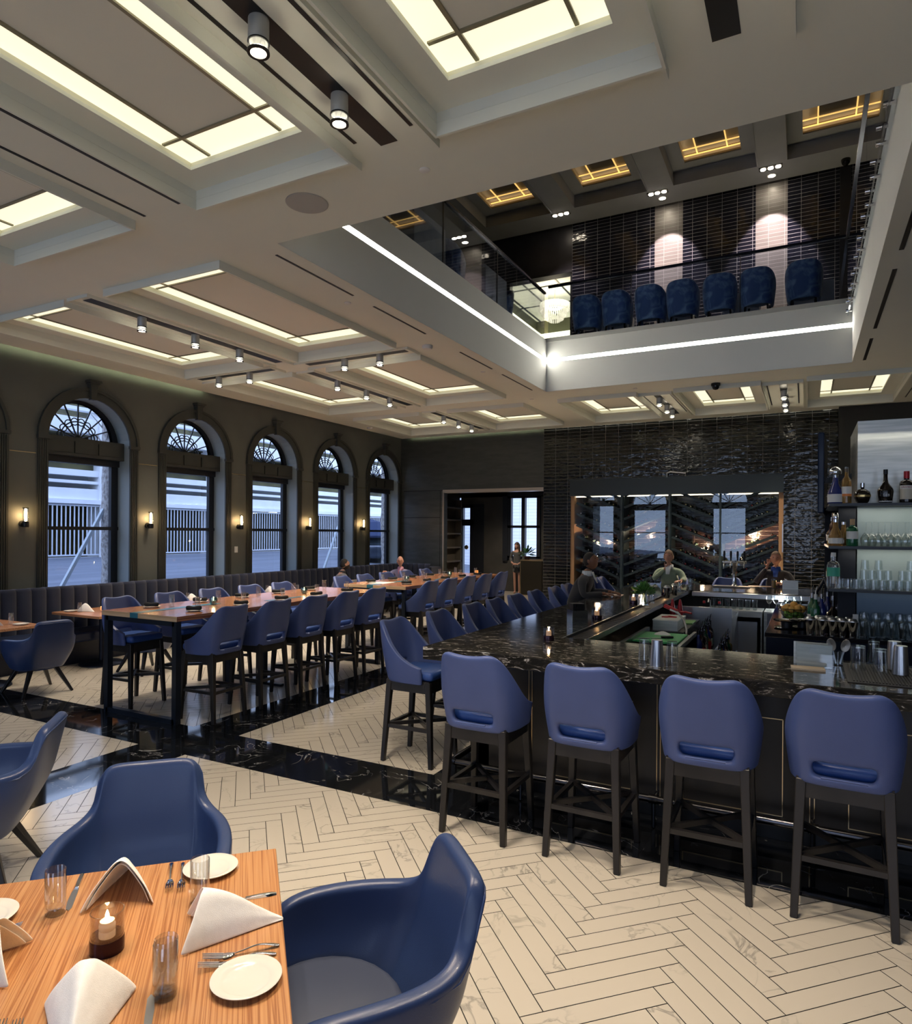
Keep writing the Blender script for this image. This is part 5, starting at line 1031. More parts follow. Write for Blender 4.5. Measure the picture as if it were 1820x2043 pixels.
bottle('round', 'squat round black bottle with gold waistband on the top shelf', on(SH[0], 1721), gdk, chrome_m, [(.055, .072, gold_m)], 1.05)
bottle('bulb', 'black broad-shouldered bottle with a round silver seal on the top shelf', on(SH[0], 1767), gdk, black_m, [(.01, .035, silver_ink)], 1.05, text=('B&B', .065, silver_ink, .028))
bottle('wide', 'dark bottle with cream label and red neck foil on the top shelf', on(SH[0], 1809), gdk, red_m, [(.03, .115, lab_c), (.115, .145, lab_w)], 1.05, text=('DRAMBUIE', .13, inkr, .018))
bottle('tall', 'amber bottle with cork stopper at the back corner of the middle shelf', on(SH[1], 1664, 7.2), gbr, cork_m, None, 1.0)
bottle('decanter', 'golden decanter with silver ball stopper and oval white label on the middle shelf', on(SH[1], 1668, 6.98), gam, chrome_m, [(.02, .065, lab_w)], 1.1, ball=.022)
bottle('wide', 'green gin bottle with a large white label on the middle shelf', on(SH[1], 1701, 6.99), ggr, cork_m, [(.07, .145, lab_w)], .92)
bottle('decanter', 'small gold bottle behind the gin bottle on the middle shelf', on(SH[1], 1684, 7.14), gam, chrome_m, None, 1.0)
bottle('square', 'tall clear bottle with a green label at the end of the lower shelf', on(SH[2], 1664, 6.99), gcl, white_m, [(.09, .155, lab_g)], 1.22)
for i, (y, k_, g_, l) in enumerate(((7.35, 'bulb', gdk, 'dark bottle'), (7.6, 'decanter', gbr, 'brown decanter'), (7.85, 'tall', gdk, 'slim dark bottle'), (8.1, 'bulb', gam, 'amber bottle'))):
    bottle(k_, '%s on the side return of the middle shelf, %s back from the corner' % (l, NTH[i]), Vector((.25, y, SH[1])), g_, chrome_m, [(.04, .1, lab_w)], 1.0)
    bottle(k_, '%s on the side return of the lower shelf, %s back from the corner' % (l, NTH[i]), Vector((.25, y, SH[2])), g_, chrome_m, [(.04, .1, lab_c)], 1.0)
# bottles with pourers on the back bar counter
for i, (px_, y, k_, g_, c_, lb, l) in enumerate(((1622, 7.55, 'tall', ggr, chrome_m, [(.02, .12, lab_w)], 'green bottle with pourer and white label beside the fruit bowl'), (1629, 7.4, 'tall', ggr, white_m, None, 'tall green bottle with pourer in front of the fruit bowl'), (1641, 7.5, 'tall', gbl, chrome_m, [(.02, .12, lab_w)], 'blue bottle with pourer behind the steel shakers'), (1664, 7.6, 'bulb', gdk, chrome_m, [(.03, .06, gold_m)], 'broad dark bottle with pourer under the lower shelf'), (1680, 7.7, 'tall', gdk, chrome_m, None, 'dark bottle with pourer beside the shelf panel'), (1653, 7.8, 'tall', gbl, chrome_m, None, 'dark blue bottle with pourer at the back of the counter'))):
    bottle(k_, l, on(1.0, px_, y), g_, c_, lb, 1.12, spout=True)
# fruit bowl
p = PY(1584, 1243, 8.05); t = thing('fruit_bowl', 'black wire fruit bowl on the back bar', 'bowl', (p.x, 8.05, 1.0)); m = MB()
for z, r in ((.01, .08), (.07, .125), (.13, .15)): m.tube([(r * math.cos(a), r * math.sin(a), z) for a in [2 * PI * k / 24 for k in range(25)]], .0035, 5)
for k in range(12): a = 2 * PI * k / 12; m.tube([(.07 * math.cos(a), .07 * math.sin(a), .01), (.125 * math.cos(a), .125 * math.sin(a), .07), (.15 * math.cos(a), .15 * math.sin(a), .13)], .0025, 5)
m.build('wire_basket', black_m, t)
bz = p; fr_o = noise_col(mat('orange_peel', rough=0.5), (.75, .36, .06), (.82, .45, .10), 12, bump=.2, bscale=120); fr_g = noise_col(mat('lime_peel', rough=0.4), (.10, .24, .03), (.16, .32, .05), 12, bump=.2, bscale=90)
mo = MB().lathe([(0, -.036)] + [(.038 * math.sin(a), -.036 * math.cos(a)) for a in [PI * k / 9 for k in range(1, 9)]] + [(0, .036)], 16).mesh('orange', fr_o, 80); ml = MB().lathe([(0, -.034)] + [(.030 * math.sin(a), -.032 * math.cos(a)) for a in [PI * k / 9 for k in range(1, 9)]] + [(0, .034)], 16).mesh('lime', fr_g, 80)
for i in range(9):
    a = i * 2 * PI / 9; o = bpy.data.objects.new('lime', ml); COL.objects.link(o); o.location = (bz.x + .072 * math.cos(a), 8.05 + .072 * math.sin(a), 1.05 + (i % 2) * .025); o.rotation_euler = (i, i * .7, 0); tag(o, 'green lime low in the wire fruit bowl', 'lime', 'limes in the wire bowl')
for i in range(10):
    a = i * 2 * PI / 9 + .3; r = .085 if i < 9 else 0; o = bpy.data.objects.new('orange', mo); COL.objects.link(o); o.location = (bz.x + r * math.cos(a), 8.05 + r * math.sin(a), 1.125 + (.045 if i == 9 else (i % 2) * .012)); tag(o, 'orange piled on the limes in the wire fruit bowl', 'orange', 'oranges in the wire bowl')
for i, (x, y, l) in enumerate(((-.16, 7.35, 'black stacked tray nearest the counter corner'), (-.02, 7.45, 'black stacked tray beside the bottles'))):
    t = thing('serving_tray', l, 'tray', (x, y, 1.0)); m = MB(); m.lathe([(0, 0), (.10, 0), (.115, .012), (.108, .012), (.10, .006), (0, .006)], 28); m.build('lower_tray', mat('black_gloss_tray', (.01, .01, .015), .12), t, 40); m = MB(); m.lathe([(0, .006), (.05, .006), (.05, .07), (0, .07)], 20); m.build('stand', black_m, t, 40); m = MB(); m.lathe([(0, .07), (.11, .07), (.125, .082), (.118, .082), (.11, .076), (0, .076)], 28); m.build('upper_tray', MATS['black_gloss_tray'], t, 40)
t = thing('touch_screen', 'tilted dark touch screen at the end of the far bar counter', 'screen', (.02, 9.6, 1.0)); m = MB(); Mx = Matrix.Rotation(R(28), 4, 'Y'); m.box(-.012, -.17, .04, .012, .17, .44, M=Mx); m.build('screen', mat('screen_black', (.01, .012, .018), .1), t, bevel=.006); m = MB(); m.bar((.05, 0, 0), (.10, 0, .2), .06); m.box(-.08, -.1, 0, .1, .1, .015); m.build('stand', black_m, t)
def jigger_shaker():
    t = thing('cocktail_shaker', 'x', 'shaker'); m = MB(); m.lathe([(0, 0), (.030, 0), (.031, .008), (.034, .012), (.043, .13), (.044, .135), (.040, .137)], 20); m.build('cup', chrome_m, t, 50); m = MB(); m.lathe([(.043, .134), (.046, .136), (.046, .145), (.036, .155), (.030, .165), (0, .168)], 20); m.build('strainer_rim', steel_m, t, 50); return t
SK = Kit(jigger_shaker()); xs_ = [1619, 1643, 1663, 1683, 1703]
for i, px_ in enumerate(xs_):
    SK.put(on(1.0, px_, 7.02), 0, '%s steel shaker from the corner in the front row on the back bar' % NTH[i], 'steel shakers on the back bar')
    if i: SK.put(on(1.0, px_ - 7, 7.14), 0, 'steel shaker in the second row on the back bar', 'steel shakers in the second row')
def tumbler(r, h, name='tumbler', th=.002, m_=None, taper=1.0, n=18, base=.008):
    return MB().lathe([(0, 0), (r * taper, 0), (r, h), (r - th, h), (r * taper - th, base), (0, base)], n).mesh(name, m_ or tglass_m, 50)
def scatter(me, name, lab, cat, grp, pts, rot=0, sc=1):
    for i, p in enumerate(pts):
        o = bpy.data.objects.new(name, me); COL.objects.link(o); o.location = p; o.scale = (sc,) * 3
        if rot: o.rotation_euler = (PI, 0, 0)
        tag(o, (lab % NTH[i % 20]) if '%s' in lab else lab, cat, grp)
tm = tumbler(.034, .085, taper=.85); SHX = lambda px_, y: PY(px_, 1200, y).x
b1 = [SHX(q, 7.02) for q in range(1675, 1822, 17)]
scatter(tm, 'rocks_glass', '%s upturned rocks glass in the bottom layer of the lower shelf', 'glass', 'stacked rocks glasses', [(x, 7.02, SH[2] + .087) for x in b1], 1)
scatter(tm, 'rocks_glass', 'upturned rocks glass behind the bottom layer of the lower shelf', 'glass', 'rocks glasses in the back row', [(x + .03, 7.13, SH[2] + .087) for x in b1], 1)
b2 = [SHX(q, 7.02) for q in (1724, 1740, 1756, 1772, 1800, 1815)]
scatter(tm, 'rocks_glass', '%s upturned rocks glass in the second layer of the lower shelf', 'glass', 'rocks glasses in the second layer', [(x, 7.02, SH[2] + .175) for x in b2], 1)
b3 = [SHX(q, 7.02) for q in (1726, 1753, 1817)]
scatter(tm, 'rocks_glass', '%s upturned rocks glass on top of the stack on the lower shelf', 'glass', 'rocks glasses on top of the stack', [(x, 7.02, SH[2] + .263) for x in b3], 1)
wgm = MB().lathe([(0, 0), (.034, 0), (.034, .002), (.006, .006), (.0045, .09), (.02, .105), (.042, .145), (.041, .18), (.034, .215), (.0325, .215), (.039, .18), (.040, .146), (.018, .108), (0, .10)], 20).mesh('wine_glass', tglass_m, 50)
scatter(wgm, 'wine_glass', '%s upturned wine glass in the front row of the middle shelf', 'wine glass', 'wine glasses on the middle shelf', [(SHX(q, 7.02), 7.02, SH[1] + .216) for q in (1727, 1752, 1777, 1806)], 1)
scatter(wgm, 'wine_glass', 'upturned wine glass in the back row of the middle shelf', 'wine glass', 'wine glasses in the back row', [(SHX(q, 7.14), 7.14, SH[1] + .216) for q in (1739, 1765, 1790, 1815)], 1)
hb = tumbler(.036, .14, 'highball', taper=.8)
scatter(hb, 'highball_glass', '%s tall glass in the front row on the back bar counter', 'glass', 'tall glasses on the back bar', [(SHX(q, 7.02), 7.02, 1.0) for q in (1721, 1741, 1760, 1779, 1799, 1817)])
scatter(hb, 'highball_glass', 'tall glass in the middle row on the back bar counter', 'glass', 'tall glasses in the middle row', [(SHX(q, 7.02) + .02, 7.11, 1.0) for q in (1721, 1741, 1760, 1779, 1799, 1812)])
scatter(wgm, 'wine_glass', 'wine glass at the back of the tall glasses on the back bar', 'wine glass', 'stemmed glasses on the back bar', [(SHX(q, 7.2), 7.18, 1.0) for q in (1724, 1748, 1772, 1796, 1815)])
p = on(1.0, 1709, 7.05); m = MB(); m.prism([(-.02, -.004), (.025, 0), (.02, .006), (-.02, .006)], 0, .2); tag(m.build('paper_menu', white_m, None, loc=(p.x, 7.08, 1.0), rz=.3), 'white folded paper standing against the shelf end', 'menu')
# glasses over the fridge
scatter(hb, 'highball_glass', '%s tall glass on the fridge under the far counter', 'glass', 'glasses on the under counter fridge', [(-1.16 + .09 * i, 10.2, .865) for i in range(7)])
scatter(wgm, 'wine_glass', '%s wine glass on the steel cabinet under the far counter', 'wine glass', 'wine glasses on the steel cabinet', [(-.44 + .09 * i, 10.2, .865) for i in range(5)])
# speed rail bottles
t = thing('speed_rail', 'steel speed rail filled with pourer bottles beside the sink', 'speed rail', (-.93, 8.3, .35)); m = MB(); m.box(-.22, -.6, 0, .2, .6, .02); m.box(.18, -.6, 0, .2, .6, .14); m.box(-.02, -.6, 0, 0, .6, .2); m.build('rail_tray', steel_m, t)
k = 0
for row, x in enumerate((-.83, -1.04)):
    for i in range(9):
        k += 1; kk = ('tall', 'square', 'tall', 'bulb')[k % 4]; gg = (gdk, gcl, ggr, gam, gbl, gbr)[k % 6]
        y = 7.78 + i * .125; bottle(kk, '%s pourer bottle in the %s row of the speed rail' % (NTH[i], ('aisle', 'inner')[row]), (x, y, .375 + row * .05 + .10 * (row == 1)), gg, chrome_m, [(.04, .12, (lab_w, lab_c, lab_g, red_m)[k % 4])], 1.1, spout=True, grp='pourer bottles of the speed rail')

# ================================================================== ON THE BAR COUNTER
ZB = 1.07
def candle_jar(stained=True):
    t = thing('glass_candle_holder', 'x', 'candle')
    m = MB(); m.lathe([(0, 0), (.040, 0), (.043, .006), (.043, .10), (.040, .10), (.040, .010), (0, .010)], 28); m.build('glass_jar', pane_glass('jar_glass', (.86, .84, .84), .02, 1.5, base=.06), t, 50)
    m = MB(); m.lathe([(.0435, .001), (.0437, .035), (.042, .040), (.0385, .035), (.0385, .010), (0, .012)], 28); m.build('smoked_base', mat('iridescent_base', (.03, .012, .02), .1, .6), t, 50)
    m = MB(); m.lathe([(0, .036), (.021, .036), (.021, .05), (.019, .052), (.021, .054), (.021, .066), (.019, .068), (.018, .075), (0, .075)], 20); m.build('inner_votive', mat('votive_wax', (.9, .8, .65), .25, trans=.5, emis=(1, .6, .3), es=.12), t, 50)
    m = MB(); m.lathe([(0, .074), (.005, .080), (.0055, .086), (.003, .095), (0, .102)], 10); m.build('flame', flame_m, t, 60)
    light('candle_light', 'POINT', (0, 0, .092), .9, (1, .62, .28), t, shadow_soft_size=.008); return t
CJ = Kit(candle_jar())
for px_, py_, l in ((1095, 1277, 'lit glass candle holder nearest the corner of the bar counter'), (1191, 1236, 'lit glass candle holder beside the steel napkin box'), (1264, 1205, 'lit glass candle holder before the seated guest with the menu'), (1327, 1188, 'lit glass candle holder in front of the green-sweatered guest'), (1559, 1173, 'lit glass candle holder beside the beer glass on the far counter')):
    CJ.put(PZ(px_, py_, ZB), 0, l, 'candle holders on the bar', 1.0 if px_ < 1100 else 1.15)
p = PZ(1152, 1244, ZB); t = thing('napkin_caddy', 'brushed steel caddy filled with black cocktail napkins on the bar', 'caddy', p, R(38)); m = MB(); m.ring(-.075, .075, -.075, .075, 0, .13, .004); m.box(-.075, -.075, 0, .075, .075, .004); m.build('steel_box', mat('mirror_caddy', (.6, .62, .62), .2, 1), t); m = MB()
for i in range(10): m.box(-.06 + i * .012, -.05, .01, -.054 + i * .012, .05, .19)
m.build('folded_napkins', black_m, t)
p = PZ(1285, 1207, ZB); t = thing('herb_jar', 'bunch of green herbs in a clear glass jar on the bar', 'plant', (p.x, p.y, ZB)); m = MB(); m.lathe([(0, 0), (.06, 0), (.062, .12), (.058, .12), (.057, .01), (0, .01)], 20); m.build('jar', tglass_m, t, 50); m = MB(); random.seed(3)
for i in range(190):
    a = random.uniform(0, 2 * PI); e = random.uniform(.1, 1.35); L_ = random.uniform(.10, .17); d = Vector((math.cos(a) * math.sin(e), math.sin(a) * math.sin(e), math.cos(e))); b = Vector((0, 0, .12)); q = b + d * L_; side = d.cross(Vector((0, 0, 1))).normalized() * .011
    m.add([b + d * L_ * .35 - side * .2, b + d * L_ * .35 + side * .2, q + side + Vector((0, 0, -.01)), q + d * .035 + Vector((0, 0, -.025)), q - side + Vector((0, 0, -.01))], [(0, 1, 2, 3, 4)])
m.build('herb_leaves', noise_col(mat('herb_green', rough=.5), (.05, .16, .03), (.14, .34, .07), 30), t); m = MB()
for i in range(12): a = i * 2.4; m.tube([(.03 * math.cos(a), .03 * math.sin(a), .012), (.01 * math.cos(a + 1), .01 * math.sin(a + 1), .15)], .002, 4)
m.build('stems', mat('stem_green', (.12, .25, .06), .6), t)
def paper(name, lab, px_, py_, s, rz, z=ZB, mt=None, cat='menu'): p = PZ(px_, py_, z); return flat_thing(name, lab, cat, (p.x, p.y, z), (s[0], s[1], .004), mt or mat('pink_paper', (.8, .6, .52), .7), rz, bevel=.0005)
paper('paper_menu', 'pinkish paper menu under the hand of the guest in the dark jacket', 1216, 1187, (.36, .24), .1); paper('paper_menu', 'paper menu before the guest with a hand on his face', 1518, 1170, (.34, .22), .3)
t = PZ(1292, 1173, ZB); q = thing('dinner_plate', 'stacked pair of pale plates before the green-sweatered guest', 'plate', (t.x, t.y, ZB)); m = MB(); m.lathe([(0, 0), (.10, 0), (.16, .015), (.155, .018), (0, .006)], 28); m.lathe([(0, .02), (.10, .02), (.16, .035), (.155, .038), (0, .026)], 28); m.build('china', china_m, q, 50)
p = PZ(1544, 1174, ZB); t = thing('beer_glass', 'tall beer glass beside the candle on the far counter', 'glass', (p.x, p.y, ZB)); m = MB(); m.lathe([(0, 0), (.03, 0), (.04, .15), (.038, .15), (.028, .01), (0, .01)], 18); m.build('glass', tglass_m, t, 50); m = MB(); m.lathe([(0, .011), (.028, .011), (.036, .125), (0, .125)], 18); m.build('beer', bcol('beer', (.6, .35, .06), .6), t, 50)
for px_, py_, l in ((1302, 1203, 'clear stemmed glass beside the herbs'), (1355, 1183, 'small clear glass past the fourth candle'), (1377, 1172, 'tall clear glass by the hand of the green-sweatered guest')):
    p = PZ(px_, py_, ZB); o = bpy.data.objects.new('highball_glass', hb); COL.objects.link(o); o.location = p; tag(o, l, 'glass')
for px_, py_, l in ((1331, 1193, 'steel shaker beyond the herbs on the bar'), (1346, 1188, 'steel shaker past the fourth candle')): SK.put(PZ(px_, py_, ZB), 0, l)
p = PZ(1620, 1182, ZB); 
for x, w, l in ((-.02, .2, 'small grey card holder on the far counter beside the touch screen'),): t = thing('card_holder', l, 'sign holder', PZ(1577, 1176, ZB)); m = MB(); m.box(-.11, -.005, 0, .11, .005, .14); m.build('plate', brush_m, t)
# near counter: mixing glasses, sign, spoons, mat with glasses
mg = MB().lathe([(0, 0), (.036, 0), (.037, .01), (.046, .155), (.0435, .155), (.034, .018), (0, .018)], 22).mesh('mixing_glass', glass_m, 50)
def up(px_, py_, me, name, lab, h, s=1, z=ZB, cat='glass', grp=None):
    p = PZ(px_, py_, z); o = bpy.data.objects.new(name, me); COL.objects.link(o); o.rotation_euler = (PI, 0, 0); o.location = (p.x, p.y, z + h * s); o.scale = (s,) * 3; return tag(o, lab, cat, grp)
tin = MB().lathe([(0, 0), (.036, 0), (.0365, .008), (.046, .175), (.0445, .175), (.035, .012), (0, .012)], 22).mesh('shaker_tin', steel_m, 50)
up(1286, 1315, mg, 'mixing_glass', 'upturned mixing glass on the near counter, first in line', .155, .9); up(1341, 1322, mg, 'mixing_glass', 'upturned mixing glass on the near counter, last in line', .155, .9); up(1311, 1328, tin, 'shaker_tin', 'upturned steel shaker tin between two mixing glasses', .175, .95, cat='shaker')
p = PZ(1625, 1331, ZB); sgn = thing('sign_holder', 'clear upright sign holder showing a blank grey card on the bar', 'sign holder', p, R(-3)); m = MB(); m.box(-.10, -.006, .0, .10, .006, .145); m.build('card', brush_m, sgn); m = MB(); m.box(-.108, -.010, 0, .108, -.007, .155); m.box(-.1, -.03, 0, .1, .05, .004); m.build('acrylic_sleeve', tglass_m, sgn)
m = MB(); m.box(-.10, -.006, .0, .10, .006, .145); pb = thing('sign_holder', 'second steel sign card standing just behind the clear one', 'sign holder', (p.x - .02, p.y + .09, ZB), R(-3)); m.build('card', brush_m, pb)
flat_thing('card_stack', 'stack of tan cards lying in front of the sign holder', 'cards', PZ(1612, 1337, ZB) + Vector((0, .03, 0)), (.19, .10, .012), mat('tan_card', (.40, .34, .26), .7), R(4), bevel=.001)
p = PZ(1672, 1327, ZB)
for i, (a, dx) in enumerate(((.22, -.03), (-.25, .03))):
    t = thing('julep_strainer', 'perforated steel strainer standing in a glass, leaning %s' % ('towards the sign' if i == 0 else 'towards the rubber mat'), 'bar tool', (p.x + dx * .3, p.y, ZB)); Mx = Matrix.Rotation(-a, 4, 'Y'); m = MB(); m.box(-.005, -.002, .01, .005, .002, .10, M=Mx); m.build('handle', steel_m, t); m = MB(); m.lathe([(0, 0), (.028, .004), (.034, .01), (.032, .011), (0, .004)], 18, M=Mx @ Matrix.Translation((0, 0, .135)) @ Matrix.Rotation(R(90), 4, 'X') @ Matrix.Diagonal((.8, 1.25, 1, 1))); m.build('bowl', mat('perforated_steel', (.3, .28, .25), .4, .9), t)
m = MB(); m.lathe([(0, 0), (.03, 0), (.033, .09), (.031, .09), (.028, .006), (0, .006)], 18); tag(m.build('strainer_glass', tglass_m, None, 50, loc=(p.x, p.y, ZB)), 'clear glass holding two strainers', 'glass')
t = thing('rubber_bar_mat', 'black ribbed rubber bar mat on the near counter', 'bar mat', (.22, 4.47, ZB)); m = MB(); m.box(0, 0, 0, 1.3, .66, .006); m.build('mat_base', mat('rubber', (.015, .015, .018), .6), t, bevel=.002); m = MB(); x = .03
while x < 1.28:
    m.box(x, .03, .006, x + .008, .63, .011); x += .016
m.build('ribs', MATS['rubber'], t)
hg = MB().lathe([(0, 0), (.040, 0), (.041, .008), (.043, .15), (.0415, .15), (.0385, .012), (0, .012)], 24).mesh('tall_ribbed_glass', glass_m, 50)
ZM = ZB + .0115
up(1712, 1336, hg, 'tall_glass', 'hammered tall glass upturned on the rubber mat, nearest the strainers', .15, 1, ZM); up(1757, 1341, mg, 'mixing_glass', 'upturned mixing glass on the rubber mat beside the hammered glass', .155, .92, ZM); up(1744, 1322, mg, 'mixing_glass', 'upturned mixing glass at the back of the rubber mat', .155, .9, ZM)
up(1797, 1345, tin, 'shaker_tin', 'tall steel shaker tin upturned on the rubber mat, front', .175, .98, ZM, 'shaker'); up(1785, 1335, tin, 'shaker_tin', 'second steel shaker tin half hidden behind the front one', .175, 1.0, ZM, 'shaker')

# ================================================================== TABLE SETTINGS
def plate_kit(r=.09):
    t = thing('bread_plate', 'x', 'plate'); m = MB(); m.lathe([(0, .004), (r * .55, .004), (r * .6, 0), (r * .65, .003), (r * .98, .014), (r, .017), (r * .98, .0185), (r * .68, .009), (r * .62, .0065), (0, .0065)], 48); m.build('china', china_m, t, 70); return t
PL = Kit(plate_kit())
def glass_kit():
    t = thing('water_glass', 'x', 'glass'); m = MB(); m.lathe([(0, 0), (.026, 0), (.0285, .003), (.029, .006), (.029, .135), (.0278, .1365), (.0266, .135), (.0262, .024), (.020, .016), (0, .014)], 32); m.build('glass', glass_m, t, 60); return t
WG = Kit(glass_kit())
def fork_kit():
    t = thing('dinner_fork', 'x', 'fork'); L_ = .205
    zf = lambda y: .004 + .012 * math.exp(-((y - .06) / .035) ** 2) + .010 * max(0, (y - .15) / .05) - .002 * (y < .02)
    m = MB(); ys2 = [0, .008, .02, .04, .06, .08, .10, .125]; ws = [.008, .019, .018, .012, .009, .007, .006, .008]
    def sweep(ys3, ws3, th=.0028, x0=0):
        v = []; f = []
        for y, w in zip(ys3, ws3):
            z = zf(y); v += [(x0 - w / 2, y, z), (x0 + w / 2, y, z), (x0 + w / 2 * .8, y, z + th), (x0 - w / 2 * .8, y, z + th)]
        for i in range(len(ys3) - 1):
            for k in range(4): f.append((i * 4 + k, i * 4 + (k + 1) % 4, i * 4 + 4 + (k + 1) % 4, i * 4 + 4 + k))
        f += [(0, 1, 2, 3), tuple((len(ys3) - 1) * 4 + q for q in (3, 2, 1, 0))]; m.add(v, f)
    sweep(ys2, ws); m.build('handle', chrome_m, t, 50, sub=1)
    m = MB(); sweep([.122, .132, .142, .152], [.008, .018, .024, .0245], .002)
    for x in (-.0105, -.0035, .0035, .0105): sweep([.150, .17, .19, .205], [.0042, .0038, .0034, .002], .002, x)
    m.build('tines', chrome_m, t, 50); return t
FK = Kit(fork_kit())
def knife_kit():
    t = thing('table_knife', 'x', 'knife'); m = MB(); m.add(*[([(-.006, 0, 0), (.006, 0, 0), (.009, .015, 0), (.0085, .05, 0), (.0065, .095, 0), (-.0065, .095, 0), (-.0085, .05, 0), (-.009, .015, 0)] + [(-.004, 0, .006), (.004, 0, .006), (.006, .015, .008), (.006, .05, .009), (.005, .095, .007), (-.005, .095, .007), (-.006, .05, .009), (-.006, .015, .008)]), [tuple(range(8))[::-1], tuple(range(8, 16))] + [(i, (i + 1) % 8, (i + 1) % 8 + 8, i + 8) for i in range(8)]]); m.build('handle', chrome_m, t, 50, bevel=.001)
    m = MB(); m.prism([(-.0065, .093), (.0065, .093), (.010, .12), (.0115, .17), (.007, .215), (-.002, .23), (-.009, .215), (-.0085, .15)], .001, .0026); m.build('blade', steel_m, t, 40); return t
KN = Kit(knife_kit())
def napkin_kit(h=.125, w=.105, d=.235, sq=.0):
    t = thing('folded_napkin', 'x', 'napkin'); m = MB(); na_, nb = 14, 12; v = []; f = []
    for b in range(nb + 1):
        q = b / nb
        ry = .02 + (d - .02) * q; rz_ = h * (1 - q) ** .85 * (1 + .15 * math.sin(q * PI)); ww = w * (1 - q * .93)
        for a in range(-na_, na_ + 1):
            s_ = a / na_; fr = abs(s_); prof = (1 - fr) if fr > .12 else 1 - .12 + (.12 - fr) * .35
            bow = .012 * math.sin(fr * PI) * (1 - q)
            v.append((s_ * ww + (bow if s_ > 0 else -bow), ry - .055 * fr * (1 - q) * (1 if True else 0), max(0.0, rz_ * prof / .923) + .0025 + .006 * math.sin(fr * 9 + q * 5) * (1 - fr) * .4))
    n = 2 * na_ + 1
    for b in range(nb):
        for a in range(n - 1): f.append((b * n + a, b * n + a + 1, (b + 1) * n + a + 1, (b + 1) * n + a))
    m.add(v, f); m.build('linen', linen_m, t, solid=.0045, sub=1)
    m = MB(); v = [(x * .86, y + .012, z * .86 + .001) for x, y, z in v]; m.add(v, f); m.build('inner_fold', linen_m, t, solid=.003, sub=1); return t
NP = Kit(napkin_kit())
ROT = -PI / 4
sides = [(lambda s, d_: TP(d_, TS - s), 'before the armchair facing the camera'), (lambda s, d_: TP(s, d_), 'on the aisle side of the near table'), (lambda s, d_: TP(TS - d_, s), 'on the near side of the table by the picture edge'), (lambda s, d_: TP(TS - s, TS - d_), 'on the window side of the near table')]
for fn, w in sides:
    def pos(s, d_, z=.75): p = fn(s, d_); return Vector((p.x, p.y, z))
    inn = (fn(.5, .4) - fn(.5, 0)).normalized(); rz_ = face(inn)
    PL.put(pos(.738, .105), rz_, 'white bread plate ' + w, 'bread plates on the near table')
    WG.put(pos(.265, .285) if 'faces' in w else pos(.728, .0) + inn * 0 if False else pos(.30, .245) , rz_, 'tall water glass ' + w, 'water glasses on the near table')
    KN.put(pos(.325, .012), rz_ + .03, 'steel table knife ' + w, 'knives on the near table')
    FK.put(pos(.605, .014), rz_ + .06, 'inner steel fork ' + w, 'forks on the near table'); FK.put(pos(.643, .024), rz_ + .05, 'outer steel fork ' + w, 'forks on the near table')
    NP.put(pos(.475, .245), rz_ + PI, 'white tent-folded napkin ' + w, 'tent napkins on the near table')
p = TP(.735, .30); WG.put(p, 0, 'tall water glass at the corner between the aisle side and the picture edge', 'water glasses on the near table')
CJ.put(TP(.487, .475), 0, 'large candle holder with clear top and wine-red base on the near table', None, (1.02, 1.02, 1.12))
# communal tables: small plates with rolled black napkins, votives, glasses, white napkins
def roll_kit():
    t = thing('rolled_napkin', 'x', 'napkin'); m = MB(); m.tube([(-.095, 0, .022), (-.06, .004, .024), (-.01, -.002, .018), (.03, 0, .024), (.085, .004, .026)], [.022, .026, .017, .024, .028], 12); m.build('black_roll', blacknap_m, t, 60, sub=1); return t
RN = Kit(roll_kit())
def teal_votive():
    t = thing('votive_holder', 'x', 'candle'); m = MB(); m.lathe([(0, 0), (.03, 0), (.045, .03), (.048, .06), (.043, .085), (.041, .085), (.045, .06), (.042, .032), (0, .008)], 20); m.build('teal_glass', pane_glass('teal_glass', (.45, .66, .70), .05, 1.6, base=.1), t, 50)
    m = MB(); m.lathe([(0, .01), (.02, .01), (.02, .045), (0, .045)], 14); m.build('tea_light', white_m, t); m = MB(); m.lathe([(0, .05), (.005, .058), (.004, .068), (0, .08)], 8); m.build('flame', flame_m, t); light('candle_light', 'POINT', (0, 0, .10), 1.0, (1, .6, .28), t, shadow_soft_size=.01); return t
TV_ = Kit(teal_votive()); ZT = 1.07
ct_ = [('first', [(397, 1211, .3), (368, 1197, 1.3), (495, 1201, 1.1), (476, 1183, .9), (574, 1194, 1.2), (548, 1181, .8), (622, 1190, .4), (652, 1186, .5), (613, 1171, 1.0), (575, 1197, .3)][:9]),
       ('second', [(795, 1160, 0), (835, 1163, .5), (765, 1158, 1.0), (866, 1156, 0), (905, 1152, .3), (936, 1149, .2)])]
edges = {'first': C1, 'second': C2}
for w, lst in ct_:
    x0, x1, y0, y1 = edges[w]; i = 0
    for yy in [y0 + .42 + .665 * k for k in range(5)]:
        for side, xx in (('aisle', x1 - .24), ('window', x0 + .24)):
            j = round((yy - y0 - .42) / .665)
            PL.put((xx, yy, ZT), 0, '%s small plate along the %s side of the %s communal table' % (NTH[j], side, w), 'small plates on the communal tables')
            RN.put((xx, yy, ZT + .012), random.uniform(.2, 1.6), '%s rolled black napkin along the %s side of the %s communal table' % (NTH[j], side, w), 'black napkin rolls on the communal tables')
            WG.put((xx + (-.13 if side == 'aisle' else .12), yy + .16, ZT), 0, '%s water glass along the %s side of the %s communal table' % (NTH[j], side, w), 'water glasses on the communal tables')
    for j, yy in enumerate((y0 + .98, y0 + 2.55)): TV_.put(((x0 + x1) / 2, yy, ZT), 0, '%s teal glass votive on the %s communal table' % (NTH[j], w), 'teal votives on the communal tables')
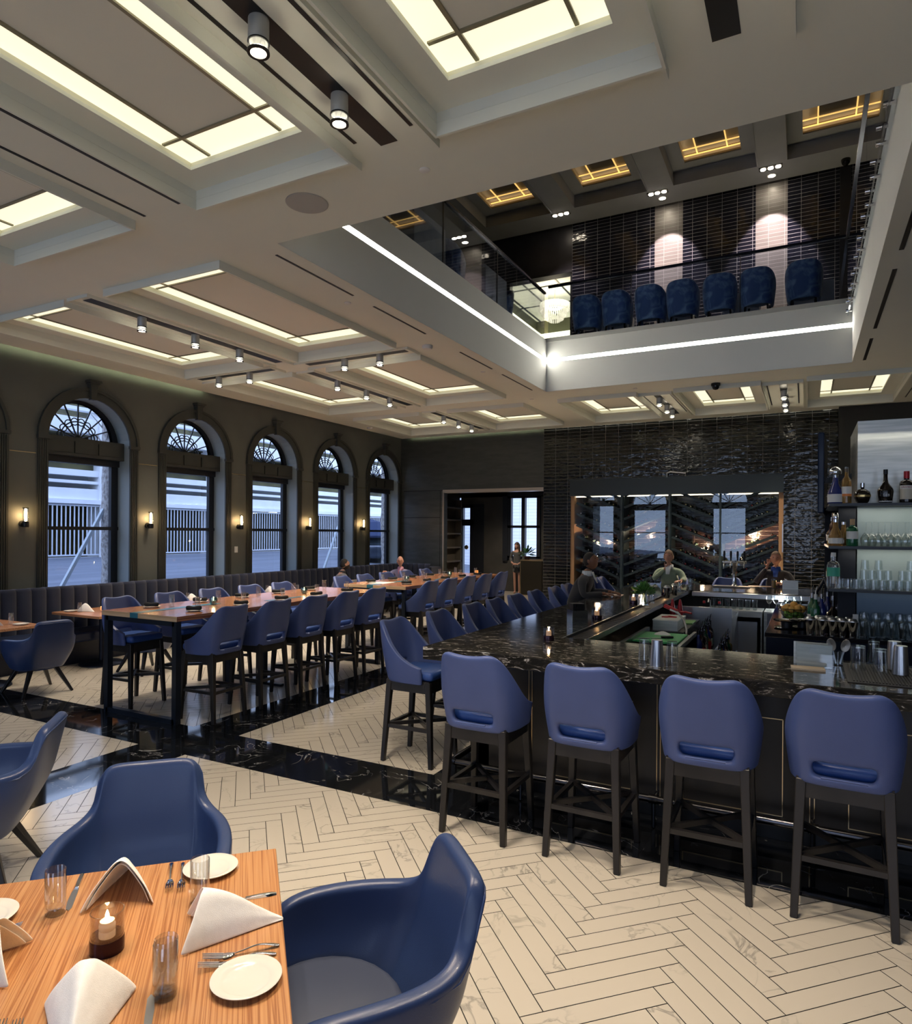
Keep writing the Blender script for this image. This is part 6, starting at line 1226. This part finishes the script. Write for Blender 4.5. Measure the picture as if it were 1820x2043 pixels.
paper('paper_menu', 'white paper menu lying on the near end of the second communal table', 762, 1163, (.30, .42), .1, ZT, white_m)
p = PZ(952, 1146, ZT); m = MB(); m.lathe([(0, 0), (.035, 0), (.035, .08), (.03, .085), (0, .085)], 16); tag(m.build('orange_candle', mat('orange_wax', (.8, .32, .06), .4, emis=(1, .4, .1), es=.4), None, 50, loc=(-5.9, 12.2, ZT)), 'small orange pillar candle at the end of the second communal table', 'candle')
def facet_votive():
    t = thing('votive_holder', 'x', 'candle'); m = MB(); m.lathe([(0, 0), (.035, 0), (.06, .035), (.055, .075), (.052, .075), (.056, .036), (.03, .006), (0, .006)], 7); m.build('amber_glass', mat('amber_facets', (.85, .5, .28), .1, trans=.5, emis=(1, .5, .2), es=.25), t); m = MB(); m.lathe([(0, .02), (.006, .03), (0, .055)], 8); m.build('flame', flame_m, t); light('candle_light', 'POINT', (0, 0, .09), .8, (1, .6, .3), t, shadow_soft_size=.01); return t
FV = Kit(facet_votive())
for i, (x, y, l) in enumerate(TW):
    w = l.split(',')[0].replace('nearest table along the banquette', 'first banquette table').replace(' table along the banquette', ' banquette table').replace('table between the hooded diner and the bald diner', 'table between two diners')
    FV.put((x + .05, y, .75), 0, 'faceted amber votive on the ' + w); 
    for sx in (-1, 1):
        NP.put((x + sx * .24, y - .06 + .05 * sx, .75), PI / 2 * sx, 'white tent napkin on the %s side of the %s' % ('aisle' if sx > 0 else 'wall', w), 'tent napkins along the banquette', .9)
        PL.put((x + sx * .34, y + .25 * sx, .75), 0, 'bread plate on the %s side of the %s' % ('aisle' if sx > 0 else 'wall', w), 'plates along the banquette')
        WG.put((x + sx * .18, y + .22 * sx, .75), 0, 'water glass on the %s side of the %s' % ('aisle' if sx > 0 else 'wall', w), 'glasses along the banquette')

# ================================================================== GALLERY FURNITURE
t = thing('glass_railing', 'clear glass railing with dark handrail along the long side of the gallery', 'railing', (VX0 - .06, VY0, 5.45)); m = MB()
for a, b in ((0, 1.55), (1.57, 3.18), (3.2, 4.93), (4.95, VY1 - VY0 + .03)): m.box(-.006, a, 0, .006, b, .86)
m.build('glass_panel', rglass_m, t); m = MB(); m.box(-.025, 0, .86, .025, VY1 - VY0 + .06, .895); m.build('handrail', mat('navy_rail', (.015, .018, .03), .25, .5), t); m = MB(); 
for a in (1.56, 3.19, 4.94): m.box(-.008, a - .01, 0, .008, a + .01, .86)
m.build('joint_seal', black_m, t)
t = thing('glass_railing', 'clear glass railing with dark handrail across the far side of the gallery', 'railing', (VX0, VY1 + .08, 5.47)); m = MB()
for a, b in ((0, 1.5), (1.52, 3.25), (3.27, VX1 - VX0)): m.box(a, -.006, 0, b, .006, .95)
m.build('glass_panel', rglass_m, t); m = MB(); m.box(0, -.025, .95, VX1 - VX0, .025, .985); m.build('handrail', MATS['navy_rail'], t); m = MB()
for a in (1.51, 3.26): m.box(a - .006, -.008, 0, a + .006, .008, .95)
m.build('joint_seal', black_m, t)
t = thing('glass_railing', 'glass railing bolted to the bar side of the gallery opening', 'railing', (VX1 - .06, VY0, 5.2)); m = MB()
for a, b in ((0, 1.7), (1.72, 3.45), (3.47, 5.2), (5.22, VY1 - VY0 - .02)): m.box(-.008, a, 0, .008, b, 1.2)
m.build('glass_panel', rglass_m, t); m = MB(); m.box(-.03, 0, 1.2, .03, VY1 - VY0, 1.24); m.build('handrail', MATS['navy_rail'], t)
for i in range(12):
    m = MB(); y = .35 + i * .6
    for z in (.06, .20): m.lathe([(0, -.03), (.025, -.03), (.025, -.008), (.016, -.008), (.016, .06), (0, .06)], 14, M=Matrix.Translation((0, y, z)) @ Matrix.Rotation(R(90), 4, 'Y'))
    m.build('standoff_bolt', chrome_m, t, 50)
def gchair():
    t = thing('gallery_chair', 'x', 'dining chair')
    P_ = [(0, -.26), (.07, -.258), (.14, -.245), (.2, -.21), (.245, -.15), (.265, -.07), (.26, .02), (.24, .10)]; Z_ = [.90, .90, .895, .88, .84, .77, .70, .62]
    s = shell(P_, Z_, .28, [0, .15, .35, .55, .75, .9, 1.0], lean=.08, taper=lambda q, i: .86 + .14 * min(1, q * 2)); s.build('velvet_shell', velvet_m, t, solid=.06, sub=2)
    m = MB(); m.prism([(.23 * math.cos(a), .02 + .23 * math.sin(a)) for a in [2 * PI * k / 20 for k in range(20)]], .38, .48); m.build('seat_cushion', velvet_m, t, bevel=.02)
    for sx in (-1, 1):
        for y0 in (-.17, .17): m = MB(); m.bar((sx * .17, y0, .36), (sx * .2, y0 * 1.2, 0), .035, .022); m.build('leg', leg_m, t)
    return t
GC = Kit(gchair())
for i, px_ in enumerate((1168, 1229, 1297, 1361, 1434, 1511, 1604)):
    p = PY(px_, 600, 12.12); GC.put((p.x, 12.32, 5.45), random.uniform(-.12, .12), '%s blue crushed velvet chair from the glass corner, behind the far railing' % NTH[i], 'blue velvet gallery chairs', .96)
cloth_m = noise_col(mat('white_tablecloth', rough=.9), (.50, .50, .54), (.56, .56, .60), 3)
def cloth_table(x, y, lab, w=.85):
    t = thing('gallery_table', lab, 'dining table', (x, y, 5.45)); m = MB(); v = []; f = []; n = 48
    for k, (s_, z) in enumerate(((0, .765), (.97, .765), (1.0, .75), (1.01, .40), (1.02, .04))):
        for i in range(n):
            a = 2 * PI * i / n; q = max(abs(math.cos(a)), abs(math.sin(a))); rr = w / 2 / q * s_; wv = (1 + .035 * math.sin(a * 16) * (k - 2) / 2) if k > 2 else 1; v.append((rr * math.cos(a) * wv, rr * math.sin(a) * wv, z))
    for k in range(4):
        for i in range(n): f.append((k * n + i, k * n + (i + 1) % n, (k + 1) * n + (i + 1) % n, (k + 1) * n + i))
    m.add(v, f); m.build('tablecloth', cloth_m, t, 50); m = MB(); m.lathe([(0, 0), (.2, 0), (.2, .02), (.04, .04), (.04, .74), (0, .74)], 16); m.build('pedestal', black_m, t); return t
cloth_table(-4.98, 7.9, 'white clothed table by the long gallery railing, nearest the camera'); cloth_table(-4.98, 10.1, 'white clothed table by the long gallery railing, nearer the chandelier'); cloth_table(-4.98, 5.9, 'white clothed table at the start of the gallery railing')
for i, (x, y, rz_, l) in enumerate(((-4.95, 7.05, 0, 'dark velvet chair before the nearest clothed gallery table'), (-4.95, 9.15, 0, 'dark velvet chair between the two clothed gallery tables'), (-4.95, 10.95, PI, 'dark velvet chair past the far clothed gallery table'))): GC.put((x, y, 5.45), rz_, l)
# tables and candles behind the velvet chairs
for i in range(4): cloth_table(-3.35 + 1.15 * i, 13.15, '%s small white table behind the velvet chairs' % NTH[i], .6)
m = MB(); m.box(-5.0, 15.5, 5.98, 4.0, 15.6, 6.05); tag(m.build('cove_light', mat('bench_glow', (1, 1, 1), .5, emis=(1.0, .82, .4), es=5)), 'warm light strip glowing above the gallery banquette', 'cove light')
m = MB(); m.box(-5.0, 15.2, 5.45, 4.0, 15.75, 5.97); tag(m.build('gallery_bench', mat('gold_brown_bench', (.12, .09, .03), .6)), 'brown banquette along the gallery tile wall', 'banquette')

# ================================================================== HALL
p = PZ(1045, 1183, 0); t = thing('host_stand', 'tall dark host stand edged in brass inside the hall opening', 'host stand', (-7.58, 20.0 - .55, 0)); m = MB(); m.box(-.20, -.25, 0, .5, .3, 1.06); m.build('body', mat('bronze_panel', (.045, .04, .03), .25, .5), t)
m = MB(); m.ring(-.21, .51, -.26, .31, 1.06, 1.10, .03); m.box(-.215, -.262, 0, -.19, -.25, 1.06); m.box(-.215, -.262, 0, .5, -.25, .02); m.build('brass_edge', brass_m, t); m = MB(); m.box(-.20, -.25, 1.06, .5, .3, 1.075); m.build('top', black_m, t)
t = thing('potted_plant', 'leafy green plant in a terracotta pot on the host stand', 'plant', (-7.66, 19.45, 1.076)); m = MB(); m.lathe([(0, 0), (.07, 0), (.09, .12), (.08, .12), (0, .1)], 16); m.build('pot', mat('terracotta', (.2, .08, .05), .7), t, 50); m = MB(); random.seed(5)
for i in range(60):
    a = random.uniform(0, 2 * PI); e = random.uniform(.2, 1.5); L_ = random.uniform(.15, .34); d = Vector((math.cos(a) * math.sin(e), math.sin(a) * math.sin(e), math.cos(e))); b = Vector((0, 0, .15)); q = b + d * L_; s_ = d.cross(Vector((0, 0, 1))).normalized() * .035
    m.add([b + d * L_ * .4, q - d * .05 + s_, q + d * .07 - Vector((0, 0, .05)), q - d * .05 - s_], [(0, 1, 2, 3)])
m.build('leaves', mat('plant_green', (.04, .13, .04), .4), t)
t = thing('wine_shelf', 'tall dark shelving with bottles inside the hall opening', 'shelves', (-10.44, 18.6, 0)); m = MB(); m.box(0, -1.3, 0, .04, 1.3, 3.0)
for z in (.5, .95, 1.4, 1.85, 2.3, 2.7): m.box(0, -1.3, z, .26, 1.3, z + .05)
for y in (-1.3, -.05, 1.25): m.box(0, y, 0, .26, y + .05, 3.0)
m.build('frame', mat('shelf_brown', (.10, .085, .065), .5), t)
for i in range(8): bottle('tall', '%s dark bottle on the hall shelving' % NTH[i], (-10.28, 17.8 + i * .17, .55 if i % 2 else 1.0), gdk, gold_m, None, 1.1, grp='bottles on the hall shelving')
# ================================================================== PEOPLE
def skin_mesh(name, nodes, edges, mt, parent, sub=2, loc=(0, 0, 0)):
    """one continuous surface grown along connected joints; nodes: (x,y,z,r) or (x,y,z,rx,ry)"""
    me = bpy.data.meshes.new(name); me.from_pydata([n[:3] for n in nodes], edges, []); me.materials.append(mt)
    o = bpy.data.objects.new(name, me); COL.objects.link(o); o.parent = parent; o.location = loc
    s = o.modifiers.new('k', 'SKIN'); s.use_smooth_shade = True
    for i, n in enumerate(nodes): me.skin_vertices[0].data[i].radius = (n[3], n[4] if len(n) > 4 else n[3]); me.skin_vertices[0].data[i].use_root = (i == 0)
    u = o.modifiers.new('u', 'SUBSURF'); u.levels = sub; u.render_levels = sub
    bake(o)
    for p in o.data.polygons: p.use_smooth = True
    return o
def head(parent, c, facing, tilt, skin, hair=None, hairlen='short', bald=False, glasses=False, beard=None, sc=1.0):
    """head with nose, eyes, ears, mouth; local +Y is the way it looks"""
    Mx = Matrix.Translation(c) @ Matrix.Rotation(facing, 4, 'Z') @ Matrix.Rotation(-tilt, 4, 'X') @ Matrix.Scale(sc, 4)
    m = MB(); v = []; f = []; nu, nv = 28, 22
    for j in range(nv + 1):
        ph = PI * j / nv
        for i in range(nu):
            th = 2 * PI * i / nu; x = math.sin(ph) * math.cos(th); y = math.sin(ph) * math.sin(th); z = math.cos(ph)
            rx, ry, rz_ = .076, .098, .118
            if z < 0: rx *= 1 - .30 * (-z) ** 1.5; ry *= 1 - .16 * (-z) ** 1.5
            X, Yy, Z = x * rx, y * ry, z * rz_
            fr = max(0, y) ** 2
            if y > 0:
                nose = math.exp(-((x / .16) ** 2) - ((z + .12) / .22) ** 2); Yy += .022 * nose * fr
                Yy += .006 * math.exp(-((x / .35) ** 2) - ((z - .22) / .10) ** 2) * fr                # brow
                Yy -= .010 * math.exp(-(((abs(x) - .38) / .16) ** 2) - ((z - .03) / .11) ** 2)           # eye sockets
                Yy += .007 * math.exp(-((x / .22) ** 2) - ((z + .47) / .07) ** 2)                        # lips
                Yy += .010 * math.exp(-((x / .25) ** 2) - ((z + .80) / .16) ** 2)                        # chin
            v.append(Mx @ Vector((X, Yy, Z)))
    for j in range(nv):
        for i in range(nu): f.append((j * nu + i, j * nu + (i + 1) % nu, (j + 1) * nu + (i + 1) % nu, (j + 1) * nu + i))
    m.add(v, f)
    for s in (-1, 1): m.lathe([(0, -.008), (.016, -.008), (.021, 0), (.017, .008), (0, .004)], 12, M=Mx @ Matrix.Translation((s * .077, -.008, -.005)) @ Matrix.Rotation(R(90) * s, 4, 'Y') @ Matrix.Diagonal((1.5, 1, 1, 1)))
    m.build('head', skin, parent, 70)
    m = MB()
    for s in (-1, 1): m.lathe([(0, -.011)] + [(.011 * math.sin(a), -.011 * math.cos(a)) for a in (.6, 1.2, 1.8, 2.4)] + [(0, .011)], 10, M=Mx @ Matrix.Translation((s * .029, .076, .006)))
    m.build('eyes', mat('eye_dark', (.03, .02, .02), .2), parent, 80)
    m = MB(); m.tube([Mx @ Vector((-.024, .084, -.056)), Mx @ Vector((0, .094, -.058)), Mx @ Vector((.024, .084, -.056))], [.002, .004, .002], 6); m.build('mouth', mat('lip_tone', (.28, .10, .08), .5), parent, 80)
    if hair and not bald:
        m = MB(); v = []; f = []; nv2 = 14; kmax = .56 if hairlen != 'crop' else .50
        for j in range(nv2 + 1):
            for i in range(nu):
                th = 2 * PI * i / nu; y = math.sin(th); lim = PI * (kmax - .17 * max(0, y) ** .6 + (.10 if y < -.2 else 0)); ph = lim * j / nv2
                g = 1.06 if hairlen != 'crop' else 1.035; n_ = 1 + .015 * math.sin(th * 9 + j)
                v.append(Mx @ Vector((math.sin(ph) * math.cos(th) * .078 * g * n_, math.sin(ph) * math.sin(th) * .1 * g * n_, math.cos(ph) * .12 * g)))
        for j in range(nv2):
            for i in range(nu): f.append((j * nu + i, j * nu + (i + 1) % nu, (j + 1) * nu + (i + 1) % nu, (j + 1) * nu + i))
        m.add(v, f)
        if hairlen == 'long':
            for i in range(11):
                a = PI + PI * (i / 10) + 0; m.tube([Mx @ Vector((.078 * math.cos(a), .08 * math.sin(a), .05)), Mx @ Vector((.088 * math.cos(a), .092 * math.sin(a), -.07)), Mx @ Vector((.092 * math.cos(a), .085 * math.sin(a), -.19)), Mx @ Vector((.08 * math.cos(a), .075 * math.sin(a), -.27))], [.022, .026, .024, .008], 8)
        m.build('hair', hair, parent, 70)
    if bald:
        m = MB()
        for i in range(9): a = PI * (1.0 + i / 8.0); m.tube([Mx @ Vector((.078 * math.cos(a), .1 * math.sin(a), .03)), Mx @ Vector((.076 * math.cos(a), .096 * math.sin(a), -.04))], .009, 6)
        m.build('hair', hair, parent, 70)
    if beard:
        m = MB(); m.lathe([(.07, .0), (.066, -.04), (.045, -.075), (0, -.088)], 20, M=Mx @ Matrix.Translation((0, .012, -.038)) @ Matrix.Diagonal((1, 1.28, 1, 1))); m.build('beard', beard, parent, 70)
    if glasses:
        m = MB()
        for s in (-1, 1):
            m.tube([Mx @ Vector((s * .031 + .019 * math.cos(a), .099, .004 + .014 * math.sin(a))) for a in [2 * PI * k / 12 for k in range(13)]], .0018, 5); m.tube([Mx @ Vector((s * .05, .097, .006)), Mx @ Vector((s * .08, .0, .008))], .0018, 5)
        m.build('glasses', black_m, parent)
def hand(parent, wrist, d, up_, skin, curl=.5, side=1):
    """palm, four unequal bent fingers and a thumb; d = way the hand points"""
    d = Vector(d).normalized(); n = Vector(up_).normalized(); x = d.cross(n).normalized(); n = x.cross(d).normalized(); w = Vector(wrist)
    def P3(a, b, c): q = w + d * a + x * (b * side) + n * c; return (q.x, q.y, q.z)
    nd = [(*P3(0, 0, 0), .022, .020), (*P3(.045, 0, 0), .033, .016), (*P3(.085, 0, -.002), .036, .015)]; ed = [(0, 1), (1, 2)]
    for k, (b, L_) in enumerate(((-.028, .062), (-.009, .074), (.010, .070), (.028, .055))):
        i0 = len(nd); c1 = curl * .6; nd += [(*P3(.092, b, 0), .0100), (*P3(.092 + L_ * .42, b * 1.08, -L_ * .25 * c1), .0092), (*P3(.092 + L_ * (.42 + .3 * (1 - c1 * .5)), b * 1.1, -L_ * (.25 * c1 + .38 * curl)), .0085), (*P3(.092 + L_ * (.72 + .1 * (1 - curl) - .15 * curl), b * 1.1, -L_ * (.3 * c1 + .75 * curl)), .0072)]
        ed += [(2, i0), (i0, i0 + 1), (i0 + 1, i0 + 2), (i0 + 2, i0 + 3)]
    i0 = len(nd); nd += [(*P3(.03, -.035, -.006), .013), (*P3(.062, -.058, -.018), .011), (*P3(.088, -.062, -.03), .0088)]; ed += [(1, i0), (i0, i0 + 1), (i0 + 1, i0 + 2)]
    return skin_mesh('hand', nd, ed, skin, parent, 1)
def seated(name, lab, loc, rz, seat, cloth, pants, skin, sh_w=.19, lean=.10, arms=None, headk=None, neck=None, scale=1.0, legs='stool', collar=None, tall=.50):
    """seated figure; local +Y is the way the lap points; seat = seat height; arms = [(elbow, wrist, hand dir, curl)] for the two arms"""
    t = thing(name, lab, 'person', loc, rz); S = scale
    hz = seat + .09; chest = Vector((0, lean * .6, hz + tall * .55)); nk = Vector((0, lean * 1.2, hz + tall)); hd = neck or Vector((0, lean * 1.2 + .05, hz + tall + .18))
    # continuous skin body: pelvis, spine, neck
    nd = [(0, 0, hz, .15, .12), (0, lean * .3, hz + tall * .28, .14, .11), (*chest, .16, .115), (*nk, .075, .07), (nk.x * .4 + hd.x * .6, nk.y * .45 + hd.y * .55, nk.z + .075, .054)]
    ed = [(0, 1), (1, 2), (2, 3), (3, 4)]; skin_mesh('body', nd, ed, skin, t)
    nd = [(0, 0, hz - .01, .165, .135), (0, lean * .3, hz + tall * .28, .155, .125), (chest.x, chest.y, chest.z, .175, .13), (nk.x, nk.y, nk.z - .05, .10, .085), (nk.x, nk.y + .005, nk.z - .005, .07, .065)]; ed = [(0, 1), (1, 2), (2, 3), (3, 4)]
    for s, (el, wr, hdv, cu) in zip((-1, 1), arms):
        i0 = len(nd); sh = Vector((s * sh_w, nk.y - .02, nk.z - .09)); el = Vector(el); wr = Vector(wr)
        nd += [(*sh, .068), (*((sh + el) / 2), .058), (*el, .050), (*((el + wr) / 2), .044), (*(el + (wr - el) * .93), .034)]; ed += [(3, i0), (i0, i0 + 1), (i0 + 1, i0 + 2), (i0 + 2, i0 + 3), (i0 + 3, i0 + 4)]
    skin_mesh('jacket', nd, ed, cloth, t)
    for s, (el, wr, hdv, cu) in zip((-1, 1), arms):
        el = Vector(el); wr = Vector(wr); skin_mesh('forearm', [(*(el + (wr - el) * .8), .028), (*wr, .024), (*(wr + Vector(hdv).normalized() * .02), .022)], [(0, 1), (1, 2)], skin, t, 1)
        hand(t, wr, hdv, (0, 0, 1) if abs(Vector(hdv).normalized().z) < .8 else (0, -1, 0), skin, cu, -s)
    kz = seat + .08; fz = .30 if legs == 'stool' else .09; nd = [(0, 0, hz - .02, .15, .12)]; ed = []
    for s in (-1, 1):
        i0 = len(nd); nd += [(s * .10, .08, hz - .04, .095), (s * .13, .28, kz - .01, .082), (s * .15, .46, kz - .03, .068), (s * .15, .44, (kz + fz) / 2, .058), (s * .15, .36, fz + .03, .045)]; ed += [(0, i0), (i0, i0 + 1), (i0 + 1, i0 + 2), (i0 + 2, i0 + 3), (i0 + 3, i0 + 4)]
    skin_mesh('trousers', nd, ed, pants, t)
    for s in (-1, 1): skin_mesh('shoe', [(s * .15, .33, fz - .01, .045), (s * .155, .42, fz - .015, .045), (s * .16, .50, fz - .025, .032)], [(0, 1), (1, 2)], black_m, t, 1)
    if collar:
        m = MB(); c0 = Vector((nk.x, nk.y, nk.z)); n = 20
        for i in range(n):
            a0, a1 = 2 * PI * i / n + PI / 2 + .12, 2 * PI * (i + 1) / n + PI / 2 + .12
            if i == n - 1: continue
            m.add([c0 + Vector((.078 * math.cos(a0), .072 * math.sin(a0), -.03)), c0 + Vector((.078 * math.cos(a1), .072 * math.sin(a1), -.03)), c0 + Vector((.066 * math.cos(a1), .064 * math.sin(a1), .045)), c0 + Vector((.066 * math.cos(a0), .064 * math.sin(a0), .045))], [(0, 1, 2, 3)])
        m.add([c0 + Vector((-.05, .075, .03)), c0 + Vector((.05, .075, .03)), c0 + Vector((.03, .145, -.12)), c0 + Vector((-.03, .145, -.12))], [(0, 1, 2, 3)]); m.build('collar', collar, t, 60, solid=.004)
    head(t, hd, 0 if not headk else headk.pop('turn', 0), (headk or {}).pop('tilt', .1), skin, **(headk or {}))
    return t
sk_d = noise_col(mat('brown_skin', rough=.5), (.22, .10, .055), (.25, .115, .065), 8); sk_l = noise_col(mat('fair_skin', rough=.5), (.52, .26, .18), (.56, .29, .20), 8); sk_m = noise_col(mat('tan_skin', rough=.5), (.42, .22, .15), (.46, .25, .17), 8)
hb_ = mat('black_hair', (.012, .009, .008), .6); hbr = mat('brown_hair', (.05, .025, .012), .6); hgr = mat('grey_brown_hair', (.14, .08, .05), .7)
cl = lambda n, c, **k: noise_col(mat(n, rough=.85, sheen=.2), c, tuple(q * 1.2 for q in c), 6, bump=.1, bscale=200)
navy_p = cl('dark_trousers', (.02, .02, .028))
# guest at the long side of the bar, seen from the side, reading a menu
seated('person', 'seated person in dark grey jacket and white collar leaning over a menu at the bar', (-2.86, 9.02, 0), -PI / 2, .77, cl('dark_grey_jacket', (.035, .033, .034)), navy_p, sk_d, lean=.16, tall=.50,
       arms=[((-.24, .20, 1.10), (-.10, .50, 1.12), (.25, .9, -.12), .45), ((.26, .22, 1.08), (.10, .46, 1.11), (-.3, .9, -.1), .6)], collar=mat('white_collar', (.75, .78, .80), .7), headk=dict(tilt=-.42, hair=hb_, hairlen='crop'))
seated('person', 'seated person in pale green sweater resting chin on a hand at the far bar counter', (-2.12, 12.32, 0), PI, .77, cl('sage_sweater', (.22, .28, .20)), navy_p, sk_l, lean=.15, tall=.48,
       arms=[((-.27, .26, 1.13), (-.26, .50, 1.13), (.6, .8, -.1), .5), ((.24, .30, 1.12), (.05, .24, 1.32), (-.5, .12, .7), .9)], collar=mat('white_collar', (.75, .78, .80), .7), headk=dict(tilt=-.22, hair=hgr, hairlen='short'))
seated('person', 'seated person in dark suit and blue shirt, hand to face, at the far bar', (-.43, 12.36, 0), PI, .77, cl('charcoal_suit', (.022, .020, .026)), navy_p, sk_l, lean=.14, tall=.49,
       arms=[((-.26, .26, 1.12), (-.10, .46, 1.14), (.6, .6, .1), .8), ((.30, .28, 1.13), (.13, .20, 1.38), (-.25, .05, .9), .6)], collar=mat('blue_shirt', (.02, .07, .35), .7), headk=dict(tilt=-.18, hair=hgr, hairlen='crop'))
seated('person', 'seated bearded person in grey hooded jacket eating at a window table', (-9.0, 11.60, 0), -.55, .47, cl('grey_hoodie', (.13, .125, .14)), navy_p, sk_m, lean=.14, legs='chair', tall=.47,
       arms=[((-.25, .18, .80), (-.05, .44, .84), (.3, .8, .1), .6), ((.26, .2, .80), (.10, .46, .86), (-.2, .8, .1), .7)], headk=dict(tilt=-.35, hair=hb_, hairlen='crop', beard=hb_), collar=mat('hood_dark', (.03, .03, .035), .9))
seated('person', 'seated bald person in pale lilac shirt and glasses gesturing at the end window table', (-8.65, 13.72, 0), PI + .35, .47, cl('lilac_shirt', (.26, .25, .40)), navy_p, sk_l, lean=.08, legs='chair', tall=.48,
       arms=[((-.26, .16, .80), (-.2, .42, .92), (.1, .9, .2), .3), ((.28, .2, .84), (.26, .48, .98), (.1, .9, .2), .25)], headk=dict(tilt=-.1, hair=hgr, bald=True, glasses=True, turn=.2), collar=mat('pink_collar', (.5, .25, .35), .8))
# standing host
t = thing('person', 'standing person in short dark grey dress waiting beside the host stand', 'person', (-8.12, 19.75, 0), PI + .12)
skin_mesh('body', [(0, 0, .88, .12, .09), (0, 0, 1.05, .095, .075), (0, 0, 1.22, .12, .085), (0, 0, 1.36, .055, .05), (0, .01, 1.43, .045)] + [(s * q[0], *q[1:]) for s in (-1, 1) for q in ((.07, 0, .80, .075), (.075, .01, .48, .05), (.075, -.01, .28, .045), (.07, 0, .06, .03), (.07, .06, .03, .03), (.07, .13, .02, .022))] + [(s * q[0], *q[1:]) for s in (-1, 1) for q in ((.15, 0, 1.32, .045), (.21, -.01, 1.10, .036), (.14, .13, .97, .028), (.06, .17, .94, .022))],
          [(0, 1), (1, 2), (2, 3), (3, 4)] + [(0, 5), (5, 6), (6, 7), (7, 8), (8, 9), (9, 10), (0, 11), (11, 12), (12, 13), (13, 14), (14, 15), (15, 16)] + [(2, 17), (17, 18), (18, 19), (19, 20), (2, 21), (21, 22), (22, 23), (23, 24)], sk_m, t)
skin_mesh('dress', [(0, 0, .62, .165, .12), (0, 0, .78, .15, .115), (0, 0, .92, .14, .105), (0, 0, 1.05, .11, .09), (0, 0, 1.22, .135, .10), (0, 0, 1.33, .08, .065)] + [(s * q[0], *q[1:]) for s in (-1, 1) for q in ((.155, 0, 1.31, .055), (.215, -.01, 1.10, .046), (.15, .11, .985, .038))], [(0, 1), (1, 2), (2, 3), (3, 4), (4, 5), (4, 6), (6, 7), (7, 8), (4, 9), (9, 10), (10, 11)], cl('charcoal_dress', (.05, .05, .048)), t)
hand(t, (-.05, .17, .94), (.9, .3, -.1), (0, 0, 1), sk_m, .5, 1); hand(t, (.05, .175, .95), (-.9, .3, -.1), (0, 0, 1), sk_m, .5, -1)
head(t, Vector((0, .02, 1.51)), -.5, 0.02, sk_m, hair=hbr, hairlen='long', sc=.95)
